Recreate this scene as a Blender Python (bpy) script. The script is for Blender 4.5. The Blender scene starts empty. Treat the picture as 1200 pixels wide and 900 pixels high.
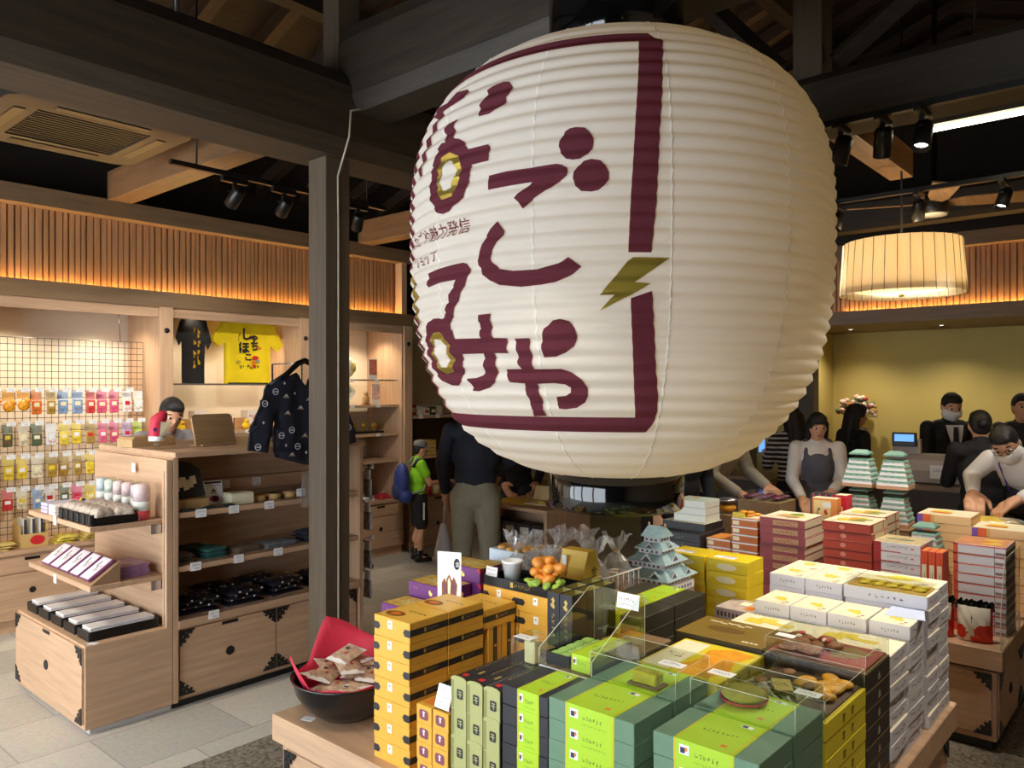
import bpy, bmesh, math, random
from mathutils import Vector, Matrix, Euler
from mathutils.geometry import tessellate_polygon

random.seed(7)
R = math.radians
PI = math.pi
SC = bpy.context.scene
COL = SC.collection

# ---------------------------------------------------------------- camera
AZ = 41.2
cam_d = bpy.data.cameras.new('camera')
cam_d.sensor_width = 36.0
cam_d.lens = 27.6
cam_d.shift_y = 5.0 / 1200.0
cam_d.clip_start = 0.05
cam = bpy.data.objects.new('camera', cam_d)
COL.objects.link(cam)
cam.location = (0, 0, 1.75)
cam.rotation_euler = (R(90), 0, R(AZ - 90))
SC.camera = cam

# ---------------------------------------------------------------- view and world
SC.view_settings.view_transform = 'Standard'
SC.view_settings.look = 'None'
SC.view_settings.gamma = 1.0
SC.view_settings.use_curve_mapping = False
SC.view_settings.exposure = 0.38
SC.cycles.max_bounces = 8
SC.cycles.diffuse_bounces = 4
SC.cycles.glossy_bounces = 3
SC.cycles.transmission_bounces = 6
SC.cycles.transparent_max_bounces = 12
SC.cycles.caustics_reflective = False
SC.cycles.caustics_refractive = False
SC.cycles.sample_clamp_indirect = 4.0
SC.cycles.use_denoising = True
wd = bpy.data.worlds.new('world')
SC.world = wd
wd.use_nodes = True
wbg = wd.node_tree.nodes['Background']
wbg.inputs['Color'].default_value = (0.84, 0.92, 1.0, 1)
wbg.inputs['Strength'].default_value = 5.2

SPOT_E = 66.0      # watts of one ceiling track spot
LED_E = 70.0      # emission of the cove strips
LANTERN_E = 6.0
PENDANT_E = 9.0
TUBE_E = 9.0

# ---------------------------------------------------------------- materials
def lin(c):
    return tuple((v / 12.92 if v <= 0.04045 else ((v + 0.055) / 1.055) ** 2.4) for v in (x / 255.0 for x in c))

MATS = {}
def M(name, rgb, rough=0.55, metal=0.0, var=0.0, scale=8.0, stretch=(1, 1, 1), bump=0.0, emit=0.0, spec=0.5, alpha=1.0, trans=0.0, coat=0.0):
    if name in MATS:
        return MATS[name]
    m = bpy.data.materials.new(name)
    m.use_nodes = True
    nt = m.node_tree
    b = nt.nodes['Principled BSDF']
    c = lin(rgb)
    b.inputs['Base Color'].default_value = (*c, 1)
    b.inputs['Roughness'].default_value = rough
    b.inputs['Metallic'].default_value = metal
    b.inputs['Specular IOR Level'].default_value = spec
    b.inputs['Alpha'].default_value = alpha
    b.inputs['Transmission Weight'].default_value = trans
    b.inputs['Coat Weight'].default_value = coat
    if emit:
        b.inputs['Emission Color'].default_value = (*c, 1)
        b.inputs['Emission Strength'].default_value = emit
    if var or bump:
        tc = nt.nodes.new('ShaderNodeTexCoord')
        mp = nt.nodes.new('ShaderNodeMapping')
        mp.inputs['Scale'].default_value = stretch
        nz = nt.nodes.new('ShaderNodeTexNoise')
        nz.inputs['Scale'].default_value = scale
        nz.inputs['Detail'].default_value = 5
        nt.links.new(tc.outputs['Object'], mp.inputs['Vector'])
        nt.links.new(mp.outputs['Vector'], nz.inputs['Vector'])
        if var:
            rp = nt.nodes.new('ShaderNodeValToRGB')
            rp.color_ramp.elements[0].position = 0.3
            rp.color_ramp.elements[1].position = 0.7
            rp.color_ramp.elements[0].color = (*[v * (1 - var) for v in c], 1)
            rp.color_ramp.elements[1].color = (*[min(1, v * (1 + var * 0.7)) for v in c], 1)
            nt.links.new(nz.outputs['Fac'], rp.inputs['Fac'])
            nt.links.new(rp.outputs['Color'], b.inputs['Base Color'])
        if bump:
            bp = nt.nodes.new('ShaderNodeBump')
            bp.inputs['Strength'].default_value = bump
            bp.inputs['Distance'].default_value = 0.01
            nt.links.new(nz.outputs['Fac'], bp.inputs['Height'])
            nt.links.new(bp.outputs['Normal'], b.inputs['Normal'])
    MATS[name] = m
    return m

def clear_mat(name, tint=(255, 255, 255), gloss=0.12, rough=0.05, haze=0.0):
    """thin clear plastic: mostly see-through with a glossy film"""
    m = bpy.data.materials.new(name)
    m.use_nodes = True
    nt = m.node_tree
    nt.nodes.remove(nt.nodes['Principled BSDF'])
    out = nt.nodes['Material Output']
    tr = nt.nodes.new('ShaderNodeBsdfTransparent')
    tr.inputs['Color'].default_value = (*lin(tint), 1)
    gl = nt.nodes.new('ShaderNodeBsdfGlossy')
    gl.inputs['Roughness'].default_value = rough
    fr = nt.nodes.new('ShaderNodeLayerWeight')
    fr.inputs['Blend'].default_value = 0.18
    ma = nt.nodes.new('ShaderNodeMath')
    ma.operation = 'MULTIPLY_ADD'
    ma.inputs[1].default_value = 0.3
    ma.inputs[2].default_value = gloss
    mx = nt.nodes.new('ShaderNodeMixShader')
    nt.links.new(fr.outputs['Facing'], ma.inputs[0])
    nt.links.new(ma.outputs[0], mx.inputs['Fac'])
    nt.links.new(tr.outputs[0], mx.inputs[1])
    nt.links.new(gl.outputs[0], mx.inputs[2])
    last = mx
    if haze:
        df = nt.nodes.new('ShaderNodeBsdfDiffuse')
        df.inputs['Color'].default_value = (*lin((240, 238, 236)), 1)
        m2 = nt.nodes.new('ShaderNodeMixShader')
        m2.inputs['Fac'].default_value = haze
        nt.links.new(mx.outputs[0], m2.inputs[1])
        nt.links.new(df.outputs[0], m2.inputs[2])
        last = m2
    nt.links.new(last.outputs[0], out.inputs['Surface'])
    MATS[name] = m
    return m

def paper_mat(name, rgb, trgb, fac):
    """paper that lets lamp light through"""
    m = bpy.data.materials.new(name)
    m.use_nodes = True
    nt = m.node_tree
    nt.nodes.remove(nt.nodes['Principled BSDF'])
    out = nt.nodes['Material Output']
    d = nt.nodes.new('ShaderNodeBsdfDiffuse')
    d.inputs['Color'].default_value = (*lin(rgb), 1)
    t = nt.nodes.new('ShaderNodeBsdfTranslucent')
    t.inputs['Color'].default_value = (*lin(trgb), 1)
    mx = nt.nodes.new('ShaderNodeMixShader')
    mx.inputs['Fac'].default_value = fac
    nt.links.new(d.outputs[0], mx.inputs[1])
    nt.links.new(t.outputs[0], mx.inputs[2])
    nt.links.new(mx.outputs[0], out.inputs['Surface'])
    MATS[name] = m
    return m

def wood(name, rgb, rough=0.5, axis=0, var=0.16, scale=5.0):
    st = [14.0, 14.0, 14.0]
    st[axis] = 1.0
    return M(name, rgb, rough, var=var, scale=scale * 0.5, stretch=tuple(st), bump=0.05)

OAK = wood('oak_vertical_grain', (196, 159, 126), 0.5, 2)
OAKX = wood('oak_long_grain', (196, 159, 126), 0.5, 0)
OAKY = wood('oak_cross_grain', (196, 159, 126), 0.5, 1)
OAKIN = wood('oak_shade_panel', (192, 162, 130), 0.55, 0)
TRIMW = wood('brown_trim_wood', (132, 104, 74), 0.5, 0)
TRIMY = wood('brown_trim_wood_cross', (132, 104, 74), 0.5, 1)
SLATW = wood('cedar_slat_wood', (186, 138, 94), 0.5, 2, var=0.22)
SLATB = wood('cedar_backing_wood', (150, 104, 66), 0.6, 2, var=0.2)
BEAMX = wood('dark_beam_wood', (58, 48, 35), 0.6, 0, var=0.35)
BEAMY = wood('dark_beam_wood_cross', (52, 43, 32), 0.6, 1, var=0.35)
BEAMZ = wood('dark_post_wood', (88, 74, 58), 0.6, 2, var=0.2)
ROOFW = wood('dark_roof_board', (44, 31, 22), 0.7, 0, var=0.35)
RAFT = wood('brown_rafter_wood', (64, 47, 33), 0.6, 1, var=0.3)
PINEY = wood('pale_tie_beam_wood', (118, 89, 61), 0.5, 1, var=0.25)
PINEX = wood('pale_tie_beam_wood_long', (140, 107, 73), 0.5, 0, var=0.25)
PLASTER = M('cream_plaster', (236, 222, 200), 0.85, var=0.04, scale=3)
YELWALL = M('mustard_plaster', (204, 186, 112), 0.8, var=0.06, scale=2)
BLACK = M('black_satin', (18, 17, 17), 0.35)
IRON = M('black_iron', (22, 21, 22), 0.45, var=0.2, scale=40)
DARKWALL = M('dark_upper_wall', (40, 32, 25), 0.8, var=0.2, scale=3)
WHITE = M('white_card', (240, 240, 238), 0.6)
OFFW = M('offwhite_card', (232, 226, 208), 0.6)
INK = M('black_ink', (30, 26, 26), 0.6)
GREYINK = M('grey_ink', (105, 98, 100), 0.6)
GOLD = M('gold_print', (196, 168, 92), 0.4, 0.3)
CHROME = M('bright_steel', (200, 200, 205), 0.25, 0.9)
GREYP = M('grey_plastic', (190, 185, 180), 0.45)
CLEAR = clear_mat('clear_acrylic', (250, 252, 250), 0.025, 0.03)
FILM = clear_mat('clear_film', (246, 244, 242), 0.18, 0.16, 0.14)
EDGE = M('acrylic_edge', (225, 228, 200), 0.3)

# ---------------------------------------------------------------- mesh builder
TXT = {}
def text_geo(s, bold=0.0):
    """flat mesh of a string: width-normalised so that one em is one unit"""
    key = (s, bold)
    if key in TXT:
        return TXT[key]
    cu = bpy.data.curves.new('lettering_source', 'FONT')
    cu.body = s
    cu.size = 1.0
    cu.resolution_u = 2
    cu.offset = bold
    o = bpy.data.objects.new('lettering_source', cu)
    COL.objects.link(o)
    dg = bpy.context.evaluated_depsgraph_get()
    dg.update()
    me = bpy.data.meshes.new_from_object(o.evaluated_get(dg))
    vs = [(v.co.x, v.co.y) for v in me.vertices]
    fs = [tuple(p.vertices) for p in me.polygons]
    bpy.data.objects.remove(o)
    bpy.data.curves.remove(cu)
    bpy.data.meshes.remove(me)
    if vs:
        x0 = min(v[0] for v in vs); x1 = max(v[0] for v in vs)
        y0 = min(v[1] for v in vs); y1 = max(v[1] for v in vs)
    else:
        x0 = x1 = y0 = y1 = 0
    TXT[key] = (vs, fs, (x0, x1, y0, y1))
    return TXT[key]

class MB:
    def __init__(self):
        self.v = []; self.f = []; self.fm = []; self.ms = []; self.sm = []
    def mi(self, m):
        if m not in self.ms:
            self.ms.append(m)
        return self.ms.index(m)
    def add(self, vs, fs, m, smooth=False):
        b = len(self.v); k = self.mi(m)
        self.v += [tuple(p) for p in vs]
        for f in fs:
            self.f.append(tuple(b + i for i in f)); self.fm.append(k); self.sm.append(smooth)
        return self
    def box(self, x0, x1, y0, y1, z0, z1, m, bev=0.0):
        if bev <= 0:
            vs = [(x0,y0,z0),(x1,y0,z0),(x1,y1,z0),(x0,y1,z0),(x0,y0,z1),(x1,y0,z1),(x1,y1,z1),(x0,y1,z1)]
            return self.add(vs, [(3,2,1,0),(4,5,6,7),(0,1,5,4),(1,2,6,5),(2,3,7,6),(3,0,4,7)], m)
        bm = bmesh.new()
        bmesh.ops.create_cube(bm, size=1.0)
        for v in bm.verts:
            v.co = ((x0+x1)/2 + v.co.x*(x1-x0), (y0+y1)/2 + v.co.y*(y1-y0), (z0+z1)/2 + v.co.z*(z1-z0))
        bmesh.ops.bevel(bm, geom=list(bm.edges), offset=bev, segments=2 if bev > 0.004 else 1, affect='EDGES', profile=0.6)
        return self.bm(bm, m)
    def bm(self, bm, m, smooth=False, mat=None):
        bm.verts.index_update()
        vs = [(mat @ v.co) if mat else v.co.copy() for v in bm.verts]
        fs = [[v.index for v in f.verts] for f in bm.faces]
        bm.free()
        return self.add(vs, fs, m, smooth)
    def lathe(self, prof, c=(0,0,0), m=None, n=24, cap=True, axis='z', smooth=True):
        vs = []; fs = []
        for r, z in prof:
            for k in range(n):
                a = 2*PI*k/n
                if axis == 'z': p = (r*math.cos(a), r*math.sin(a), z)
                elif axis == 'x': p = (z, r*math.cos(a), r*math.sin(a))
                else: p = (r*math.sin(a), z, r*math.cos(a))
                vs.append((c[0]+p[0], c[1]+p[1], c[2]+p[2]))
        for i in range(len(prof)-1):
            for k in range(n):
                k2 = (k+1) % n
                fs.append((i*n+k, i*n+k2, (i+1)*n+k2, (i+1)*n+k))
        if cap:
            if prof[0][0] > 1e-6: fs.append(tuple(range(n-1, -1, -1)))
            if prof[-1][0] > 1e-6: fs.append(tuple((len(prof)-1)*n + k for k in range(n)))
        return self.add(vs, fs, m, smooth)
    def tube(self, pts, r, m, n=8, cap=True, smooth=True):
        pts = [Vector(p) for p in pts]
        rs = r if isinstance(r, (list, tuple)) else [r]*len(pts)
        vs = []; fs = []
        up = None
        for i, p in enumerate(pts):
            if i == 0: t = pts[1]-pts[0]
            elif i == len(pts)-1: t = pts[-1]-pts[-2]
            else: t = (pts[i+1]-pts[i]).normalized() + (pts[i]-pts[i-1]).normalized()
            t.normalize()
            if up is None:
                up = Vector((0,0,1)) if abs(t.z) < 0.9 else Vector((1,0,0))
            s = t.cross(up); s.normalize(); up = s.cross(t)
            for k in range(n):
                a = 2*PI*k/n
                vs.append(p + (s*math.cos(a) + up*math.sin(a))*rs[i])
        for i in range(len(pts)-1):
            for k in range(n):
                k2 = (k+1) % n
                fs.append((i*n+k, (i+1)*n+k, (i+1)*n+k2, i*n+k2))
        if cap:
            fs.append(tuple(range(n))); fs.append(tuple((len(pts)-1)*n + k for k in range(n-1, -1, -1)))
        return self.add(vs, fs, m, smooth)
    def poly(self, pts, m):
        return self.add(pts, [tuple(range(len(pts)))], m)
    def prism(self, pts2, o, ux, uy, d, m, holes=()):
        """extrude a 2-d outline standing in the frame (o, ux, uy) by d along ux x uy"""
        o = Vector(o); ux = Vector(ux); uy = Vector(uy); un = ux.cross(uy)
        loops = [list(pts2)] + [list(h) for h in holes]
        flat = [p for l in loops for p in l]
        tris = tessellate_polygon([[Vector((p[0], p[1], 0)) for p in l] for l in loops])
        n = len(flat)
        vs = [o + ux*p[0] + uy*p[1] + un*d for p in flat] + [o + ux*p[0] + uy*p[1] for p in flat]
        fs = []
        for t in tris:
            a, b, c = (Vector((flat[i][0], flat[i][1], 0)) for i in t)
            if (b-a).cross(c-a).z < 0: t = (t[0], t[2], t[1])
            fs.append(tuple(t)); fs.append(tuple(n+i for i in reversed(t)))
        k = 0
        for l in loops:
            L = len(l)
            for i in range(L):
                j = (i+1) % L
                fs.append((k+i, n+k+i, n+k+j, k+j))
            k += L
        bm = bmesh.new()
        bv = [bm.verts.new(v) for v in vs]
        for f in fs:
            try: bm.faces.new([bv[i] for i in f])
            except ValueError: pass
        bmesh.ops.recalc_face_normals(bm, faces=bm.faces)
        return self.bm(bm, m)
    def ell(self, c, r, m, rot=None, nu=14, nv=9, warp=None):
        vs = []; fs = []
        for i in range(nv+1):
            ph = PI*i/nv
            for k in range(nu):
                a = 2*PI*k/nu
                p = Vector((r[0]*math.sin(ph)*math.cos(a), r[1]*math.sin(ph)*math.sin(a), r[2]*math.cos(ph)))
                if warp: p = warp(p)
                if rot: p = rot @ p
                vs.append((c[0]+p.x, c[1]+p.y, c[2]+p.z))
        for i in range(nv):
            for k in range(nu):
                k2 = (k+1) % nu
                if i == 0: fs.append((k, nu+k, nu+k2))
                elif i == nv-1: fs.append((i*nu+k, (i+1)*nu+k, i*nu+k2))
                else: fs.append((i*nu+k, (i+1)*nu+k, (i+1)*nu+k2, i*nu+k2))
        return self.add(vs, fs, m, True)
    def rect(self, o, ux, uy, w, h, m, lift=0.0006):
        o = Vector(o); ux = Vector(ux).normalized(); uy = Vector(uy).normalized(); n = ux.cross(uy)*lift
        return self.add([o+n, o+ux*w+n, o+ux*w+uy*h+n, o+uy*h+n], [(0,1,2,3)], m)
    def text(self, s, o, ux, uy, h, m, lift=0.0009, align='l', squash=1.0, bold=0.0):
        vs, fs, (x0, x1, y0, y1) = text_geo(s, bold)
        if not vs: return self
        o = Vector(o); ux = Vector(ux).normalized(); uy = Vector(uy).normalized(); n = ux.cross(uy)*lift
        k = h / max(1e-6, (y1-y0))
        sh = {'l': -x0, 'c': -(x0+x1)/2, 'r': -x1}[align]
        return self.add([o + ux*((p[0]+sh)*k*squash) + uy*((p[1]-y0)*k) + n for p in vs], fs, m)
    def scribble(self, o, ux, uy, w, h, m, n=6, seed=0, lift=0.0009, wt=0.16):
        """a line of small printed strokes, too small in the photo to read"""
        rg = random.Random(seed*31 + n)
        o = Vector(o); ux = Vector(ux).normalized(); uy = Vector(uy).normalized()
        cw = w / n
        for i in range(n):
            for k in range(3):
                a = o + ux*(cw*(i + rg.uniform(0.08, 0.3))) + uy*(h*rg.uniform(0, 0.8))
                if rg.random() < 0.55: self.rect(a, ux, uy, cw*rg.uniform(0.35, 0.6), h*wt, m, lift)
                else: self.rect(a, ux, uy, cw*0.16, h*rg.uniform(0.2, 0.9 - min(0.8, (a-o).dot(uy)/h)) + h*0.05, m, lift)
        return self
    def mesh(self, name, weld=False):
        me = bpy.data.meshes.new(name)
        me.from_pydata([tuple(p) for p in self.v], [], self.f)
        for m in self.ms: me.materials.append(m)
        me.polygons.foreach_set('material_index', self.fm)
        me.polygons.foreach_set('use_smooth', self.sm)
        me.update()
        return me
    def build(self, name, parent=None, loc=None, rot=None, label=None):
        o = bpy.data.objects.new(name, self.mesh(name))
        COL.objects.link(o)
        if parent is not None: o.parent = parent
        if loc is not None: o.location = loc
        if rot is not None: o.rotation_euler = rot
        if label: o['label'] = label
        return o

def tag(o, label=None, cat=None, group=None, kind=None):
    if label: o['label'] = label
    if cat: o['category'] = cat
    if group: o['group'] = group
    if kind: o['kind'] = kind
    return o
def thing(name, label, cat, loc=(0,0,0), rz=0.0, group=None):
    o = bpy.data.objects.new(name, None)
    COL.objects.link(o)
    o.empty_display_size = 0.05
    o.location = loc; o.rotation_euler = (0, 0, rz)
    return tag(o, label, cat, group)
def struct(name, mb):
    return tag(mb.build(name), kind='structure')
def dup(root, loc=None, rot=None, label=None, group=None):
    r = root.copy(); COL.objects.link(r)
    if loc is not None: r.location = loc
    if rot is not None: r.rotation_euler = rot
    if label: r['label'] = label
    if group: r['group'] = group
    for ch in list(root.children):
        c = ch.copy(); COL.objects.link(c); c.parent = r
        for g in list(ch.children):
            d = g.copy(); COL.objects.link(d); d.parent = c
    return r
PROTO = []
class Kind:
    """one kind of repeated thing: the first placing uses the original, later ones copy it with its parts"""
    def __init__(self, root): self.root = root; self.used = False
    def put(self, loc, rz, label, group=None, rx=0.0, ry=0.0, cat=None):
        if not self.used:
            self.used = True; o = self.root
            o.location = loc; o.rotation_euler = (rx, ry, rz); o['label'] = label
            if group: o['group'] = group
        else:
            o = dup(self.root, loc, (rx, ry, rz), label, group)
        if cat: o['category'] = cat
        return o
ORD = ['topmost', 'second from top', 'third from top', 'fourth from top', 'fifth from top', 'sixth from top', 'seventh from top', 'eighth from top', 'ninth from top', 'tenth from top', 'eleventh from top', 'twelfth from top']
NTH = ['first', 'second', 'third', 'fourth', 'fifth', 'sixth', 'seventh', 'eighth', 'ninth', 'tenth', 'eleventh', 'twelfth', 'thirteenth', 'fourteenth']
def stack(kind, x, y, z, n, h, desc, where, group, rz=0.0, jit=0.0015, gap=0.0004, jr=0.004):
    for i in range(n):
        kind.put((x + random.uniform(-jit, jit), y + random.uniform(-jit, jit), z + i*(h+gap)), rz + random.uniform(-jr, jr),
                 f'{desc}, {ORD[n-1-i]} {where}', group)
# ================================================================ the room
def floor_mat():
    m = bpy.data.materials.new('stone_tile_floor'); m.use_nodes = True
    nt = m.node_tree; b = nt.nodes['Principled BSDF']; b.inputs['Roughness'].default_value = 0.5
    tc = nt.nodes.new('ShaderNodeTexCoord'); br = nt.nodes.new('ShaderNodeTexBrick')
    br.offset = 0.5; br.inputs['Scale'].default_value = 1.0
    br.inputs['Brick Width'].default_value = 0.62; br.inputs['Row Height'].default_value = 0.46
    br.inputs['Mortar Size'].default_value = 0.004
    br.inputs['Color1'].default_value = (*lin((206, 196, 178)), 1); br.inputs['Color2'].default_value = (*lin((178, 171, 156)), 1)
    br.inputs['Mortar'].default_value = (*lin((160, 152, 138)), 1)
    nz = nt.nodes.new('ShaderNodeTexNoise'); nz.inputs['Scale'].default_value = 45; nz.inputs['Detail'].default_value = 6
    mx = nt.nodes.new('ShaderNodeMixRGB'); mx.blend_type = 'OVERLAY'; mx.inputs['Fac'].default_value = 0.35
    nt.links.new(tc.outputs['Object'], br.inputs['Vector']); nt.links.new(tc.outputs['Object'], nz.inputs['Vector'])
    nt.links.new(br.outputs['Color'], mx.inputs['Color1']); nt.links.new(nz.outputs['Color'], mx.inputs['Color2'])
    hs = nt.nodes.new('ShaderNodeHueSaturation'); hs.inputs['Saturation'].default_value = 0.75
    nt.links.new(mx.outputs['Color'], hs.inputs['Color']); nt.links.new(hs.outputs['Color'], b.inputs['Base Color'])
    return m
def pebble_mat():
    m = bpy.data.materials.new('dark_pebble_floor'); m.use_nodes = True
    nt = m.node_tree; b = nt.nodes['Principled BSDF']; b.inputs['Roughness'].default_value = 0.6
    tc = nt.nodes.new('ShaderNodeTexCoord'); vo = nt.nodes.new('ShaderNodeTexVoronoi'); vo.inputs['Scale'].default_value = 70
    rp = nt.nodes.new('ShaderNodeValToRGB')
    rp.color_ramp.elements[0].color = (*lin((70, 66, 60)), 1); rp.color_ramp.elements[1].color = (*lin((165, 152, 132)), 1)
    nt.links.new(tc.outputs['Object'], vo.inputs['Vector']); nt.links.new(vo.outputs['Color'], rp.inputs['Fac'])
    nt.links.new(rp.outputs['Color'], b.inputs['Base Color'])
    return m
TILE = floor_mat(); PEB = pebble_mat()
struct('floor', MB().box(-1.9, 9.7, 3.53, 7.05, -0.1, 0.0, TILE))
struct('floor_pebble', MB().box(-1.9, 9.7, -3.1, 3.53, -0.1, 0.0, PEB))
struct('wall_left', MB().box(-1.9, 9.7, 6.95, 7.05, 0, 2.6, PLASTER).box(-1.9, 9.7, 6.95, 7.05, 2.6, 4.2, DARKWALL))
struct('wall_far', MB().box(9.6, 9.7, -3.1, 6.95, 0, 3.2, YELWALL).box(9.6, 9.7, -3.1, 6.95, 3.2, 5.8, DARKWALL))
struct('wall_right', MB().box(-1.9, 9.6, -3.2, -3.1, 0, 5.8, OAKIN))
fw = MB()
fw.box(-2.0, -1.9, -3.1, 6.95, 2.75, 5.8, DARKWALL)
for y in (-3.1, -1.5, 0.2, 1.9, 3.6, 5.3, 6.75):
    fw.box(-2.0, -1.9, y, y+0.18, 0, 2.75, BEAMZ)
fw.box(-2.0, -1.9, -3.1, 0.2, 0, 2.75, DARKWALL)  # unseen stretch closed off, to keep daylight from the lantern's right side
struct('wall_front', fw)
# roof: two board slopes meeting in a ridge
rf = MB()
for y0, z0, y1, z1 in ((6.95, 3.75, 1.8, 5.55), (1.8, 5.55, -3.2, 3.8)):
    rf.add([(-2.0,y0,z0),(9.7,y0,z0),(9.7,y1,z1),(-2.0,y1,z1),(-2.0,y0,z0+.08),(9.7,y0,z0+.08),(9.7,y1,z1+.08),(-2.0,y1,z1+.08)],
           [(0,1,2,3),(7,6,5,4),(0,4,5,1),(1,5,6,2),(2,6,7,3),(3,7,4,0)], ROOFW)
struct('ceiling', rf)
n = 0
for i in range(19):
    x = 0.1 + i*0.5
    r = MB()
    for y0, z0, y1, z1 in ((6.9, 3.76, 1.8, 5.54), (1.8, 5.54, -3.1, 3.83)):
        r.add([(x,y0,z0),(x+.09,y0,z0),(x+.09,y1,z1),(x,y1,z1),(x,y0,z0-.12),(x+.09,y0,z0-.12),(x+.09,y1,z1-.12),(x,y1,z1-.12)],
              [(3,2,1,0),(4,5,6,7),(1,5,4,0),(2,6,5,1),(3,7,6,2),(0,4,7,3)], RAFT)
    struct('beam_rafter', r)
for y in (5.6, 4.55, 2.7, 0.9, -0.6):
    z = 3.76 + (6.9-y)*0.349 if y > 1.8 else 5.54 - (1.8-y)*0.349
    struct('beam_purlin', MB().box(-1.9, 9.6, y-.06, y+.06, z-.28, z-.14, ROOFW))

def log_beam(name, a, b, w, h, m, wob=0.02):
    """a heavy squared log with waney, rounded edges"""
    a = Vector(a); b = Vector(b); t = (b-a).normalized(); s = Vector((-t.y, t.x, 0)); u = Vector((0,0,1))
    prof = [(-.5,-.32),(-.38,-.5),(.38,-.5),(.5,-.32),(.5,.32),(.36,.5),(-.36,.5),(-.5,.32)]
    N = 14; vs = []; fs = []
    for i in range(N+1):
        p = a.lerp(b, i/N); k = math.sin(i*1.7)*wob; k2 = math.cos(i*1.1)*wob
        for px, pz in prof:
            vs.append(p + s*px*(w+k) + u*(pz*(h+k2)))
    for i in range(N):
        for k in range(8):
            k2 = (k+1) % 8
            fs.append((i*8+k, i*8+k2, (i+1)*8+k2, (i+1)*8+k))
    fs.append(tuple(range(7,-1,-1))); fs.append(tuple(N*8+k for k in range(8)))
    return struct(name, MB().add(vs, fs, m))
log_beam('beam_main', (-1.9, 3.78, 3.29), (8.25, 3.78, 3.29), 0.42, 0.46, BEAMX)
log_beam('beam_cross', (2.88, 3.95, 3.56), (2.88, -3.1, 3.56), 0.30, 0.5, BEAMY)
log_beam('beam_cross', (4.12, 3.6, 3.20), (4.12, -3.1, 3.20), 0.30, 0.27, BEAMY, 0.01)
log_beam('beam_cross', (8.1, 6.4, 3.45), (8.1, -3.1, 3.45), 0.25, 0.3, BEAMY, 0.01)
struct('beam_tie', MB().box(2.50, 2.68, 3.95, 6.34, 3.2, 3.42, PINEY, 0.006))
struct('beam_tie', MB().box(4.9, 5.08, 3.95, 6.34, 3.2, 3.42, PINEY, 0.006))
struct('beam_tie', MB().box(4.26, 6.28, 1.58, 1.74, 3.3, 3.5, PINEX, 0.006))
struct('beam_tie', MB().box(0.2, 0.38, 3.95, 6.34, 3.2, 3.42, PINEY, 0.006))
struct('column_post', MB().box(2.62, 2.785, 3.68, 3.845, 0, 3.08, BEAMZ, 0.006))
for (x, y, z0, z1, w) in ((2.80, 3.78, 3.5, 4.75, .15), (4.12, 1.52, 3.32, 5.2, .15), (2.86, 0.6, 3.75, 5.0, .15), (5.2, 3.78, 3.5, 4.75, .15), (7.2, 3.78, 3.5, 4.75, .15), (4.12, -1.0, 3.32, 4.4, .14)):
    struct('column_strut', MB().box(x-w/2, x+w/2, y-w/2, y+w/2, z0, z1, BEAMZ, 0.005))
def brace(a, b, w=0.1):
    a = Vector(a); b = Vector(b); mb = MB(); mb.tube([a, b], w*0.6, BEAMY, 4, smooth=False); struct('beam_brace', mb)
brace((4.12, 1.4, 3.42), (4.12, 0.0, 4.35)); brace((4.12, 1.7, 3.45), (4.12, 2.6, 4.5)); brace((4.12, 0.1, 3.35), (4.12, 0.9, 4.4), .08)
brace((2.9, 3.7, 3.85), (4.0, 3.7, 4.55)); brace((4.12, -1.05, 3.35), (4.12, -0.3, 4.6), .09)

# header bands with slats over both walls, cove strip behind the lip
def band_left():
    t = MB()
    t.box(-1.9, 5.62, 6.33, 6.52, 3.08, 3.21, TRIMW); t.box(-1.9, 5.62, 6.33, 6.36, 2.41, 2.535, TRIMW)
    t.box(-1.9, 5.62, 6.36, 6.95, 2.41, 2.45, TRIMW); t.box(-1.9, 5.62, 6.36, 6.40, 2.33, 2.41, OAKX)
    struct('trim_1', t)
    b = MB(); b.box(-1.9, 5.56, 6.47, 6.51, 2.45, 3.08, SLATB)
    x = -1.9; rg = random.Random(3)
    while x < 5.45:
        w = rg.choice((0.028, 0.034, 0.042)); b.box(x, x+w, 6.452, 6.47, 2.45, 3.08, SLATW); x += w + rg.choice((0.008, 0.014))
    b.box(5.49, 5.56, 6.36, 6.51, 2.45, 3.08, OAK)
    struct('wall_slats', b)
band_left()
def band_far():
    t = MB()
    t.box(8.26, 8.45, -3.1, 3.5, 3.08, 3.21, TRIMY); t.box(8.26, 8.29, -3.1, 3.5, 2.40, 2.535, TRIMY)
    t.box(8.29, 9.6, -3.1, 3.5, 2.40, 2.45, TRIMY)
    struct('trim_2', t)
    b = MB(); b.box(8.40, 8.44, -3.1, 3.5, 2.45, 3.08, SLATB)
    y = -3.1; rg = random.Random(4)
    while y < 3.45:
        w = rg.choice((0.028, 0.034, 0.042)); b.box(8.382, 8.40, y, y+w, 2.45, 3.08, SLATW); y += w + rg.choice((0.008, 0.014))
    struct('wall_slats', b)
    struct('wall_header', MB().box(8.44, 8.5, -3.1, 6.9, 3.0, 3.7, DARKWALL))
band_far()
struct('column_corner', MB().box(8.26, 8.42, 3.04, 3.22, 0, 3.1, BEAMZ, .004))
struct('column_corner', MB().box(7.9, 8.02, 3.55, 3.68, 0, 3.1, BEAMZ, .004))
struct('wall_partition', MB().box(8.42, 9.6, 3.3, 3.4, 0, 2.4, YELWALL))
LED = M('warm_led_strip', (255, 206, 122), emit=LED_E)
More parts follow.
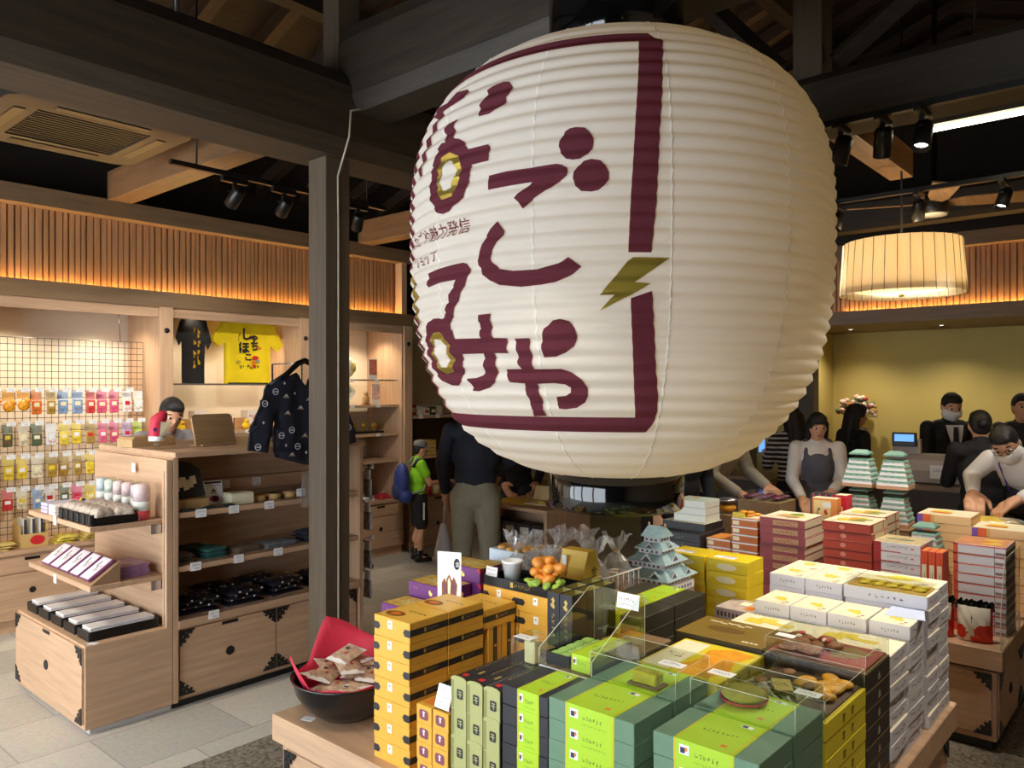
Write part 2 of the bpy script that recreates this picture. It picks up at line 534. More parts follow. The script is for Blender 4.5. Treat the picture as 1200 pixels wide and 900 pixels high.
def led(name, label, x0, x1, y0, y1):
    t = thing(name, label, 'light', ((x0+x1)/2, (y0+y1)/2, 2.485))
    hx, hy = (x1-x0)/2, (y1-y0)/2
    MB().box(-hx, hx, -hy, hy, 0.0, 0.014, GREYP).build('mounting_channel', t)
    MB().box(-hx, hx, -hy*0.8, hy*0.8, 0.0145, 0.022, LED).build('diffuser', t)
led('led_strip', 'warm light strip glowing at the foot of slats above the merchandise shelves', -1.8, 5.45, 6.428, 6.448)
led('led_strip', 'warm light strip glowing at the foot of slats above the cash counter', 8.358, 8.378, -3.0, 3.4)

# ================================================================ the giant lantern
LC = (2.58, 1.7174); LZ0 = 1.29
NP_ = 34; ZB, ZT = 1.4264, 3.016
def prof_r(z):
    z = min(max(z, ZB), ZT)
    t = (z-2.3247)/(0.712 if z > 2.3247 else 0.9189)
    return 0.7938*max(0.0, 1-abs(t)**2.7996)**(1/2.5214)
PITCH = (ZT-ZB)/NP_
def pleat(z):
    u = ((z-ZB)/PITCH) % 1.0
    return 0.0135*((1-abs(2*u-1))**0.85) - 0.007
TH0 = math.atan2(-LC[1], -LC[0])
def lsurf(th, z, off=0.0):
    """a point of the pleated paper, relative to the lantern's base; off lifts it along the outline's normal"""
    e = 0.004
    dr = (prof_r(z+e)-prof_r(z-e))/(2*e); nl = math.hypot(1, dr)
    r = prof_r(z) + pleat(z) + off/nl; zz = z - off*dr/nl
    return (r*math.cos(TH0+th), r*math.sin(TH0+th), zz-LZ0)
PAPER = paper_mat('lantern_paper', (212, 209, 204), (255, 236, 196), 0.30)
PAPERS = paper_mat('lantern_seam_paper', (236, 233, 226), (255, 240, 210), 0.30)
MAROON = paper_mat('maroon_lettering_paper', (92, 50, 60), (180, 70, 50), 0.22)
GOLDF = M('gold_foil', (176, 152, 62), 0.32, 0.65)
LACQ = M('black_lacquer', (10, 10, 11), 0.08, coat=0.6)
lantern = thing('paper_lantern', 'giant white pleated paper lantern with maroon lettering hanging over the sweets table', 'lantern', (LC[0], LC[1], LZ0))
mb = MB(); NT_ = 168; SUB = 6
zs = [ZB + PITCH*i/SUB for i in range(NP_*SUB+1)]
vs = [lsurf(2*PI*k/NT_, z) for z in zs for k in range(NT_)]
fs = [(i*NT_+k, i*NT_+(k+1) % NT_, (i+1)*NT_+(k+1) % NT_, (i+1)*NT_+k) for i in range(len(zs)-1) for k in range(NT_)]
mb.add(vs, fs, PAPER, True).build('paper_shade', lantern)
for i in range(12):
    th = 0.205 + i*PI/6
    vs = []; 
    for z in zs:
        w = 0.0035/max(0.2, prof_r(z))
        vs += [lsurf(th-w, z, 0.0005), lsurf(th, z, 0.0022), lsurf(th+w, z, 0.0005)]
    fs = [(i2*3+k, i2*3+k+1, i2*3+k+4, i2*3+k+3) for i2 in range(len(zs)-1) for k in (0, 1)]
    MB().add(vs, fs, PAPERS, True).build('seam', lantern)
def decal(loops2, m, off, mb):
    """flat artwork in (angle, height) laid onto the pleats"""
    if isinstance(loops2, tuple):
        pts, tris = loops2
    else:
        pts = [p for l in loops2 for p in l]
        tris = tessellate_polygon([[Vector((p[0], p[1], 0)) for p in l] for l in loops2])
    bm = bmesh.new(); bv = [bm.verts.new((p[0], p[1], 0)) for p in pts]
    for t in tris:
        try: bm.faces.new([bv[i] for i in t])
        except ValueError: pass
    x0 = min(p[0] for p in pts); x1 = max(p[0] for p in pts); y0 = min(p[1] for p in pts); y1 = max(p[1] for p in pts)
    x = math.floor(x0/0.05)*0.05 + 0.05
    while x < x1:
        bmesh.ops.bisect_plane(bm, geom=bm.verts[:]+bm.edges[:]+bm.faces[:], plane_co=(x,0,0), plane_no=(1,0,0)); x += 0.05
    k = math.floor((y0-ZB)/(PITCH/SUB)) + 1
    while ZB + k*PITCH/SUB < y1:
        bmesh.ops.bisect_plane(bm, geom=bm.verts[:]+bm.edges[:]+bm.faces[:], plane_co=(0,ZB+k*PITCH/SUB,0), plane_no=(0,1,0)); k += 1
    for f in bm.faces:
        if f.normal.z < 0: f.normal_flip()
    bm.verts.index_update()
    vs = [lsurf(v.co.x, v.co.y, off) for v in bm.verts]
    fs = [[v.index for v in f.verts] for f in bm.faces]
    bm.free()
    mb.add(vs, fs, m, True)
    return mb
ART = {
 'na_dot': [[[-0.494,2.714],[-0.462,2.709],[-0.445,2.688],[-0.443,2.664],[-0.463,2.655],[-0.465,2.632],[-0.496,2.62],[-0.535,2.611],[-0.59,2.612],[-0.609,2.655],[-0.586,2.666],[-0.578,2.685],[-0.585,2.703],[-0.549,2.71]]],
 'na_cross': [[[-0.847,2.755],[-0.752,2.745],[-0.734,2.73],[-0.729,2.708],[-0.816,2.703],[-0.927,2.702],[-0.901,2.675],[-0.944,2.656],[-0.969,2.666],[-0.99,2.692],[-1.101,2.728],[-1.13,2.759],[-0.948,2.741]]],
 'na_left': [[[-0.98,2.67],[-0.935,2.66],[-0.955,2.62],[-0.99,2.57],[-1.02,2.52],[-1.07,2.487],[-1.085,2.495],[-1.06,2.545],[-1.03,2.605]]],
 'na_body': [[[-0.739,2.634],[-0.735,2.625],[-0.754,2.609],[-0.737,2.582],[-0.731,2.565],[-0.702,2.559],[-0.653,2.536],[-0.635,2.512],[-0.525,2.511],[-0.513,2.491],[-0.513,2.473],[-0.523,2.459],[-0.616,2.459],[-0.611,2.44],[-0.61,2.425],[-0.626,2.413],[-0.625,2.388],[-0.68,2.348],[-0.741,2.327],[-0.791,2.325],[-0.828,2.333],[-0.873,2.357],[-0.879,2.373],[-0.921,2.407],[-0.899,2.427],[-0.918,2.454],[-0.888,2.472],[-0.908,2.507],[-0.869,2.523],[-0.87,2.542],[-0.871,2.558],[-0.829,2.567],[-0.797,2.565],[-0.803,2.584],[-0.827,2.605],[-0.828,2.615],[-0.81,2.633]],[[-0.748,2.521],[-0.705,2.504],[-0.672,2.479],[-0.677,2.454],[-0.685,2.47],[-0.673,2.453],[-0.674,2.424],[-0.7,2.409],[-0.699,2.391],[-0.725,2.374],[-0.8,2.373],[-0.805,2.383],[-0.855,2.408],[-0.829,2.419],[-0.837,2.439],[-0.859,2.457],[-0.833,2.462],[-0.836,2.497],[-0.821,2.513],[-0.817,2.516]]],
 'go': [[[-0.521,2.411],[-0.434,2.414],[-0.324,2.413],[-0.223,2.416],[-0.201,2.412],[-0.181,2.401],[-0.176,2.387],[-0.181,2.377],[-0.214,2.361],[-0.246,2.343],[-0.314,2.32],[-0.353,2.29],[-0.396,2.328],[-0.319,2.369],[-0.52,2.367],[-0.512,2.385]]],
 'dot1': [[[-0.151,2.519],[-0.116,2.516],[-0.097,2.503],[-0.082,2.481],[-0.082,2.471],[-0.088,2.451],[-0.102,2.435],[-0.132,2.423],[-0.158,2.422],[-0.184,2.426],[-0.206,2.445],[-0.214,2.467],[-0.207,2.487],[-0.192,2.51],[-0.173,2.517]]],
 'dot2': [[[-0.09,2.421],[-0.056,2.416],[-0.039,2.402],[-0.025,2.378],[-0.027,2.358],[-0.043,2.339],[-0.064,2.328],[-0.089,2.325],[-0.127,2.328],[-0.149,2.344],[-0.16,2.368],[-0.155,2.384],[-0.14,2.403],[-0.119,2.417]]],
 'shi': [[[-0.476,2.266],[-0.446,2.243],[-0.438,2.23],[-0.474,2.197],[-0.505,2.176],[-0.501,2.141],[-0.466,2.118],[-0.399,2.107],[-0.301,2.106],[-0.218,2.121],[-0.178,2.138],[-0.126,2.107],[-0.157,2.089],[-0.229,2.066],[-0.284,2.06],[-0.366,2.057],[-0.47,2.069],[-0.519,2.086],[-0.547,2.106],[-0.572,2.136],[-0.566,2.157],[-0.573,2.175],[-0.545,2.197],[-0.529,2.226],[-0.495,2.246]]],
 'mi': [[[-0.929,2.142],[-0.826,2.147],[-0.715,2.15],[-0.649,2.151],[-0.629,2.146],[-0.618,2.118],[-0.63,2.103],[-0.662,2.082],[-0.677,2.057],[-0.716,2.031],[-0.729,2.009],[-0.757,1.992],[-0.766,1.967],[-0.792,1.946],[-0.753,1.913],[-0.593,1.91],[-0.6,1.934],[-0.586,1.955],[-0.598,1.984],[-0.529,1.985],[-0.525,1.953],[-0.534,1.932],[-0.525,1.909],[-0.458,1.906],[-0.467,1.881],[-0.46,1.86],[-0.533,1.862],[-0.54,1.836],[-0.537,1.811],[-0.566,1.771],[-0.624,1.753],[-0.696,1.741],[-0.746,1.743],[-0.735,1.764],[-0.751,1.783],[-0.679,1.785],[-0.635,1.793],[-0.615,1.808],[-0.608,1.837],[-0.594,1.862],[-0.732,1.863],[-0.75,1.84],[-0.745,1.813],[-0.782,1.795],[-0.801,1.774],[-0.853,1.76],[-0.918,1.761],[-1.085,1.796],[-1.059,1.81],[-1.104,1.843],[-1.077,1.859],[-1.111,1.888],[-1.058,1.911],[-1.077,1.94],[-1.013,1.961],[-1.007,1.98],[-0.943,1.99],[-0.885,1.988],[-0.849,1.983],[-0.799,2.002],[-0.796,2.028],[-0.78,2.038],[-0.749,2.066],[-0.738,2.084],[-0.704,2.101],[-0.813,2.101],[-0.931,2.095],[-0.955,2.118]],[[-0.972,1.943],[-0.906,1.943],[-0.858,1.93],[-0.83,1.906],[-0.831,1.879],[-0.807,1.852],[-0.847,1.807],[-0.944,1.8],[-0.977,1.813],[-1.007,1.837],[-1.022,1.857],[-1.011,1.889],[-0.992,1.908],[-0.99,1.928]]],
 'ya1': [[[-0.287,1.931],[-0.246,1.954],[-0.216,1.958],[-0.181,1.951],[-0.159,1.929],[-0.151,1.907],[-0.165,1.876],[-0.2,1.859],[-0.247,1.847],[-0.301,1.845],[-0.304,1.884]]],
 'ya2': [[[-0.422,1.904],[-0.354,1.904],[-0.355,1.879],[-0.351,1.855],[-0.356,1.835],[-0.351,1.81],[-0.229,1.81],[-0.185,1.799],[-0.142,1.777],[-0.122,1.749],[-0.122,1.728],[-0.14,1.708],[-0.18,1.691],[-0.233,1.686],[-0.265,1.688],[-0.273,1.703],[-0.266,1.725],[-0.221,1.728],[-0.198,1.738],[-0.198,1.753],[-0.22,1.763],[-0.268,1.767],[-0.347,1.765],[-0.351,1.744],[-0.339,1.719],[-0.348,1.698],[-0.344,1.664],[-0.418,1.662],[-0.403,1.681],[-0.414,1.704],[-0.407,1.719],[-0.419,1.751],[-0.409,1.766],[-0.482,1.77],[-0.497,1.795],[-0.489,1.811],[-0.41,1.811],[-0.426,1.833],[-0.417,1.856]]],
 'fr_top': [[[0.15,2.846],[0.211,2.814],[0.187,2.709],[0.161,2.508],[0.146,2.283],[0.128,2.144],[0.044,2.145],[0.053,2.301],[0.073,2.553],[0.1,2.803],[-1.3,2.803],[-1.3,2.846]]],
 'fr_low': [[[0.054,2.013],[0.134,2.035],[0.144,1.938],[0.16,1.821],[0.187,1.711],[0.188,1.655],[0.154,1.613],[-1.3,1.613],[-1.3,1.661],[0.09,1.661],[0.078,1.737],[0.069,1.821],[0.059,1.938]]],
 'bolt': [[[0.062,2.132],[0.199,2.13],[0.067,2.059],[0.127,2.055],[0.047,2.02],[-0.063,1.979],[-0.006,2.024],[-0.062,2.024],[0.004,2.084],[0.043,2.121]]],
 'na_gold': [[[-0.748,2.521],[-0.705,2.504],[-0.672,2.479],[-0.677,2.454],[-0.685,2.47],[-0.673,2.453],[-0.674,2.424],[-0.7,2.409],[-0.699,2.391],[-0.725,2.374],[-0.8,2.373],[-0.805,2.383],[-0.855,2.408],[-0.829,2.419],[-0.837,2.439],[-0.859,2.457],[-0.833,2.462],[-0.836,2.497],[-0.821,2.513],[-0.817,2.516]],[[-0.76,2.497],[-0.726,2.488],[-0.708,2.47],[-0.708,2.47],[-0.701,2.439],[-0.708,2.429],[-0.734,2.419],[-0.746,2.405],[-0.774,2.399],[-0.811,2.406],[-0.816,2.428],[-0.826,2.453],[-0.799,2.475],[-0.798,2.49],[-0.777,2.499]]],
 'mi_gold': [[[-0.972,1.943],[-0.906,1.943],[-0.858,1.93],[-0.83,1.906],[-0.831,1.879],[-0.807,1.852],[-0.847,1.807],[-0.944,1.8],[-0.977,1.813],[-1.007,1.837],[-1.022,1.857],[-1.011,1.889],[-0.992,1.908],[-0.99,1.928]],[[-0.935,1.92],[-0.878,1.915],[-0.862,1.896],[-0.849,1.876],[-0.856,1.849],[-0.883,1.821],[-0.942,1.824],[-1.0,1.843],[-0.988,1.866],[-1.003,1.889],[-0.971,1.907]]],
 'fr_left1': [[[-1.3,2.803],[-1.215,2.803],[-1.19,2.6],[-1.175,2.3],[-1.17,2.19],[-1.255,2.19],[-1.265,2.4],[-1.3,2.7]]],
 'fr_left2': [[[-1.24,2.06],[-1.175,2.05],[-1.19,1.85],[-1.215,1.661],[-1.3,1.661],[-1.28,1.85]]],
 'bolt_left': [[[-1.17,2.16],[-1.24,2.16],[-1.2,2.1],[-1.25,2.09],[-1.17,2.0],[-1.13,1.985],[-1.16,2.06],[-1.12,2.07]]]}
for key, nm in (('na_dot','lettering'),('na_cross','lettering'),('na_left','lettering'),('na_body','lettering'),('go','lettering'),('dot1','lettering'),('dot2','lettering'),('shi','lettering'),('mi','lettering'),('ya1','lettering'),('ya2','lettering'),('fr_top','border'),('fr_low','border'),('fr_left1','border'),('fr_left2','border')):
    decal(ART[key], MAROON, 0.0030, MB()).build(nm, lantern)
for key in ('bolt', 'na_gold', 'mi_gold', 'bolt_left'):
    decal(ART[key], GOLDF, 0.0036, MB()).build('gold_ornament', lantern)
def lantern_text(s, th0, th1, z0, h):
    vs, fs, (x0, x1, y0, y1) = text_geo(s)
    pts = [(th0 + (p[0]-x0)/(x1-x0)*(th1-th0), z0 + (p[1]-y0)/(y1-y0)*h) for p in vs]
    decal((pts, fs), MAROON, 0.0030, MB()).build('small_lettering', lantern)
lantern_text('なごや魅力発信', -1.125, -0.615, 2.243, 0.05)
lantern_text('ショップ', -1.09, -0.842, 2.176, 0.038)
rb = MB(); rb.lathe([(.245,.16),(.262,.15),(.262,.01),(.255,0),(.240,0),(.236,.01),(.236,.15),(.245,.16)], (0,0,0), LACQ, 64, cap=False); rb.build('bottom_ring', lantern)
rt = MB(); rt.lathe([(0,1.722),(.252,1.722),(.262,1.73),(.262,1.97),(.252,1.98),(0,1.98)], (0,0,0), LACQ, 64, cap=False); rt.build('top_ring', lantern)
MB().box(-.03, .3, -.03, .03, 1.98, 2.02, BLACK).box(-.02, .02, -.02, .02, 1.95, 2.9, BLACK).build('hanger', lantern)
ld = bpy.data.lights.new('lantern_bulb', 'POINT'); ld.energy = LANTERN_E; ld.color = (1.0, 0.80, 0.52); ld.shadow_soft_size = 0.12
lo = bpy.data.objects.new('lantern_bulb', ld); COL.objects.link(lo); lo.parent = lantern; lo.location = (0, 0, 0.80)

# ================================================================ ceiling fittings
SPOTLENS = M('spot_lens_glow', (255, 244, 220), emit=14.0)
def spot_fixture(x, y, z, aim, label, power=None, size=62, col=(1.0, 0.91, 0.78)):
    t = thing('track_spotlight', label, 'light', (x, y, z), 0, 'track spotlights under the ceiling')
    d = (Vector(aim)-Vector((x, y, z-.1))).normalized()
    q = Vector((0,0,-1)).rotation_difference(d).to_matrix()
    MB().box(-.09,.09,-.018,.018,-.035,0,BLACK,.003).build('adapter', t)
    MB().box(-.012,.012,-.012,.012,-.09,-.035,BLACK).box(-.045,.045,-.006,.006,-.096,-.086,BLACK).build('yoke', t)
    mb = MB(); mb.lathe([(0,0.075),(.03,.075),(.04,.06),(.042,-.06),(.036,-.064),(.034,-.03),(0,-.03)], (0,0,0), BLACK, 20, cap=False)
    mb.v = [tuple(q @ Vector(v) + Vector((0,0,-.13))) for v in mb.v]; mb.build('lamp_head', t)
    lb = MB(); lb.lathe([(0,-.036),(.033,-.036)], (0,0,0), SPOTLENS if power else GREYP, 20, cap=False)
    lb.v = [tuple(q @ Vector(v) + Vector((0,0,-.13))) for v in lb.v]; lb.build('lens', t)
    if power:
        l = bpy.data.lights.new('spot_beam', 'SPOT'); l.energy = power; l.color = col; l.spot_size = R(size); l.spot_blend = 0.7; l.shadow_soft_size = 0.04
        o = bpy.data.objects.new('spot_beam', l); COL.objects.link(o); o.parent = t
        o.location = Vector((0,0,-.13)) + d*0.07; o.rotation_euler = Vector((0,0,-1)).rotation_difference(d).to_euler()
    return t
def track(label, a, b, roof):
    a = Vector(a); b = Vector(b); t = thing('lighting_track', label, 'track', a.lerp(b, .5))
    d = (b-a)/2; w = Vector((-d.y, d.x, 0)).normalized()*.018
    vs = [tuple(p + s*w + Vector((0,0,z))) for p in (-d, d) for s in (-1, 1) for z in (0, .03)]
    MB().add(vs, [(0,1,3,2),(4,6,7,5),(0,4,5,1),(2,3,7,6),(0,2,6,4),(1,5,7,3)], BLACK).build('rail', t)
    for k in (-.8, .8):
        MB().tube([d*k + Vector((0,0,.03)), d*k + Vector((0,0,roof))], .006, BLACK, 6).build('hanger_rod', t)
track('black lighting track hanging above the wooden shelf unit and wall shelves', (2.2,4.66,3.1), (3.85,4.66,3.1), 1.3)
track('short added lighting track near the air conditioner, outside the view', (.1,4.3,3.1), (1.05,4.3,3.1), 1.3)  # added out of frame, to carry extra lamps for the left side
track('black lighting track under the dark cross beam beside the fluorescent tube', (3.93,-.9,3.03), (3.93,1.7,3.03), .04)
track('black lighting track running past the ceiling fan and pleated pendant', (5.9,-.4,3.1), (5.9,2.5,3.1), 2.0)
track('added unseen lighting track above the entrance side of the sweets table', (0.95,-1.6,3.1), (0.95,2.3,3.1), 1.6)  # unseen, added to carry lamps that light the sweets table
spot_fixture(2.62,4.66,3.1,(2.4,6.5,1.3),'lit black spotlight on the track in front of the pale tie beam',SPOT_E*.8)
spot_fixture(2.98,4.66,3.1,(3.3,6.6,1.6),'unlit looking black spotlight, second on the track before the slatted wall',SPOT_E*.8)
spot_fixture(3.6,4.66,3.1,(4.6,6.6,1.2),'black spotlight on the track end behind the wooden column',SPOT_E*1.1)
spot_fixture(.9,4.3,3.1,(2.3,6.6,1.2),'added unseen spotlight on the short track aimed at the hook grid',SPOT_E*1.4)  # the short-track lamps are added, to brighten hook grid, end shelf and floor
spot_fixture(.5,4.3,3.1,(1.8,4.6,.7),'added unseen spotlight on the short track aimed at the end shelf',SPOT_E*.9)
spot_fixture(.2,4.3,3.1,(1.1,3.9,.0),'added unseen spotlight on the short track aimed at the tiled floor',SPOT_E*1.1,90)
spot_fixture(3.93,1.31,3.03,(3.9,1.9,.6),'black spotlight hanging nearest the giant lantern on the beam track',SPOT_E*.5)
spot_fixture(3.93,1.12,3.03,(4.9,1.5,.8),'brightly lit black spotlight in the middle of the beam track',SPOT_E*1.5)
spot_fixture(3.93,.95,3.03,(3.1,1.0,.9),'slim black spotlight on the beam track nearest the fluorescent tube',SPOT_E*1.5)
spot_fixture(3.93,.2,3.03,(2.9,1.05,.9),'added unseen spotlight on the beam track aimed at the white boxes',SPOT_E*1.5)  # added beyond the frame, for more light on the white boxes
spot_fixture(5.9,.95,3.1,(5.0,1.4,.8),'small lit spotlight on the track beside the ceiling fan',SPOT_E*1.1)
spot_fixture(5.9,2.0,3.1,(5.4,2.3,.8),'round black spotlight above the pleated pendant shade',SPOT_E*.9)
spot_fixture(.95,.2,3.1,(2.2,1.0,.9),'added unseen entrance track spotlight aimed at the green boxes',SPOT_E*.8,44)  # entrance lamps are unseen, added for light on the table goods
spot_fixture(.95,1.2,3.1,(2.1,1.6,.9),'added unseen entrance track spotlight aimed at the black tea boxes',SPOT_E*.6,36)
spot_fixture(.95,2.1,3.1,(1.9,2.1,.9),'added unseen entrance track spotlight aimed at the yellow boxes',SPOT_E*.7,40)
spot_fixture(5.9,1.45,3.1,(6.9,1.9,1.3),'small added spotlight on the fan track aimed at the cash area',SPOT_E*.9)  # this lamp and the next are added to brighten the people there
spot_fixture(5.9,.3,3.1,(6.3,.8,1.2),'small added spotlight at the aisle end of the fan track',SPOT_E*.9)
tt = thing('fluorescent_tube', 'bright white fluorescent tube light hanging beyond the dark cross beam', 'light', (5.03,.45,3.25))
tl = MB(); tl.lathe([(.001,-.72),(.016,-.715),(.016,.715),(.001,.72)], (0,0,0), M('tube_glow', (255, 240, 205), emit=TUBE_E), 14, cap=False, axis='y'); tl.build('tube', tt)
MB().box(-.03,.03,-.74,.74,.02,.06,M('tube_housing',(90,84,74),.5)).box(-.014,.014,-.74,-.72,-.02,.03,GREYP).box(-.014,.014,.72,.74,-.02,.03,GREYP).build('housing', tt)
MB().tube([(0,-.5,.06),(0,-.5,1.75)],.006,BLACK,6).tube([(0,.5,.06),(0,.5,2.0)],.006,BLACK,6).build('hanger_rod', tt)
# fan
fan = thing('ceiling_fan', 'ceiling fan with pale wooden blades above the cash area', 'fan', (6.49,1.49,3.1))
MB().lathe([(0,-.05),(.09,-.05),(.10,-.04),(.10,.07),(.06,.1),(.02,.11),(.02,1.9),(0,1.9)],(0,0,0),BLACK,24,cap=False).build('motor', fan)
MB().lathe([(0,-.066),(.085,-.062),(.09,-.051)],(0,0,0),OFFW,24,cap=False).build('cover', fan)
for k in range(4):
    a = R(20+90*k); c, s = math.cos(a), math.sin(a)
    pts = [(.08,-.035,.035),(.2,-.065,.045),(.60,-.085,.05),(.62,0,.03),(.60,.085,.01),(.2,.065,.01),(.08,.035,.02)]
    vs = [(x*c-y*s, x*s+y*c, z+dz) for dz in (0,.01) for x,y,z in pts]
    MB().add(vs, [tuple(range(6,-1,-1)), tuple(range(7,14))] + [(i,(i+1)%7,7+(i+1)%7,7+i) for i in range(7)], PINEX).build('blade', fan)
# pleated drum pendant
pd = thing('pendant_lamp', 'cream pleated drum pendant lamp in front of the slatted band', 'lamp', (6.05,1.6,2.42))
SHADE = paper_mat('pleated_shade_fabric', (240, 226, 196), (250, 220, 165), 0.4)
sh = MB(); NS = 96; prof = [(.405,0),(.40,.1),(.392,.2),(.384,.3),(.378,.37)]
vs = []
for r, z in prof:
    for k in range(NS):
        rr = r + (0.006 if k % 3 == 0 else 0); a = 2*PI*k/NS; vs.append((rr*math.cos(a), rr*math.sin(a), z))
sh.add(vs, [(i*NS+k, i*NS+(k+1)%NS, (i+1)*NS+(k+1)%NS, (i+1)*NS+k) for i in range(4) for k in range(NS)], SHADE)
sh.build('lamp_shade', pd)
for k in range(32):
    a = 2*PI*k/32
    MB().tube([(.412*math.cos(a),.412*math.sin(a),-.012),(.386*math.cos(a),.386*math.sin(a),.37)],.0022,M('shade_wire',(120,100,60),.5),4).build('rib', pd)
MB().lathe([(0,.0),(.12,.005),(.3,.03),(.36,.06)],(0,0,0),paper_mat('lamp_diffuser_cloth',(250,240,214),(255,236,190),.6),36,cap=False).build('diffuser', pd)
MB().tube([(0,0,.0),(0,0,2.6)],.008,BLACK,8).lathe([(0,-.02),(.02,-.015),(.02,0)],(0,0,0),GOLD,12,cap=False).build('stem', pd)
pl = bpy.data.lights.new('pendant_bulb','POINT'); pl.energy = PENDANT_E; pl.color = (1,.8,.55); pl.shadow_soft_size = .08
po = bpy.data.objects.new('pendant_bulb', pl); COL.objects.link(po); po.parent = pd; po.location = (0,0,.2)
# air conditioner
ac = thing('ceiling_air_conditioner', 'brown cassette air conditioner with dark grille hanging above the hook wall', 'air conditioner', (1.8,4.98,3.25))
ACM = M('taupe_plastic', (42, 38, 33), .5)
def rrect(w, h, r, n=6):
    return [(sx*(w/2-r)+r*math.cos(a), sy*(h/2-r)+r*math.sin(a)) for (sx,sy,a0) in ((1,1,0),(-1,1,90),(-1,-1,180),(1,-1,270)) for a in [R(a0+90*k/n) for k in range(n+1)]]
MB().prism(rrect(.98,.98,.12),(0,0,0),(1,0,0),(0,1,0),.035,ACM,[rrect(.6,.6,.02)[::-1]]).build('panel', ac)
MB().box(-.42,.42,-.42,.42,.03,.32,ACM,.01).build('housing', ac)
g = MB().box(-.29,.29,-.29,.29,.012,.03,M('dark_grille',(22,21,22),.6))
for k in range(14): g.box(-.29,.29,-.28+k*.042,-.268+k*.042,.006,.013,BLACK)
g.build('grille', ac)
for k in range(4):
    a = R(90*k); q = Matrix.Rotation(a, 3, 'Z'); mb = MB().box(-.25,.25,-.41,-.35,-.006,.012,BLACK,.004); mb.v = [tuple(q @ Vector(v)) for v in mb.v]; mb.build('louver', ac)
for sx in (-.4,.4):
    for sy in (-.4,.4): MB().tube([(sx,sy,.3),(sx,sy,1.05)],.006,BLACK,6).build('hanger_rod', ac)
# cable down the column
tag(MB().tube([(2.80,3.60,3.36),(2.767,3.545,3.32),(2.69,3.545,3.29),(2.68,3.545,3.145),(2.684,3.60,3.05),(2.696,3.671,2.95),(2.70,3.671,2.6),(2.70,3.671,1.5),(2.70,3.671,.02)],.006,M('cream_cable',(176,164,140),.5),8).build('power_cable'), 'cream power cable running down the dark wooden column', 'cable')
# recessed downlights in the soffits
def downlight(x, y, z, label, e, size=95):
    t = thing('recessed_downlight', label, 'light', (x, y, z))
    MB().lathe([(.045,0),(.045,-.004),(.036,-.006),(.034,-.001)],(0,0,0),BLACK,24,cap=False).build('bezel', t)
    MB().lathe([(0,-.002),(.034,-.002)],(0,0,0),SPOTLENS,24,cap=False).build('lens', t)
    l = bpy.data.lights.new('downlight_beam', 'SPOT'); l.energy = e; l.color = (1.0,.84,.62); l.spot_size = R(size); l.spot_blend = .8; l.shadow_soft_size = .03
    o = bpy.data.objects.new('downlight_beam', l); COL.objects.link(o); o.parent = t; o.location = (0,0,-.01)
for i, x in enumerate((.95, 1.98, 2.62, 3.30, 3.95, 4.62, 5.25)):
    downlight(x, 6.62, 2.409, f'small added downlight, {NTH[i]} along the wall bays', 24, 125)
for i, y in enumerate((-.4, .9, 2.0, 2.9)):  # added to brighten the mustard wall
    downlight(9.0, y, 2.399, f'small added downlight, {NTH[i]} above the cash counter', 34, 130)
# dark plinth seen as a pipe bracket on the main beam
tag(MB().tube([(1.5,3.56,3.62),(1.52,3.56,3.72),(1.75,3.60,3.66)],.012,BLACK,8).tube([(1.72,3.58,3.5),(1.72,3.58,3.75)],.016,BLACK,8).build('cable_bracket'), 'black cable bracket fixed on top of the main ceiling beam', 'bracket')
# ================================================================ furniture
def wpos(o):
    p = Vector((0,0,0))
    while o is not None:
        p = p + o.location; o = o.parent
    return p
def part(mb, name, parent, label=None):
    """a part given in room coordinates, for things that stand square to the room"""
    w = wpos(parent); mb.v = [tuple(Vector(v)-w) for v in mb.v]
    return mb.build(name, parent, label=label)
X_, Y_, Z_ = Vector((1,0,0)), Vector((0,1,0)), Vector((0,0,1))
def corner_iron(o, ux, uy, s, d=0.004):
    """pierced wrought-iron corner plate: straight on two edges, scalloped on the third"""
    k = s
    outer = [(0,0),(k,0),(k*.98,k*.16),(k*.84,k*.14),(k*.80,k*.26),(k*.88,k*.36),(k*.74,k*.42),(k*.62,k*.32),(k*.52,k*.44),(k*.60,k*.56),(k*.46,k*.66),(k*.36,k*.54),(k*.26,k*.64),(k*.34,k*.78),(k*.22,k*.88),(k*.13,k*.80),(k*.15,k*.97),(0,k)]
    h1 = [(k*.42,k*.12),(k*.36,k*.26),(k*.50,k*.24)]
    h2 = [(k*.12,k*.42),(k*.26,k*.36),(k*.22,k*.50)]
    return MB().prism(outer, o, ux, uy, d, IRON, [h1[::-1], h2[::-1]])
def pull_disc(c, n, r=.028):
    c = Vector(c); mb = MB(); ax = 'x' if abs(n.x) > .5 else 'y'; s = -1 if (n.x+n.y) < 0 else 1
    mb.lathe([(0,0),(r,0),(r,.004*s),(r*.8,.007*s),(r*.55,.003*s),(0,.002*s)], c, IRON, 20, cap=False, axis=ax); return mb
def price_card(parent, o, ux, uy, w=.06, h=.045, seed=0, m=None, th=.0025):
    o = Vector(o); un = Vector(ux).cross(Vector(uy))
    mb = MB().prism([(0,0),(w,0),(w,h),(0,h)], o, ux, uy, th, m or WHITE)
    mb.scribble(o+un*th+Vector(ux)*w*.12+Vector(uy)*h*.55, ux, uy, w*.76, h*.25, GREYINK, 7, seed)
    mb.scribble(o+un*th+Vector(ux)*w*.4+Vector(uy)*h*.14, ux, uy, w*.42, h*.25, INK, 4, seed+5)
    part(mb, 'price_card', parent)

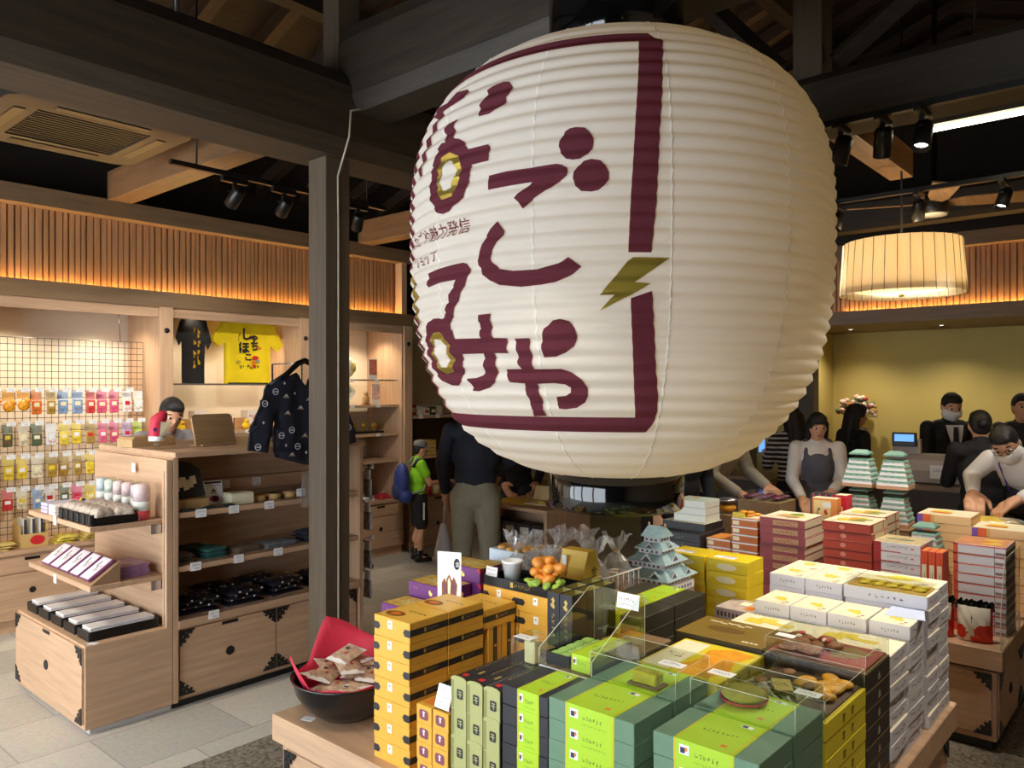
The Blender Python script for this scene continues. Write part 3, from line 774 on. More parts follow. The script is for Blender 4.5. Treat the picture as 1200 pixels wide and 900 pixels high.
# ---- display tables
def display_table(x0, x1, y0, y1, label):
    t = thing('display_table', label, 'table', ((x0+x1)/2, (y0+y1)/2, 0))
    part(MB().box(x0,x1,y0,y1,.40,.50,OAKY,.004), 'tabletop', t)
    part(MB().box(x0+.03,x1-.03,y0+.03,y1-.03,.385,.40,BLACK), 'shadow_gap', t)
    part(MB().box(x0+.03,x1-.03,y0+.03,y1-.03,.05,.385,OAK,.003), 'body', t)
    part(MB().box(x0+.05,x1-.05,y0+.05,y1-.05,0,.05,BLACK), 'plinth', t)
    for side in (0, 1):                                            # drawers on the two faces one can see
        for i in range(3):
            if side == 0:
                a = y0+.05 + i*(y1-y0-.1)/3; b = a+(y1-y0-.1)/3-.01
                d = part(MB().box(x0+.022,x0+.031,a,b,.08,.375,OAKY,.002), 'drawer', t)
                part(pull_disc((x0+.022,(a+b)/2,.23), Vector((-1,0,0))), 'pull', d)
                for (yy, zz, uy_, uz_) in ((b,.375,-1,-1),(b,.08,-1,1),(a,.375,1,-1),(a,.08,1,1)):
                    part(corner_iron((x0+.0185,yy,zz), Y_*uy_, Z_*uz_, .075) if uy_*uz_ < 0 else corner_iron((x0+.0185,yy,zz), Z_*uz_, Y_*uy_, .075), 'corner_iron', d)
            else:
                a = x0+.05 + i*(x1-x0-.1)/3; b = a+(x1-x0-.1)/3-.01
                d = part(MB().box(a,b,y0+.022,y0+.031,.08,.375,OAKX,.002), 'drawer', t)
                part(pull_disc(((a+b)/2,y0+.022,.23), Vector((0,-1,0))), 'pull', d)
                for (xx, zz, ux_, uz_) in ((b,.375,-1,-1),(b,.08,-1,1),(a,.375,1,-1),(a,.08,1,1)):
                    part(corner_iron((xx,y0+.0185,zz), X_*ux_, Z_*uz_, .075) if ux_*uz_ > 0 else corner_iron((xx,y0+.0185,zz), Z_*uz_, X_*ux_, .075), 'corner_iron', d)
    return t
table1 = display_table(1.66, 3.515, .725, 2.68, 'oak display table with black iron corners heaped with sweets boxes under the lantern')
table2 = display_table(4.33, 6.2, .70, 2.70, 'oak display table with black iron corners beyond the white boxes, nearer the cash desk')
price_card(table1, (1.70,2.55,.5005), Vector((.35,-.94,0)), Vector((.94,.35,0)), .05, .035, 4, th=.0012)

# ---- two-sided shelf unit by the column, with the end display
def cabinet_door(parent, o, ux, w, h, n, slot=True, irons=(1,1,1,1), seed=0):
    """flush door: o is the lower corner, ux runs along it, n points out of it"""
    o = Vector(o); th = .012
    if ux.cross(Z_).dot(n) > 0: mb = MB().prism([(0,0),(w,0),(w,h),(0,h)], o, ux, Z_, th, OAKX if abs(ux.x) > .5 else OAKY)
    else: mb = MB().prism([(0,0),(h,0),(h,w),(0,w)], o, Z_, ux, th, OAKX if abs(ux.x) > .5 else OAKY)
    d = part(mb, 'door', parent)
    part(pull_disc(o + ux*w*.5 + Z_*h*.5 + n*th, n, .026), 'pull', d)
    if slot:
        a = o + ux*(w*.5-.05) + Z_*(h-.022) + n*th
        fr = (ux, Z_) if ux.cross(Z_).dot(n) > 0 else (Z_, ux)
        sl = MB().prism([(0,0),(.1,0),(.1,.018),(0,.018)], a, ux, Z_, .002, BLACK) if fr[0] is ux else MB().prism([(0,0),(.018,0),(.018,.1),(0,.1)], a, Z_, ux, .002, BLACK)
        part(sl, 'finger_slot', d)
    s = .085
    for k, (sx, sz) in enumerate(((0,0),(1,0),(1,1),(0,1))):
        if not irons[k]: continue
        c = o + ux*w*sx + Z_*h*sz + n*(th+.0005)
        a = ux*(1-2*sx); b = Z_*(1-2*sz)
        if a.cross(b).dot(n) < 0: a, b = b, a
        part(corner_iron(c, a, b, s, .003), 'corner_iron', d)
    return d
gl = thing('shelf_unit', 'tall oak shelf unit with three goods shelves standing behind the dark column', 'shelf', (2.64, 4.7, 0))
GX0, GX1, GY0, GY1 = 2.0, 3.29, 4.2, 5.2
part(MB().box(GX0,GX1,GY0+.02,GY1-.02,0,.03,BLACK), 'plinth', gl)
part(MB().box(GX0+.03,GX1-.03,GY0+.03,GY1,.03,.43,OAKX), 'base_cabinet', gl)
part(MB().box(GX0+.03,GX1-.03,GY0-.005,GY1,.43,.475,OAKX,.003), 'base_shelf', gl)
part(MB().box(GX0,GX0+.03,GY0,GY1,.03,1.37,OAK,.002), 'side_panel', gl)
part(MB().box(GX1-.03,GX1,GY0,GY1,.03,1.37,OAK,.002), 'side_panel', gl)
part(MB().box(GX0+.03,GX1-.03,4.68,4.70,.475,1.37,OAKIN), 'back_panel', gl)
part(MB().box(GX0+.03,GX1-.03,4.62,4.68,1.10,1.18,OAKX), 'card_rail', gl)
part(MB().box(GX0+.0,GX1+.01,GY0-.02,GY1,1.37,1.40,OAKX,.003), 'top_board', gl)
for z in (1.035, .74):
    part(MB().box(GX0+.03,GX1-.03,GY0+.01,4.68,z,z+.03,OAKX,.002), 'shelf', gl)
for i in range(2):
    cabinet_door(gl, (GX0+.045+i*.605, GY0+.03, .055), X_, .595, .36, Vector((0,-1,0)), irons=(1,1,1,1))
for i, (x, z) in enumerate(((2.13,1.028),(2.33,1.026),(2.56,1.026),(2.1,.735),(2.36,.735),(2.62,.735),(2.92,.735),(2.2,.448),(2.78,1.08),(2.95,1.08))):
    price_card(gl, (x, GY0+.008 if z != .448 else GY0-.006, z), X_, Z_, .062, .046, i)
for x in (2.50, 2.72):
    price_card(gl, (x, 4.618, 1.12), X_, Z_, .06, .05, int(x*10))
el = thing('end_display_shelf', 'low oak end unit with two bracket shelves at the near end of the shelf unit', 'shelf', (1.77, 4.7, 0))
EX0, EX1 = 1.55, 1.997
part(MB().box(EX0+.03,EX1,GY0+.02,GY1-.02,0,.03,GREYP), 'plinth', el)
part(MB().box(EX0,EX1,GY0,GY1,.03,.455,OAKX,.003), 'base_cabinet', el)
part(MB().box(EX1-.02,EX1-.001,GY0+.05,GY1,.455,1.36,OAKY), 'back_panel', el)
part(MB().box(EX1-.035,EX1-.001,GY0,GY0+.05,.455,1.36,OAK,.002), 'front_post', el)
part(MB().box(EX1-.038,EX1-.034,GY0+.02,GY0+.026,.46,1.3,CHROME), 'shelf_rail', el)
for z in (1.01, .705):
    s = part(MB().box(EX0+.045,EX1-.02,GY0+.06,GY1-.04,z,z+.028,OAKY,.003), 'shelf', el)
    part(MB().box(EX1-.09,EX1-.02,GY0+.058,GY0+.064,z-.05,z+.0,CHROME), 'bracket', s)
cabinet_door(el, (EX0, GY0+.01, .06), Y_, .98, .385, Vector((-1,0,0)))
price_card(el, (1.57,4.235,.4555), Vector((.5,-.86,0)), Vector((.86,.5,0)), .05,.03,3, th=.0012)
price_card(el, (EX0+.043,4.75,1.0), -Y_, Z_, .04,.05,5)
price_card(el, (EX0+.043,4.75,.68), -Y_, Z_, .04,.05,6)
price_card(el, (EX1-.038,4.62,1.27), -Y_, Z_, .045,.05,8)

# ---- built-in wall cabinets along the slatted wall
def bay(x0, x1, label, nd, shelves, base=.59, bolts=True, back=PLASTER):
    t = thing('wall_cabinet', label, 'cabinet', ((x0+x1)/2, 6.65, 0))
    part(MB().box(x0,x1,6.40,6.94,0,.09,OAKX), 'plinth', t)
    part(MB().box(x0,x1,6.37,6.94,.09,base-.03,OAKX), 'base_cabinet', t)
    part(MB().box(x0,x1,6.34,6.94,base-.03,base,OAKX,.003), 'worktop', t)
    w = (x1-x0-.04)/nd
    for i in range(nd):
        d = part(MB().box(x0+.02+i*w,x0+.01+(i+1)*w,6.355,6.37,base-.16,base-.05,OAKX,.002), 'drawer', t)
        part(MB().box(x0+.02+(i+.5)*w-.05,x0+.02+(i+.5)*w+.05,6.352,6.3555,base-.075,base-.055,BLACK), 'finger_slot', d)
        d = part(MB().box(x0+.02+i*w,x0+.01+(i+1)*w,6.355,6.37,.10,base-.17,OAKX,.002), 'door', t)
        part(pull_disc((x0+.02+(i+.5)*w,6.355,base*.5), Vector((0,-1,0)), .022), 'pull', d)
    for x in (x0, x1-.03):
        part(MB().box(x,x+.03,6.36,6.94,base,2.40,OAK,.002), 'side_panel', t)
    for z, gls in shelves:
        if gls: part(MB().box(x0+.03,x1-.03,6.42,6.92,z-.012,z,CLEAR).box(x0+.03,x1-.03,6.418,6.4195,z-.014,z+.001,CHROME), 'glass_shelf', t)
        else: part(MB().box(x0+.03,x1-.03,6.40,6.92,z-.028,z,OAKX,.002), 'shelf', t)
    return t
bay1 = bay(1.66, 2.94, 'oak wall bay with black hook grid full of hanging souvenirs', 2, ())
bay0 = bay(.30, 1.62, 'oak wall bay next to the hook grid, at the edge of view', 2, ())
bay2 = bay(2.98, 4.26, 'oak wall bay with the yellow T-shirt on its glass shelf', 2, ((1.79,1),(1.38,0),(1.08,0)))
bay3 = bay(4.30, 5.52, 'oak wall bay with round white lanterns on its upper glass shelf', 2, ((1.84,1),(1.58,0),(1.28,0),(1.0,0)))
for i, x in enumerate((1.64, 2.96, 4.28, 5.56)):
    t = thing('wall_post', ['oak post between the first wall bay and the hook grid bay','oak post between hook grid bay and T-shirt bay','oak post between T-shirt bay and lantern bay','oak end post where the slatted band stops'][i], 'post', (x, 6.38, 0))
    part(MB().box(x-.055 if i else x-.02,x+.055 if i else x+.02,6.33,6.355,.6,2.41,OAK,.002), 'post', t)
    part(MB().lathe([(0,6.318),(.02,6.32),(.022,6.33)],(x,0,2.22),BLACK,14,cap=False,axis='y'), 'bolt', t)
bw = thing('wall_cabinet', 'low dark shelf bay with small goods beyond the slatted band', 'cabinet', (6.7, 6.65, 0))
part(MB().box(5.64,8.0,6.40,6.94,0,.56,OAKX,.003), 'base_cabinet', bw)
part(MB().box(5.64,8.0,6.90,6.94,.56,1.42,M('dark_panel',(96,76,58),.6)), 'back_panel', bw)
part(MB().box(5.62,8.0,6.38,6.94,1.42,1.45,OAKX,.003), 'shelf', bw)
part(MB().box(5.64,8.0,6.45,6.90,.97,1.0,OAKX,.003), 'shelf', bw)
for i in range(3):
    d = part(MB().box(5.66+i*.78,6.43+i*.78,6.385,6.40,.05,.40,OAKX,.002), 'door', bw); part(pull_disc((6.04+i*.78,6.385,.25),Vector((0,-1,0)),.022),'pull',d)
    d = part(MB().box(5.66+i*.78,6.43+i*.78,6.385,6.40,.41,.55,OAKX,.002), 'drawer', bw); part(MB().box(6.0+i*.78,6.1+i*.78,6.382,6.3855,.52,.54,BLACK),'finger_slot',d)
for i, x in enumerate((5.75, 6.0)): price_card(bw, (x,6.378,1.42), X_, Z_, .06,.045,i)

# ---- low gondola beyond the table, dark boxes on its lower shelf
g2 = thing('low_shelf_unit', 'low oak shelf unit with dark boxes below, behind the man in dark jacket', 'shelf', (5.3, 4.37, 0))
part(MB().box(5.0,5.6,4.0,4.75,0,.10,OAKX,.003), 'plinth', g2)
part(MB().box(5.0,5.6,4.0,4.75,.72,.75,OAKY,.003), 'top_board', g2)
part(MB().box(5.0,5.6,4.0,4.03,.10,.72,OAK), 'side_panel', g2); part(MB().box(5.0,5.6,4.72,4.75,.10,.72,OAK), 'side_panel', g2)
part(MB().box(5.28,5.32,4.03,4.72,.10,.72,OAKIN), 'back_panel', g2)
part(MB().box(5.0,5.28,4.03,4.72,.40,.42,OAKY), 'shelf', g2)
for i in range(2): price_card(g2, (4.998,4.16+i*.08,.405), -Y_, Z_, .06,.03,i)

# ---- cash counter
ct = thing('cash_counter', 'dark brown cash counter in front of the mustard wall', 'counter', (7.45, .4, 0))
part(MB().box(7.15,7.75,-1.6,2.2,.90,.95,TRIMY,.004), 'worktop', ct)
part(MB().box(7.2,7.7,-1.55,2.15,.06,.90,M('dark_brown_panel',(66,50,40),.5,var=.15,scale=6)), 'body', ct)
part(MB().box(7.25,7.65,-1.5,2.1,0,.06,BLACK), 'plinth', ct)
bc = thing('side_counter', 'dark low counter by the corner post behind the striped shirt', 'counter', (7.75, 3.3, 0))
part(MB().box(7.4,7.85,3.25,4.6,.0,.84,M('dark_brown_panel',(66,50,40)),.004), 'body', bc); part(MB().box(7.37,7.88,3.22,4.62,.84,.88,TRIMY,.004), 'worktop', bc)
# register
rg_ = thing('cash_register', 'grey cash register with blue customer display on the counter', 'cash register', (7.40, 1.775, .95), R(8))
RGM = M('warm_grey_plastic', (184, 172, 160), .4)
MB().prism([(-.19,0),(.19,0),(.19,.16),(.12,.235),(-.12,.235),(-.19,.20)], (.0,.27,0), (1,0,0), (0,0,1), .54, RGM).build('body', rg_)
MB().box(-.2,.2,-.28,.28,.0,.012,BLACK,.003).build('foot', rg_)
MB().box(-.195,-.19,-.26,.26,.02,.11,M('mid_grey_plastic',(150,140,130),.45)).build('cash_drawer', rg_)
MB().box(-.06,.06,.02,.24,.235,.36,RGM,.012).box(-.03,.03,.10,.16,.36,.39,RGM).build('printer', rg_)
dsp = MB().box(-.1,-.06,.05,.24,.30,.42,BLACK,.008).build('customer_display', rg_)
MB().box(-.104,-.1005,.07,.22,.345,.405,M('blue_screen',(96,150,225),emit=1.2)).build('screen', dsp)
MB().box(-.196,-.191,-.22,-.06,.05,.16,WHITE).scribble((-.197,-.08,.1),(0,-1,0),(0,0,1),.12,.03,GREYINK,6,3,.0008).build('notice', rg_)
tray = thing('coin_tray', 'small cream coin tray beside the register on the counter', 'tray', (7.35,1.33,.95))
MB().prism(rrect(.2,.16,.02),(0,0,0),(1,0,0),(0,1,0),.012,OFFW).prism(rrect(.2,.16,.02),(0,0,.012),(1,0,0),(0,1,0),.018,OFFW,[rrect(.18,.14,.015)[::-1]]).build('tray', tray)
MB().box(-.05,.05,-.05,.05,.0125,.02,M('grey_rubber',(120,120,116),.7)).build('mat', tray)
term = thing('card_terminal', 'dark grey card terminal on the counter beside the coin tray', 'card terminal', (7.35,1.15,.95))
MB().box(-.08,.08,-.06,.06,0,.05,M('charcoal_plastic',(58,60,58),.4),.008).build('body', term)
MB().box(-.06,.0,-.045,.045,.0505,.053,M('pale_lcd',(150,160,150),.3)).build('screen', term)
kp = MB()
for a in range(3):
    for b in range(3): kp.box(.015+a*.02,.03+a*.02,-.04+b*.03,-.018+b*.03,.0505,.055,GREYP)
kp.build('keypad', term)
# ================================================================ goods on the first table
YEL = M('mustard_carton', (226, 170, 62), .45, var=.05, scale=20)
YELT = M('mustard_carton_top', (236, 186, 78), .4)
BRP = M('brown_cake_print', (150, 84, 32), .5, var=.4, scale=40)
PURP = M('purple_carton', (104, 42, 112), .42)
GRN = M('sage_green_carton', (104, 136, 108), .5, var=.05, scale=30)
LIME = M('lime_paper_sleeve', (174, 212, 42), .45)
CHAR = M('charcoal_carton', (40, 40, 44), .45, var=.1, scale=30)
OLV = M('olive_carton_end', (172, 172, 112), .42)
RED = M('red_print', (206, 44, 48), .45)
ORG = M('orange_print', (226, 128, 44), .45)
MARP = M('plum_label_print', (132, 70, 84), .5)
WBOX = M('white_carton', (226, 222, 226), .55)
CRM = M('cream_print', (244, 232, 196), .5)
YPR = M('yellow_print', (236, 208, 60), .5, var=.2, scale=60)
BRN = M('bronze_carton_top', (134, 108, 44), .38)
DKB = M('dark_brown_carton', (52, 44, 36), .45, var=.1, scale=30)
LEM = M('lemon_carton', (228, 208, 42), .42)
ORPH = M('orange_food_print', (240, 160, 28), .45, var=.25, scale=18)
SILV = M('silver_print', (176, 172, 164), .4)
RISER = wood('riser_wood', (150, 122, 88), .6, 0)

def kbox(dx, dy, dz, m, bev=.0015):
    return MB().box(-dx/2, dx/2, -dy/2, dy/2, 0, dz, m, bev)
def front(dx, dy): return Vector((-dx/2, dy/2, 0)), Vector((0,-1,0)), Vector((0,0,1))     # the end facing -x
def side(dx, dy): return Vector((-dx/2, -dy/2, 0)), Vector((1,0,0)), Vector((0,0,1))       # the face facing -y
def top(dx, dy, dz): return Vector((-dx/2, dy/2, dz)), Vector((0,-1,0)), Vector((1,0,0))
def riser(x0, x1, y0, y1, h, label):
    t = thing('display_riser', label, 'riser', ((x0+x1)/2, (y0+y1)/2, .5005))
    a, b = (x1-x0)/2, (y1-y0)/2
    MB().box(-a,a,-b,b,h-.012,h,RISER,.002).build('top_panel', t)
    MB().box(-a+.005,a-.005,-b+.005,b-.005,0,h-.012,RISER).build('body', t)

# --- mustard cake box with a black band
dx, dy, dz = .172, .181, .0688
o, u, v = top(dx, dy, dz)
mb = kbox(dx, dy, dz, YEL); mb.rect(o+u*.006+v*.006, u, v, dy-.012, dx-.012, YELT)
pts = [o+u*(.055+.042*math.cos(a))+v*(.048+.026*math.sin(a))+Z_*.001 for a in [2*PI*k/18 for k in range(18)]]
mb.poly(pts, BRP)
mb.poly([p*.55 + (o+u*.055+v*.052)*.45 + Z_*.0006 for p in pts], ORG)
mb.scribble(o+u*.07+v*.088, u, v, .09, .018, INK, 8, 1)
so, su, sv = side(dx, dy); mb.rect(so+sv*.003+su*.004, su, sv, .002, .06, BRP)
root = tag(mb.build('cake_box'), cat='box')
b = MB(); b.rect(so+sv*.024, su, sv, dx, .022, CHAR, .0009)
fo, fu, fv = front(dx, dy)
hexa = [(0,.022),(-.024,.022),(-.033,.034),(-.024,.046),(0,.046)]
b.add([fo+fu*dy+fu*p[0]+fv*p[1]+Vector((-.0009,0,0)) for p in hexa], [(0,1,2,3,4)], CHAR)
MB().add([fo-fu*p[0]+fv*p[1]+Vector((-.0009,0,0)) for p in hexa], [(4,3,2,1,0)], CHAR).build('black_tab', root)
b.rect(so+su*.062+sv*.029, su, sv, .010, .013, GOLD, .0014); b.scribble(so+su*.076+sv*.030, su, sv, .05, .011, GOLD, 7, 2, .0014)
b.build('black_band', root)
MB().rect(fo+fu*.072+fv*.033, fu, fv, .022, .028, WHITE, .001).rect(fo+fu*.078+fv*.046, fu, fv, .008, .008, GOLD, .0014).build('price_sticker', root)
CAKE = Kind(root)
D_ = 'mustard cake box with black band'
stack(CAKE, 1.787, 2.022, .5, 7, dz, D_, 'beside the black bowl', 'mustard cake boxes')
stack(CAKE, 1.963, 2.022, .5, 7, dz, D_, 'before the picture card', 'mustard cake boxes')
stack(CAKE, 2.140, 2.022, .5, 3, dz, D_, 'under the upright pair', 'mustard cake boxes')
for i, x in enumerate((2.092, 2.168)):
    CAKE.put((x+.034-.0344+.0, 2.022, .7085+.086), 0, 'mustard cake box standing on edge, ' + ('nearer the bowl' if i == 0 else 'nearer the acrylic sample stand'), 'mustard cake boxes', ry=R(90))
# re-seat the two edge-standing boxes so that their ends rest on the stack
for ob in [q for q in COL.objects if q.get('label','').startswith('mustard cake box standing')]:
    ob.location.x = ob.location.x - .0344 + .02
CAKE.put((2.140, 2.022, .882), 0, 'mustard cake box lying across the two upright cake boxes', 'mustard cake boxes')
stack(CAKE, 2.322, 2.018, .5, 7, dz, D_, 'below the white cup', 'mustard cake boxes')
stack(CAKE, 2.322, 1.834, .5, 7, dz, D_, 'below the golden fritter', 'mustard cake boxes')
# --- little mustard boxes with plum label
dx, dy, dz = .21, .0705, .0588
mb = kbox(dx, dy, dz, YEL); o, u, v = top(dx, dy, dz); mb.rect(o+u*.01+v*.02, u, v, .05, .09, ORG); mb.scribble(o+u*.012+v*.12, u, v, .045, .02, BRP, 4, 3)
root = tag(mb.build('sweets_box'), cat='box')
fo, fu, fv = front(dx, dy)
lp = [(.020,.014),(.050,.014),(.056,.020),(.056,.040),(.050,.046),(.020,.046),(.014,.040),(.014,.020)]
mb = MB().add([fo+fu*p[0]+fv*p[1]+Vector((-.0008,0,0)) for p in lp], [tuple(range(8))], MARP)
mb.rect(fo+fu*.032+fv*.024, fu, fv, .006, .014, WHITE, .0012); mb.rect(fo+fu*.030+fv*.036, fu, fv, .010, .005, WHITE, .0012); mb.build('plum_label', root)
SWB = Kind(root)
stack(SWB, 1.806, 1.862, .5, 4, dz, 'narrow mustard sweets box with plum label', 'next to the cake boxes', 'narrow mustard sweets boxes')
stack(SWB, 1.806, 1.789, .5, 4, dz, 'narrow mustard sweets box with plum label', 'under the price card', 'narrow mustard sweets boxes')
def card_holder(x, y, z, rz, w, h, label, lines=3, tilt=18):
    t = thing('price_card_holder', label, 'price card', (x, y, z), rz)
    c, s = math.cos(R(tilt)), math.sin(R(tilt))
    uy = Vector((s, 0, c)); ux = Vector((0,-1,0)); o = Vector((-.01, w/2, .004))
    MB().prism([(0,0),(w,0),(w,h),(0,h)], o, ux, uy, -.003, CLEAR).box(-.012, .045, -w/2, w/2, 0, .004, CLEAR).build('acrylic_holder', t)
    mb = MB().rect(o+ux*.002+uy*.002, ux, uy, w-.004, h-.004, WHITE, .0012)
    for i in range(lines): mb.scribble(o+ux*w*.12+uy*(h*(.72-.25*i)), ux, uy, w*(.76 if i < lines-1 else .4), h*.13, MARP if i < 2 else INK, 8, i+int(x*100), .002)
    mb.build('card', t)
    return t
card_holder(1.72, 1.792, .737, 0, .068, .075, 'small white price card in acrylic holder on the narrow mustard boxes')

# --- long black boxes with olive ends
dx, dy, dz = .35, .0665, .0893
mb = kbox(dx, dy, dz, CHAR); o, u, v = top(dx, dy, dz)
mb.rect(o+u*.012+v*.03, u, v, .02, .02, RED); mb.scribble(o+u*.02+v*.09, v, -u, .16, .012, GOLD, 12, 5); mb.rect(o+u*.042+v*.07, u, v, .010, .03, GOLD)
root = tag(mb.build('tea_sweets_box'), cat='box')
fo, fu, fv = front(dx, dy)
fl = [(.001,.0),(dy-.001,0),(dy-.001,dz+.002),(dy-.012,dz+.008),(dy*.5,dz+.010),(.012,dz+.008),(.001,dz+.002)]
mb = MB().prism(fl, fo, fu, fv, .004, OLV); mb.rect(fo+fu*.002+Vector((-.004,0,0)), fu, fv, .012, dz-.004, M('olive_fold', (138,138,84), .5), .0006)
lg = rrect(.026, .030, .005); mb.add([fo+fu*(.040+p[0])+fv*(.046+p[1])+Vector((-.0048,0,0)) for p in lg], [tuple(range(len(lg)))], CHAR)
mb.rect(fo+fu*.033+fv*.052+Vector((-.004,0,0)), fu, fv, .014, .003, OLV, .0014).rect(fo+fu*.040+fv*.036+Vector((-.004,0,0)), fu, fv, .003, .016, OLV, .0014).rect(fo+fu*.032+fv*.044+Vector((-.004,0,0)), fu, fv, .016, .003, OLV, .0014)
mb.build('end_flap', root)
TEA = Kind(root)
for i, (y, w) in enumerate(((1.706,'next to the narrow mustard boxes'),(1.6375,'in the middle column'),(1.569,'next to the lime sleeved boxes'))):
    stack(TEA, 1.879, y, .5 - (0 if i < 2 else 0), 4, dz, 'long black box with olive end', w, 'long black boxes with olive ends')

# --- charcoal boxes with a lime sleeve
def sleeved(name, dx, dy, dz, m, s0, s1, seed):
    mb = kbox(dx, dy, dz, m)
    fo, fu, fv = front(dx, dy)
    root = tag(mb.build(name), cat='box')
    e = .0009; y0, y1 = dy/2-s0, dy/2-s1
    sl = MB().box(-dx/2-e, dx/2+e, y1, y0, -.0001, dz+e, LIME)
    o, u, v = top(dx, dy, dz)
    w = s1-s0
    EDG = M('golden_edge_line', (222, 190, 40), .45)
    for a in (s0+.002, s1-.007):
        sl.rect(fo+fu*a, fu, fv, .003, dz, EDG, .0016); sl.rect(o+u*a+Z_*.0005, u, v, .003, dx, EDG, .0012)
    sl.rect(fo+fu*(s0+w*.10)+fv*dz*.40, fu, fv, w*.17, dz*.42, WHITE, .0014); sl.rect(fo+fu*(s0+w*.12)+fv*dz*.46, fu, fv, w*.08, dz*.24, M('navy_print',(40,44,82),.5), .0018); sl.rect(fo+fu*(s0+w*.19)+fv*dz*.56, fu, fv, w*.05, dz*.16, ORG, .0018)
    sl.scribble(fo+fu*(s0+w*.36)+fv*dz*.38, fu, fv, w*.42, dz*.26, M('moss_print',(112,140,44),.5), 6, seed, .0016)
    sl.scribble(fo+fu*(s0+w*.34)+fv*dz*.16, fu, fv, w*.5, dz*.10, M('moss_print',(112,140,44),.5), 10, seed+1, .0016)
    sl.scribble(o+u*(s0+w*.2)+v*dx*.42+Z_*.0004, u, v, w*.6, dx*.13, M('moss_print',(112,140,44),.5), 8, seed+2)
    sl.rect(o+u*(s0+w*.68)+v*dx*.14+Z_*.0004, u, v, w*.10, dx*.07, ORG); sl.rect(o+u*(s0+w*.62)+v*dx*.84+Z_*.0004, u, v, w*.2, dx*.08, WHITE); sl.rect(o+u*(s0+w*.64)+v*dx*.85+Z_*.0006, u, v, w*.09, dx*.06, M('navy_print',(40,44,82),.5))
    sl.build('paper_sleeve', root)
    return Kind(root)
MAT_ = sleeved('matcha_sweets_box', .19, .170, .0553, CHAR, .058, .138, 11)
stack(MAT_, 1.796, 1.442, .5, 7, .0553, 'charcoal box with lime sleeve', 'beside the olive ended boxes', 'charcoal boxes with lime sleeves')
GRB = sleeved('green_tea_box', .19, .276, .0566, GRN, .058, .216, 12)
stack(GRB, 1.796, 1.216, .5, 7, .0566, 'sage green box with wide lime sleeve', 'next to the charcoal sleeved boxes', 'sage green boxes')
stack(GRB, 1.796, .885, .5, 7, .0566, 'sage green box with wide lime sleeve', 'at the table corner', 'sage green boxes')
stack(GRB, 2.002, .885, .5, 7, .0566, 'sage green box with wide lime sleeve', 'behind the table corner stack', 'sage green boxes')
riser(1.905, 2.10, 1.08, 1.354, .34, 'plain wooden riser under the green sample boxes behind the front stack')
stack(GRB, 2.002, 1.216, .841, 1, .0566, 'sage green box with lime sleeve', 'under the first clear cover', 'sage green boxes')
# clear sample covers
def cover(name, label, x0, x1, y0, y1, z0, h):
    t = thing(name, label, 'cover', ((x0+x1)/2, (y0+y1)/2, z0)); a, b = (x1-x0)/2, (y1-y0)/2
    MB().box(-a,a,-b,b,h-.003,h,CLEAR).build('top_pane', t)
    for (p, q, r, s) in ((-a,-a+.003,-b,b),(a-.003,a,-b,b),(-a+.003,a-.003,-b,-b+.003),(-a+.003,a-.003,b-.003,b)):
        MB().box(p,q,r,s,0,h-.003,CLEAR).build('side_pane', t)
    e = MB(); r = .0007
    for p, q in (((-a,-b,h),(a,-b,h)),((-a,b,h),(a,b,h)),((-a,-b,h),(-a,b,h)),((a,-b,h),(a,b,h)),((-a,-b,0),(-a,-b,h)),((-a,b,0),(-a,b,h)),((a,-b,0),(a,-b,h))):
        e.tube([p,q], r, EDGE, 4)
    e.build('polished_edge', t)
    return t
Z9 = .5 + 7*.057
c1 = cover('sample_cover', 'clear acrylic cover over the green box sample next to the mochi stand', 1.905, 2.10, 1.075, 1.36, Z9+.001, .07)
MB().rect((-.055,-.06,.0705),(0,-1,0),(1,0,0),.075,.04,WHITE,.0006).scribble((-.045,-.07,.0705),(0,-1,0),(1,0,0),.055,.02,GREYINK,6,8,.0012).build('card', c1)
c2 = cover('sample_cover', 'clear acrylic cover over the dark green sample box at the table corner', 1.905, 2.10, .745, 1.03, Z9+.001, .07)
MB().rect((-.03,.13,.0705),(0,-1,0),(1,0,0),.07,.04,WHITE,.0006).scribble((-.02,.12,.0705),(0,-1,0),(1,0,0),.05,.02,GREYINK,6,9,.0012).build('card', c2)
def dorayaki(x, y, z, label):
    t = thing('sample_pancake', label, 'sweet', (x, y, z))
    MB().lathe([(0,.0),(.045,0),(.062,.008),(.064,.014)],(0,0,0),M('pink_red_cup',(214,50,70),.5),28,cap=False).build('paper_cup', t)
    MB().lathe([(0,.010),(.05,.010),(.060,.018),(.060,.026),(.045,.034),(0,.036)],(0,0,0),M('matcha_pancake',(150,142,48),.7,var=.15,scale=30),28,cap=False).build('pancake', t)
dorayaki(2.02, .93, Z9+.001, 'round matcha pancake in a red cup under the corner cover')
tb = thing('sample_sweet', 'small olive block of matcha sweet under the first clear cover', 'sweet', (1.95,1.19,Z9+.001))
MB().box(-.03,.03,-.05,.05,0,.006,M('brown_tray',(96,66,40),.5)).build('tray', tb); MB().box(-.022,.022,-.04,.04,.006,.04,M('olive_jelly',(170,160,30),.35,var=.2,scale=30),.004).build('block', tb)

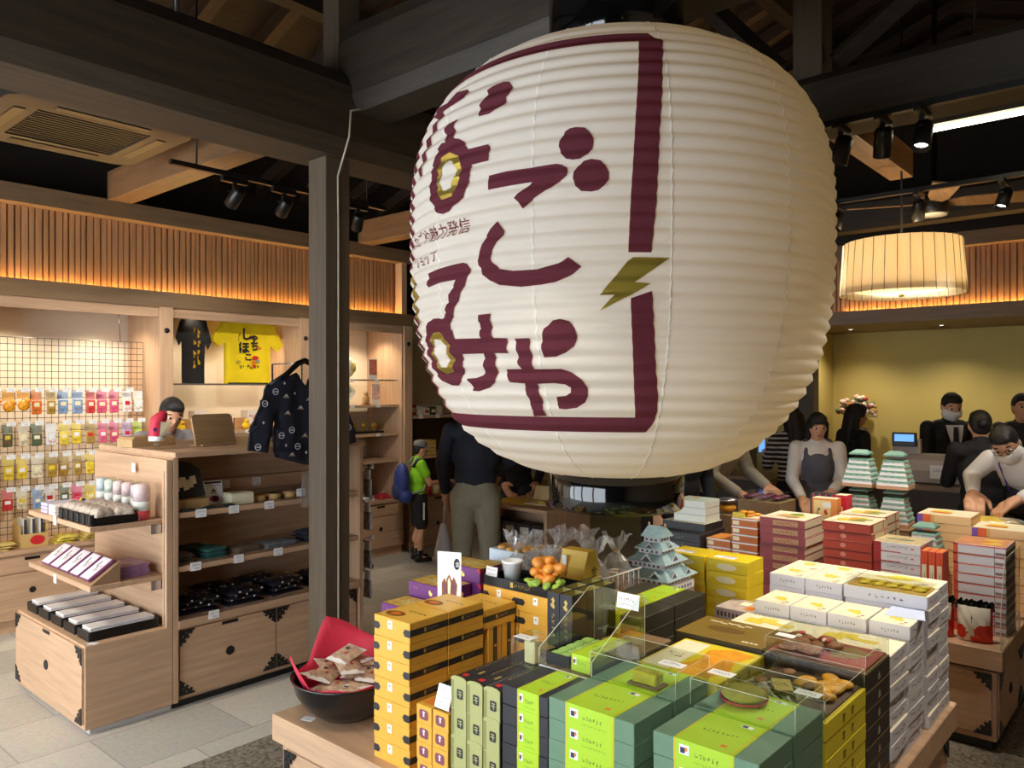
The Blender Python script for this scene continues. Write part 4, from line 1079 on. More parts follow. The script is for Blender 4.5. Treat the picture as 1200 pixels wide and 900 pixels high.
# --- sloping acrylic stand with mochi sample
riser(1.905, 2.39, 1.365, 1.53, .386, 'plain wooden riser under the sloping acrylic mochi stand')
st = thing('sample_stand', 'sloping clear acrylic stand holding green mochi and a lime sleeved box', 'stand', (2.05, 1.452, .8865))
a, b = .148, .10
MB().box(-a,a,-b,b,0,.003,CLEAR).build('base_pane', st)
MB().prism([(-a,0),(a,0),(a,.19),(a-.03,.19),(-a,.05)],(0,b-.003,.003),(1,0,0),(0,0,1),-.003,CLEAR).build('side_pane', st)
MB().prism([(-a,0),(a,0),(a,.19),(a-.03,.19),(-a,.05)],(0,-b,.003),(1,0,0),(0,0,1),-.003,CLEAR).build('side_pane', st)
MB().box(a-.003,a,-b+.003,b-.003,.003,.193,clear_mat('yellow_tinted_acrylic',(250,238,150),.06,.03)).build('back_pane', st)
MB().box(-a,-a+.003,-b,b,.003,.05,CLEAR).build('front_pane', st)
e = MB()
for y in (-b, b): e.tube([(-a,y,0),(-a,y,.053),(a-.03,y,.193),(a,y,.193),(a,y,0)], .0013, EDGE, 4)
e.tube([(-a,-b,.0),(-a,b,.0)],.0022,M('edge_glow_white',(240,240,235),.3),4); e.build('polished_edge', st)
MB().rect((a-.014,.0,.14),(0,-1,0),(.15,0,1),.085,.05,WHITE,.0006).scribble((a-.014,-.01,.165),(0,-1,0),(.15,0,1),.06,.012,MARP,7,4,.0014).scribble((a-.014,-.01,.148),(0,-1,0),(.15,0,1),.05,.01,MARP,7,5,.0014).build('price_card', st)
mt = thing('mochi_tray', 'black tray of pale green mochi cubes inside the acrylic stand', 'tray', (2.03, 1.498, .8905))
MB().box(-.105,.105,-.045,.045,0,.004,BLACK).box(-.105,-.101,-.045,.045,.004,.035,BLACK).box(.101,.105,-.045,.045,.004,.035,BLACK).box(-.101,.101,-.045,-.041,.004,.035,BLACK).box(-.101,.101,.041,.045,.004,.035,BLACK).build('tray', mt)
MOCHI = Kind(tag(MB().box(-.019,.019,-.018,.018,0,.03,M('matcha_mochi',(150,190,96),.75,var=.12,scale=40),.008).build('mochi_cube'), cat='sweet'))
k = 0
for i in range(5):
    for j in range(2):
        MOCHI.put((1.945+i*.042, 1.478+j*.039, .8950), random.uniform(-.1,.1), f'pale green mochi cube, {NTH[i]} from the front of the tray, '+('beside the lime sleeve' if j == 0 else 'beside the clear side'), 'green mochi cubes'); k += 1
sb = sleeved('matcha_sweets_box', .21, .085, .05, CHAR, .004, .076, 21); sb.put((2.03, 1.405, .8905), 0, 'charcoal box with lime sleeve lying inside the acrylic stand', None)
# little clear riser with a cream block
cs = thing('card_stand', 'clear little stand with cream block and white card behind the black boxes', 'stand', (1.96, 1.625, .8605))
MB().box(-.055,.055,-.05,.05,.0,.002,CLEAR).box(-.055,-.053,-.05,.05,.002,.085,CLEAR).box(.053,.055,-.05,.05,.002,.085,CLEAR).box(-.055,.055,-.05,.05,.085,.087,CLEAR).build('acrylic_box', cs)
MB().box(-.02,.015,-.022,.022,.002,.075,M('cream_block',(226,214,160),.5),.003).build('block', cs)
MB().rect((-.05,.045,.0875),(0,-1,0),(1,0,0),.07,.04,WHITE,.0005).scribble((-.04,.04,.0875),(0,-1,0),(1,0,0),.05,.02,GREYINK,6,2,.001).build('card', cs)

# --- black open gift tubes
riser(2.07, 2.395, 1.545, 1.735, .36, 'plain wooden riser under the open black gift boxes')
mb = MB(); w, l, h = .052, .086, .185
OIN = M('olive_lining', (160, 150, 78), .5)
for (x0,x1,y0,y1) in ((-l/2,-l/2+.002,-w/2,w/2),(l/2-.002,l/2,-w/2,w/2),(-l/2+.002,l/2-.002,-w/2,-w/2+.002),(-l/2+.002,l/2-.002,w/2-.002,w/2)):
    mb.box(x0,x1,y0,y1,0,h,CHAR)
mb.box(-l/2,l/2,-w/2,w/2,0,.004,CHAR)
root = tag(mb.build('gift_box'), cat='box')
ln = MB()
for (x0,x1,y0,y1) in ((-l/2+.0022,-l/2+.003,-w/2+.0022,w/2-.0022),(l/2-.003,l/2-.0022,-w/2+.0022,w/2-.0022),(-l/2+.003,l/2-.003,-w/2+.0022,-w/2+.003),(-l/2+.003,l/2-.003,w/2-.003,w/2-.0022)):
    ln.box(x0,x1,y0,y1,.006,h-.002,OIN)
ln.build('lining', root)
cr = [(0,h),(w,h)] + [(w/2+w/2*math.cos(t), h-.016*math.sin(t)) for t in [PI*k/10 for k in range(1,10)]]
MB().prism([(0,h-.02)]+[(w,h-.02)]+[(w,h)]+[(w/2+w/2*math.cos(t), h-.018*math.sin(t)) for t in [PI*k/10 for k in range(1,10)]]+[(0,h)], (-l/2-.0006,w/2,0),(0,-1,0),(0,0,1),.0005,CHAR).build('curved_lip', root)
fo = Vector((-l/2, w/2, 0)); fu, fv = Vector((0,-1,0)), Z_
em = MB(); bird = [(.018,.135),(.030,.128),(.034,.138),(.028,.146),(.034,.158),(.026,.168),(.018,.160),(.024,.150),(.014,.144)]
em.add([fo+fu*p[0]+fv*p[1]+Vector((-.0012,0,0)) for p in bird], [tuple(range(9))], GOLD)
for i in range(4): em.scribble(fo+fu*.02+fv*(.03+.022*i), fu, fv, .014, .018, GOLD, 2, i, .0012)
em.build('gold_print', root)
TUBE = Kind(root)
for i in range(3):
    for j in range(2):
        TUBE.put((2.176+i*.088, 1.678-j*.055, .8605), 0, f'open black gift box with olive lining, {NTH[i]} from the front, '+('beside the sample tray' if j == 0 else 'beside the acrylic stand'), 'open black gift boxes')
# --- block of charcoal boxes with lime strip
riser(2.40, 2.89, 1.49, 1.775, .204, 'plain wooden riser under the charcoal boxes before the castle')
LBOX = sleeved('charcoal_gift_box', .24, .275, .0553, M('umber_carton',(58,54,40),.45,var=.08,scale=20), .082, .19, 31)
for i in range(2):
    stack(LBOX, 2.522+i*.244, 1.632, .705, 4, .0553, 'wide dark box with lime strip', 'nearer the gift boxes' if i == 0 else 'nearer the paper castle', 'wide dark boxes with lime strips')

# --- tall lemon, bronze and white piles on the aisle side
def flat_kind(name, dx, dy, dz, m, topf, sidef):
    mb = kbox(dx, dy, dz, m, .0018); root = tag(mb.build(name), cat='box')
    t = MB(); topf(t, *top(dx, dy, dz), dy, dx); t.build('printed_lid', root)
    s = MB(); sidef(s, dx, dy, dz); s.build('side_print', root)
    return Kind(root)
def lem_top(t, o, u, v, w, d):
    t.rect(o+u*.004+v*.004, u, v, w-.008, d-.008, LEM); t.rect(o+u*.01+v*.02, u, v, w*.34, d-.04, CRM, .001)
    t.poly([o+u*(w*(.38+.56*a))+v*(d*b)+Z_*.0014 for a, b in ((0,.2),(.3,.05),(.8,.1),(1,.35),(.85,.6),(1,.9),(.5,.95),(.1,.8),(.2,.5))], ORPH)
    t.scribble(o+u*.03+v*d*.4, u, v, .06, .05, BRP, 4, 3, .0016)
def lem_side(s, dx, dy, dz):
    so, su, sv = side(dx, dy)
    for a in (.40, .62): 
        s.rect(so+su*dx*a+sv*.012, su, sv, .005, .022, INK); s.rect(so+su*(dx*a+.011)+sv*.012, su, sv, .004, .024, INK); s.rect(so+su*(dx*a)+sv*.03, su, sv, .02, .004, INK)
    s.rect(so+sv*.002, su, sv, dx, .001, BRP)
LEMON = flat_kind('lemon_yellow_box', .33, .283, .0508, LEM, lem_top, lem_side)
stack(LEMON, 2.285, .888, .5, 7, .0508, 'large lemon yellow box with orange print', 'on the aisle side', 'large lemon yellow boxes')
riser(2.12, 2.45, 1.06, 1.34, .28, 'plain wooden riser under the lemon boxes beside the dark boxes')
stack(LEMON, 2.285, 1.20, .781, 2, .0508, 'large lemon yellow box', 'between the covers and the dark boxes', 'large lemon yellow boxes')
c3 = cover('sample_cover', 'clear acrylic cover over the noodle sample on the lemon box', 2.122, 2.448, .75, 1.03, .5+7*.0512+.001, .055)
MB().rect((-.155,-.05,.0555),(0,-1,0),(1,0,0),.07,.04,WHITE,.0006).scribble((-.145,-.06,.0555),(0,-1,0),(1,0,0),.05,.02,GREYINK,6,7,.0012).build('card', c3)
ns = thing('noodle_sample', 'noodle dish sample with yellow label under the clear cover', 'food sample', (2.285,.888,.8595))
nd = MB(); rg = random.Random(5)
for i in range(46):
    x, y = rg.uniform(-.13,-.01), rg.uniform(-.02,.12); a = rg.uniform(-.5,.5)+1.0; l = rg.uniform(.02,.035)
    nd.tube([(x-l*math.cos(a),y-l*math.sin(a),.006),(x,y,.016+rg.uniform(0,.008)),(x+l*math.cos(a),y+l*math.sin(a),.007)], .003, M('noodle',(226,220,196),.4), 5)
nd.build('noodles', ns)['kind'] = 'stuff'
MB().box(-.155,.155,-.13,.13,.0,.005,M('brown_tray',(96,66,40),.5)).build('tray', ns)
for x, y in ((-.12,.06),(-.03,.10),(-.07,.0),(.02,-.03),(.09,.06)):
    MB().ell((x,y,.02),(.026,.02,.007),M('brown_mushroom',(150,100,52),.6,var=.2,scale=40)).build('mushroom', ns)
crv = MB()
for i in range(16): crv.ell((rg.uniform(-.02,.13),rg.uniform(-.10,-.0),.016),(.030,.024,.012),M('orange_crisp',(240,168,24),.5,var=.25,scale=30),Matrix.Rotation(rg.uniform(0,3),3,'Z'))
crv.build('orange_crisps', ns)['kind'] = 'stuff'
q = Matrix.Rotation(.5,3,'Z'); mb = MB().box(-.045,.045,-.026,.026,.030,.034,M('label_board',(232,206,120),.5)); mb.scribble((-.02,.02,.0345),(.2,-1,0),(1,.2,0),.04,.03,INK,3,3,.0006); mb.v=[tuple(q@Vector(v)+Vector((-.06,.02,0))) for v in mb.v]; mb.build('label', ns)

def brn_top(t, o, u, v, w, d):
    t.rect(o+u*.003+v*.003, u, v, w-.006, d-.006, BRN)
    rg = random.Random(9)
    for i in range(7): t.rect(o+u*(w*.12+i*.022)+v*(d*.80+rg.uniform(-.01,.01)), u*.9+v*rg.uniform(-.5,.5), v, .026, .008, CRM, .0012)
    for i in range(4): t.rect(o+u*(w*.72+i*.016)+v*d*.12, u, v*.8+u*rg.uniform(-.4,.4), .012, .012, CRM, .0012)
    t.poly([o+u*(w*.42+.07*math.cos(a))+v*(d*.5+.03*math.sin(a))+Z_*.0012 for a in [2*PI*k/20 for k in range(20)]], M('bronze_shade_print',(112,84,34),.4))
    t.rect(o+u*.0+v*.0, u, v, w, .003, GOLD, .001)
def brn_side(s, dx, dy, dz):
    so, su, sv = side(dx, dy)
    for p in ([(.11,.012),(.14,.012),(.125,.026)],[(.113,.022),(.137,.022),(.125,.036)]):
        s.add([so+su*a+sv*b+Vector((0,-.001,0)) for a, b in p], [(0,1,2)], SILV)
    s.rect(so+su*.122+sv*.008, su, sv, .006, .006, SILV); s.rect(so+sv*(dz-.003), su, sv, dx, .0025, GOLD)
BRONZE = flat_kind('bronze_box', .238, .318, .0562, DKB, brn_top, brn_side)
stack(BRONZE, 2.576, .906, .5, 7, .0562, 'dark box with bronze lid and silver crest', 'on the aisle side', 'dark boxes with bronze lids')
riser(2.46, 2.69, 1.075, 1.385, .285, 'plain wooden riser under the bronze lidded boxes in the middle')
stack(BRONZE, 2.576, 1.23, .786, 2, .0562, 'dark box with bronze lid', 'in the middle of the table', 'dark boxes with bronze lids')
c4 = cover('sample_cover', 'clear acrylic cover over the cutlet sample on the bronze box', 2.46, 2.692, .75, 1.06, .5+7*.0566+.001, .05)
cutlet = thing('cutlet_sample', 'fried cutlet sample with red garnish under the clear cover', 'food sample', (2.576,.906,.898))
MB().box(-.11,.11,-.15,.15,0,.004,M('red_tray_edge',(150,44,30),.5)).build('tray', cutlet)
cm = MB(); 
for i in range(22): cm.ell((rg.uniform(-.08,.08),rg.uniform(-.02,.13),.016),(.03,.024,.012),M('fried_crust',(150,92,44),.6,var=.35,scale=50),Matrix.Rotation(rg.uniform(0,3),3,'Z'))
cm.build('cutlet', cutlet)
for i in range(5): MB().ell((rg.uniform(-.06,.06),rg.uniform(.0,.1),.03),(.014,.01,.005),RED if i < 3 else CRM).build('garnish', cutlet)
MB().poly([(-.05,-.03,.0055),(-.02,-.10,.0055),(.05,-.13,.0055),(.09,-.06,.0055),(.06,-.0,.0055)],BRN).build('paper_leaf', cutlet)
MB().rect((-.09,.135,.0505),(0,-1,0),(1,0,0),.06,.035,WHITE,.0006).build('card', c4)

def white_kind(name, dx, dy, dz):
    def tp(t, o, u, v, w, d):
        t.rect(o+u*.002+v*.002, u, v, w-.004, d-.004, CRM)
        rg = random.Random(int(w*1000))
        for i in range(3 if w < .2 else 6):
            a = rg.uniform(.12,.6); b = rg.uniform(.25,.7)
            t.rect(o+u*w*a+v*d*b, u+v*rg.uniform(-.15,.15), v, w*rg.uniform(.18,.32), d*rg.uniform(.1,.18), YPR, .0011+i*.0001)
        t.rect(o+u*w*.78+v*d*.18, u, v, w*.08, d*.06, GREYINK, .0016); t.rect(o+u*w*.7+v*d*.08, u, v, w*.12, d*.06, M('tan_print',(200,160,120),.5), .0014)
        t.scribble(o+u*w*.12+v*d*.86, u, v, w*.3, d*.06, M('moss_print',(112,140,44),.5), 6, 4, .0016)
    def sd(s, dx, dy, dz):
        fo, fu, fv = front(dx, dy); s.scribble(fo+fu*dy*.3+fv*dz*.36, fu, fv, dy*.45, dz*.3, GREYINK, 6, 2)
        so, su, sv = side(dx, dy)
        s.scribble(so+su*dx*.16+sv*dz*.3, su, sv, dx*.3, dz*.36, GREYINK, 4, 6); s.scribble(so+su*dx*.56+sv*dz*.24, su, sv, dx*.26, dz*.5, GREYINK, 3, 7)
        s.rect(so+sv*(dz-.004), su, sv, dx, .0035, CRM)
    return flat_kind(name, dx, dy, dz, WBOX, tp, sd)
WL = white_kind('white_sweets_box', .197, .284, .0478)
WS = white_kind('small_white_box', .197, .134, .0478)
WT = white_kind('white_cracker_box', .158, .30, .0478)
WU = white_kind('small_cracker_box', .158, .145, .0478)
Dw = 'long white box with yellow flower print'
stack(WL, 2.80, .890, .5, 8, .0478, Dw, 'nearest the bronze boxes', 'long white boxes', jit=.005, jr=.02)
riser(2.705, 2.90, 1.035, 1.32, .285, 'plain wooden riser under the long white boxes in the middle')
stack(WL, 2.80, 1.178, .786, 2, .0478, Dw, 'behind the bronze lid', 'long white boxes')
stack(WS, 3.008, .8155, .5, 9, .0478, 'small white box with yellow print', 'in the aisle column', 'small white boxes', jit=.005, jr=.02)
riser(2.91, 3.107, .89, 1.30, .335, 'plain wooden riser under the row of small white boxes')
for i in range(3):
    stack(WS, 3.008, .953+i*.1372, .836, 2, .0478, 'small white box', ('next to the aisle column','in the middle of its row','nearest the purple boxes')[i], 'small white boxes')
stack(WT, 3.25, .898, .5, 10, .0478, 'white cracker box', 'in the nearer aisle column', 'white cracker boxes', jit=.005, jr=.02)
stack(WT, 3.412, .898, .5, 10, .0478, 'white cracker box', 'in the far column at the aisle', 'white cracker boxes', jit=.005, jr=.02)
riser(3.172, 3.49, 1.055, 1.35, .385, 'plain wooden riser under the highest white boxes')
for i in range(2):
    stack(WU, 3.25, 1.127+i*.148, .886, 2, .0478, 'small high white box', ('beside the sample case','at the end of its row')[i], 'high white boxes')
    stack(WU, 3.412, 1.127+i*.148, .886, 2, .0478, 'small high white box', ('in the row behind the sample case','in the rear corner of the pile')[i], 'high white boxes')
c5 = thing('sample_case', 'clear lid over yellow cracker samples on the highest white box', 'cover', (3.25,.898,.983))
MB().box(-.078,.078,-.145,.145,.02,.022,CLEAR).box(-.078,-.076,-.145,.145,0,.02,CLEAR).box(.076,.078,-.145,.145,0,.02,CLEAR).build('acrylic_lid', c5)
MB().box(-.07,.07,-.14,.14,.0005,.004,M('gold_tray',(190,150,60),.35,.4)).build('tray', c5)
for i in range(10): MB().lathe([(0,.004),(.02,.005),(.022,.01),(0,.013)],(-.03+.045*(i%2)+.01,-.11+.05*(i//2),0),YPR,12,cap=False).build('cracker', c5)
tag(MB().prism([(-.09,-.06),(.09,-.05),(.10,.05),(-.08,.07)],(3.10,.80,.9345),(1,.2,0),(-.2,1,0),.001,M('pale_blue_sheet',(196,206,232),.4)).build('printed_sheet'),'pale blue printed sheet lying on the small white boxes','sheet')
# --- flat lilac boxes beside the castle
def lil_top(t, o, u, v, w, d):
    t.rect(o+u*.003+v*.003,u,v,w-.006,d-.006,M('lilac_print',(190,172,160),.5,var=.25,scale=25)); t.rect(o+u*w*.66+v*d*.2,u,v,w*.22,d*.3,ORG,.001); t.rect(o+u*w*.4+v*d*.5,u,v,w*.24,d*.3,CRM,.001)
def lil_side(s, dx, dy, dz):
    fo, fu, fv = front(dx, dy)
    for i in range(9): s.rect(fo+fu*(dy*.06+i*dy*.1)+fv*dz*.3, fu, fv, dy*.06, dz*.4, M('dark_mauve',(84,70,84),.5))
LIL = flat_kind('flat_lilac_box', .18, .175, .05, M('lilac_carton',(176,164,172),.5), lil_top, lil_side)
stack(LIL, 3.24, 1.50, .5, 6, .05, 'flat lilac box with orange square', 'behind the small white boxes', 'flat lilac boxes')
stack(LIL, 3.05, 1.46, .5, 5, .05, 'flat lilac box with orange square', 'next to the castle foot', 'flat lilac boxes')
# --- lemon cartons with flaps
dx, dy, dz = .175, .20, .058
mb = kbox(dx, dy, dz, M('bright_yellow_carton',(236,206,36),.4,var=.06,scale=10)); o,u,v = top(dx,dy,dz); mb.rect(o+u*.02+v*.03,u,v,.10,.05,WHITE); mb.rect(o+u*.06+v*.05,u,v,.06,.03,M('pale_lilac',(206,200,226),.5),.001)
root = tag(mb.build('yellow_carton'), cat='box'); fo,fu,fv = front(dx,dy)
MB().prism([(.01,dz-.03),(dy-.004,dz-.012),(dy-.004,dz),(.01,dz)],fo,fu,fv,.002,M('flap_yellow',(244,218,60),.4)).build('flap', root)
MB().poly([fo+fu*(dy*.5+.05*math.cos(a))+fv*(.026+.016*math.sin(a))+Vector((-.0026,0,0)) for a in [-2*PI*k/14 for k in range(14)]], CRM).build('pale_print', root)
YC = Kind(root)
stack(YC, 3.42, 1.83, .5, 8, dz, 'bright yellow carton with flap', 'nearest the paper castle', 'bright yellow cartons', jr=.02)
stack(YC, 3.42, 1.622, .5, 8, dz, 'bright yellow carton with flap', 'next to the orange striped boxes', 'bright yellow cartons', jr=.02)
# --- purple boxes
dx, dy, dz = .138, .235, .0622
mb = kbox(dx, dy, dz, PURP); o,u,v = top(dx,dy,dz); mb.rect(o+u*.004+v*.004,u,v,dy-.008,dx-.008,M('golden_print',(232,190,92),.45,var=.3,scale=45))
mb.poly([o+u*(dy*.5+.07*math.cos(a))+v*(dx*.5+.035*math.sin(a))+Z_*.001 for a in [2*PI*k/20 for k in range(20)]], M('cream_gold_print',(240,210,130),.5,var=.3,scale=50))
root = tag(mb.build('purple_cake_box'), cat='box'); fo,fu,fv = front(dx,dy); so,su,sv = side(dx,dy)
pr = MB(); blob = [(0,.004),(.010,0),(.018,.006),(.016,.014),(.008,.016),(.006,.024),(0,.022),(-.004,.016)]
for (a, b, c) in ((fo,fu,fv),(so,su,sv)):
    L = dy if a is fo else dx
    pr.add([a+b*(L*.55+p[0])+c*(.018+p[1])+b.cross(c)*.0009 for p in blob],[tuple(range(8))],M('pale_yellow_print',(246,226,120),.5))
    pr.scribble(a+b*L*.12+c*.034,b,c,.03,.012,GOLD,4,3)
pr.add([so+su*p[0]+sv*p[1]+Vector((0,-.0009,0)) for p in ((.0,dz),(.0,dz-.022),(.026,dz))],[(0,1,2)],RED); pr.add([fo+fu*(dy+p[0])+fv*p[1]+Vector((-.0009,0,0)) for p in ((0,dz),(-.02,dz),(0,dz-.022))],[(0,1,2)],RED)
pr.build('printed_marks', root)
PUR = Kind(root)
stack(PUR, 2.425, 2.355, .5, 8, dz, 'purple cake box with golden lid', 'behind the picture card', 'purple cake boxes', jr=.01)
stack(PUR, 2.28, 2.40, .5, 7, dz, 'purple cake box with golden lid', 'in the middle purple pile', 'purple cake boxes')
stack(PUR, 2.135, 2.40, .5, 6, dz, 'purple cake box with golden lid', 'nearest the black bowl', 'purple cake boxes')
pc = thing('picture_card', 'white picture card with cut cakes standing behind the mustard boxes', 'sign', (2.10, 2.158, .5))
o = Vector((.0,.062,.0)); u = Vector((.35,-.94,0)).normalized()
MB().prism([(0,0),(.10,0),(.10,.62),(0,.62)],o,u,Z_,.003,WHITE).build('card', pc)
n_ = u.cross(Z_)*.0032
ec = o+u*.082+Z_*.575+n_; MB().add([ec+u*.013*math.cos(a)+Z_*.022*math.sin(a)+n_*.1 for a in [2*PI*k/16 for k in range(16)]],[tuple(range(16))],INK).text('金',ec-u*.006-Z_*.010,u,Z_,.02,WHITE,.0008).build('emblem', pc)
pp = MB()
for i, (cx, cz) in enumerate(((.03,.47),(.05,.485),(.07,.475))):
    pts = [(-.012,-.045),(.008,-.05),(.014,.02),(.0,.05),(-.012,.03)]
    pp.add([o+u*(cx+a)+Z_*(cz+b)+n_ for a, b in pts],[tuple(range(5))],BRP); pp.add([o+u*(cx+a*.5)+Z_*(cz+b*.75)+n_*1.15 for a, b in pts],[tuple(range(5))],M('bean_paste_print',(120,70,84),.5) if i != 1 else CRM)
pp.build('cake_picture', pc)
# --- sample tray on the mustard stacks
sy = .5+7*.0692+.001
tr = thing('sample_tray', 'black sample tray with gold print on the mustard cake boxes', 'tray', (2.32,1.925,sy))
MB().box(-.085,.085,-.175,.175,0,.004,BLACK).box(-.085,-.081,-.175,.175,.004,.036,BLACK).box(.081,.085,-.175,.175,.004,.036,BLACK).box(-.081,.081,-.175,-.171,.004,.036,BLACK).box(-.081,.081,.171,.175,.004,.036,BLACK).build('tray', tr)
MB().rect((-.085,.04,.010),(0,-1,0),(0,0,1),.014,.02,GOLD,.0008).scribble((-.085,.02,.012),(0,-1,0),(0,0,1),.08,.014,GOLD,8,5).build('gold_print', tr)
cup = thing('paper_cup', 'white paper cup on the black sample tray', 'cup', (2.31,2.02,sy+.0045))
MB().lathe([(0,0),(.028,0),(.040,.085),(.042,.086),(.040,.088),(.037,.084),(.028,.03),(0,.03)],(0,0,0),WHITE,24,cap=False).build('cup', cup); MB().lathe([(.0395,.078),(.0425,.082),(.0425,.088),(.0395,.089)],(0,0,0),WHITE,24,cap=False).build('rim', cup)
card_holder(2.255,2.075,sy+.0045,0,.062,.062,'small white price card leaning on the black sample tray',3,8)
sw = thing('fritter_sample', 'golden fritter sample with green lettuce on the black sample tray', 'food sample', (2.315,1.84,sy+.0045))
frit = MB(); rg = random.Random(77)
for q in range(26):
    a = q*.9; r = .046*(q%5)/4; zz = .036+.075*(q/26)
    frit.ell((r*.9*math.cos(a), r*1.25*math.sin(a), zz), (.026,.030,.020), M('golden_fritter',(226,146,58),.35,var=.4,scale=26), Euler((rg.uniform(-.6,.6),rg.uniform(-.6,.6),rg.uniform(0,3))).to_matrix(), 12, 8)
frit.build('fritter', sw)
lt = MB(); rg = random.Random(2)
for i in range(18):
    a = rg.uniform(0,6.28); lt.ell((-.03+.05*math.cos(a),.07*math.sin(a),rg.uniform(.024,.045)),(.020,.016,.009),M('lettuce',(150,180,70),.5,var=.4,scale=30),Euler((rg.uniform(-1,1),rg.uniform(-1,1),0)).to_matrix(),8,5)
lt.build('lettuce', sw)['kind'] = 'stuff'
# --- back corner: riser with bags of sweets, yellow paper bag, red box, white rack
riser(2.51, 2.985, 1.79, 2.62, .36, 'plain wooden riser under the wrapped sweets bags')
pb = thing('paper_bag', 'mustard yellow paper bag with black gold-character writing behind the fritter sample', 'bag', (2.585,1.90,.8605))
w, d, h = .125, .10, .235
bag = MB(); vs = []
for (a, b, z) in ((w/2,d/2,0),(w/2,d/2,.17),(w/2*1.02,d*.32,.215),(w/2*1.03,d*.30,h)): vs += [(-b,a,z),(-b,-a,z),(b,-a,z),(b,a,z)]
fs = [(3,2,1,0)] + [(i*4+k,i*4+(k+1)%4,(i+1)*4+(k+1)%4,(i+1)*4+k) for i in range(3) for k in range(4)] + [(12,13,14,15)]
bag.add(vs, fs, M('gold_paper',(214,176,66),.5,var=.1,scale=12)).build('bag', pb)
MB().rect((-.05,.045,.165),(0,-1,0),(0,0,1),.022,.05,WHITE,.006).rect((-.05,.04,.10),(0,-1,0),(0,0,1),.014,.035,ORG,.001).build('sticker', pb)
mb = MB().text('金',(-.005,-w/2,.13),(1,0,0),(0,0,1),.04,INK,.0015); 
for i in range(4): mb.scribble((-.0,-w/2,.02+.024*i),(1,0,0),(0,0,1),.022,.02,INK,2,i,.0015)
mb.build('lettering', pb)
rbx = thing('red_box', 'red sweets box with golden lid beyond the white paper cup', 'box', (2.69,2.45,.8605))
kbox(.15,.22,.07,M('scarlet_carton',(206,46,40),.4)).build('carton', rbx)
mb = MB(); o,u,v = top(.15,.22,.07); mb.rect(o+u*.004+v*.004,u,v,.212,.142,M('golden_print',(232,190,92),.45)); fo,fu,fv=front(.15,.22)
for k in (.3,.7): mb.add([fo+fu*(.22*k+p[0])+fv*(.024+p[1])+Vector((-.0009,0,0)) for p in blob],[tuple(range(8))],GOLD)
mb.build('printed_marks', rbx)
bun = thing('wrapped_bread', 'clear wrapped brown bread behind the white paper cup', 'bread', (2.56,2.46,.8605))
MB().ell((0,0,.05),(.04,.10,.05),M('brown_bread',(196,140,84),.6,var=.25,scale=16)).build('loaf', bun); MB().ell((0,0,.056),(.045,.112,.056),FILM).build('wrapper', bun)
rk = thing('wire_rack', 'white wire rack around the wrapped sweets bags', 'rack', (2.66,1.84,.8605))
WIRE = M('white_wire',(232,230,226),.35)
wm = MB(); wm.tube([(.0,.0,.105),(.30,.0,.105)],.0035,WIRE,6).tube([(.0,.0,.012),(.30,.0,.012)],.0035,WIRE,6); wm.build('rail', rk)
for i in range(8): MB().tube([(i*.04,0,0),(i*.04,0,.105)],.0024,WIRE,6).build('upright', rk)
def cello(x, y, z, s, rz, label, seed):
    t = thing('gift_bag', label, 'bag', (x,y,z), rz); rg = random.Random(seed); N = 26
    rows = [(.055,0),(.062,.02),(.064,.06),(.060,.10),(.045,.135),(.020,.16),(.012,.172),(.024,.19),(.042,.215),(.055,.24)]
    vs = []
    for i, (r, zz) in enumerate(rows):
        for k in range(N):
            a = 2*PI*k/N; rr = r*(1+(.10 if i < 5 else .32)*rg.uniform(-1,1)); vs.append((rr*math.cos(a)*s*1.05, rr*math.sin(a)*s*1.05, (zz+(.02*rg.uniform(-1,1) if i > 7 else 0))*s))
    fs = [(i*N+k,i*N+(k+1)%N,(i+1)*N+(k+1)%N,(i+1)*N+k) for i in range(len(rows)-1) for k in range(N)]
    MB().add(vs, fs, FILM).build('film', t)
    MB().lathe([(.013*s,.164*s),(.016*s,.17*s),(.013*s,.178*s)],(0,0,0),GOLD,14,cap=False).build('tie', t)
    for i in range(5):
        a = 1.25*i; q = Matrix.Rotation(a,3,'Z'); mb = MB().box(-.012*s,.012*s,-.022*s,.022*s,0,.08*s,(M('lilac_packet',(170,164,180),.4),CRM,M('tan_packet',(176,140,104),.5,var=.3,scale=30))[i%3],.003)
        mb.rect((-.012*s,.012*s,.03*s),(0,-1,0),(0,0,1),.02*s,.03*s,(BRP,MARP,GREYINK)[i%3]); mb.v = [tuple(q@Vector(v)+Vector((.03*s*math.cos(a),.03*s*math.sin(a),.004))) for v in mb.v]; mb.build('packet', t)
GB = 'clear cellophane bag of sweets '
for i, (x, y, s, lb) in enumerate(((2.58,2.06,.95,'nearest the yellow paper bag'),(2.75,1.945,1.0,'with a white label behind the wire rack'),(2.75,2.115,1.12,'tallest, in the middle of the group'),(2.915,1.94,1.0,'closest to the paper castle'),(2.595,2.235,1.05,'behind the others toward the red box'),(2.915,2.115,1.0,'in the second row beside the castle'),(2.755,2.275,.95,'farthest back beside the pale tray'))):
    cello(x, y, .8605, s, i*.7, GB+lb, i+3)
pt = thing('snack_box', 'open pale blue box of orange snacks behind the cellophane bags', 'box', (2.875,2.46,.8605))
kbox(.19,.24,.12,M('pale_blue_carton',(206,220,234),.45)).build('carton', pt); sn = MB()
for i in range(12): sn.ell((rg.uniform(-.08,.08),rg.uniform(-.10,.10),.122),(.03,.025,.014),M('orange_snack',(230,170,90),.5,var=.2,scale=30))
sn.build('snacks', pt)['kind'] = 'stuff'

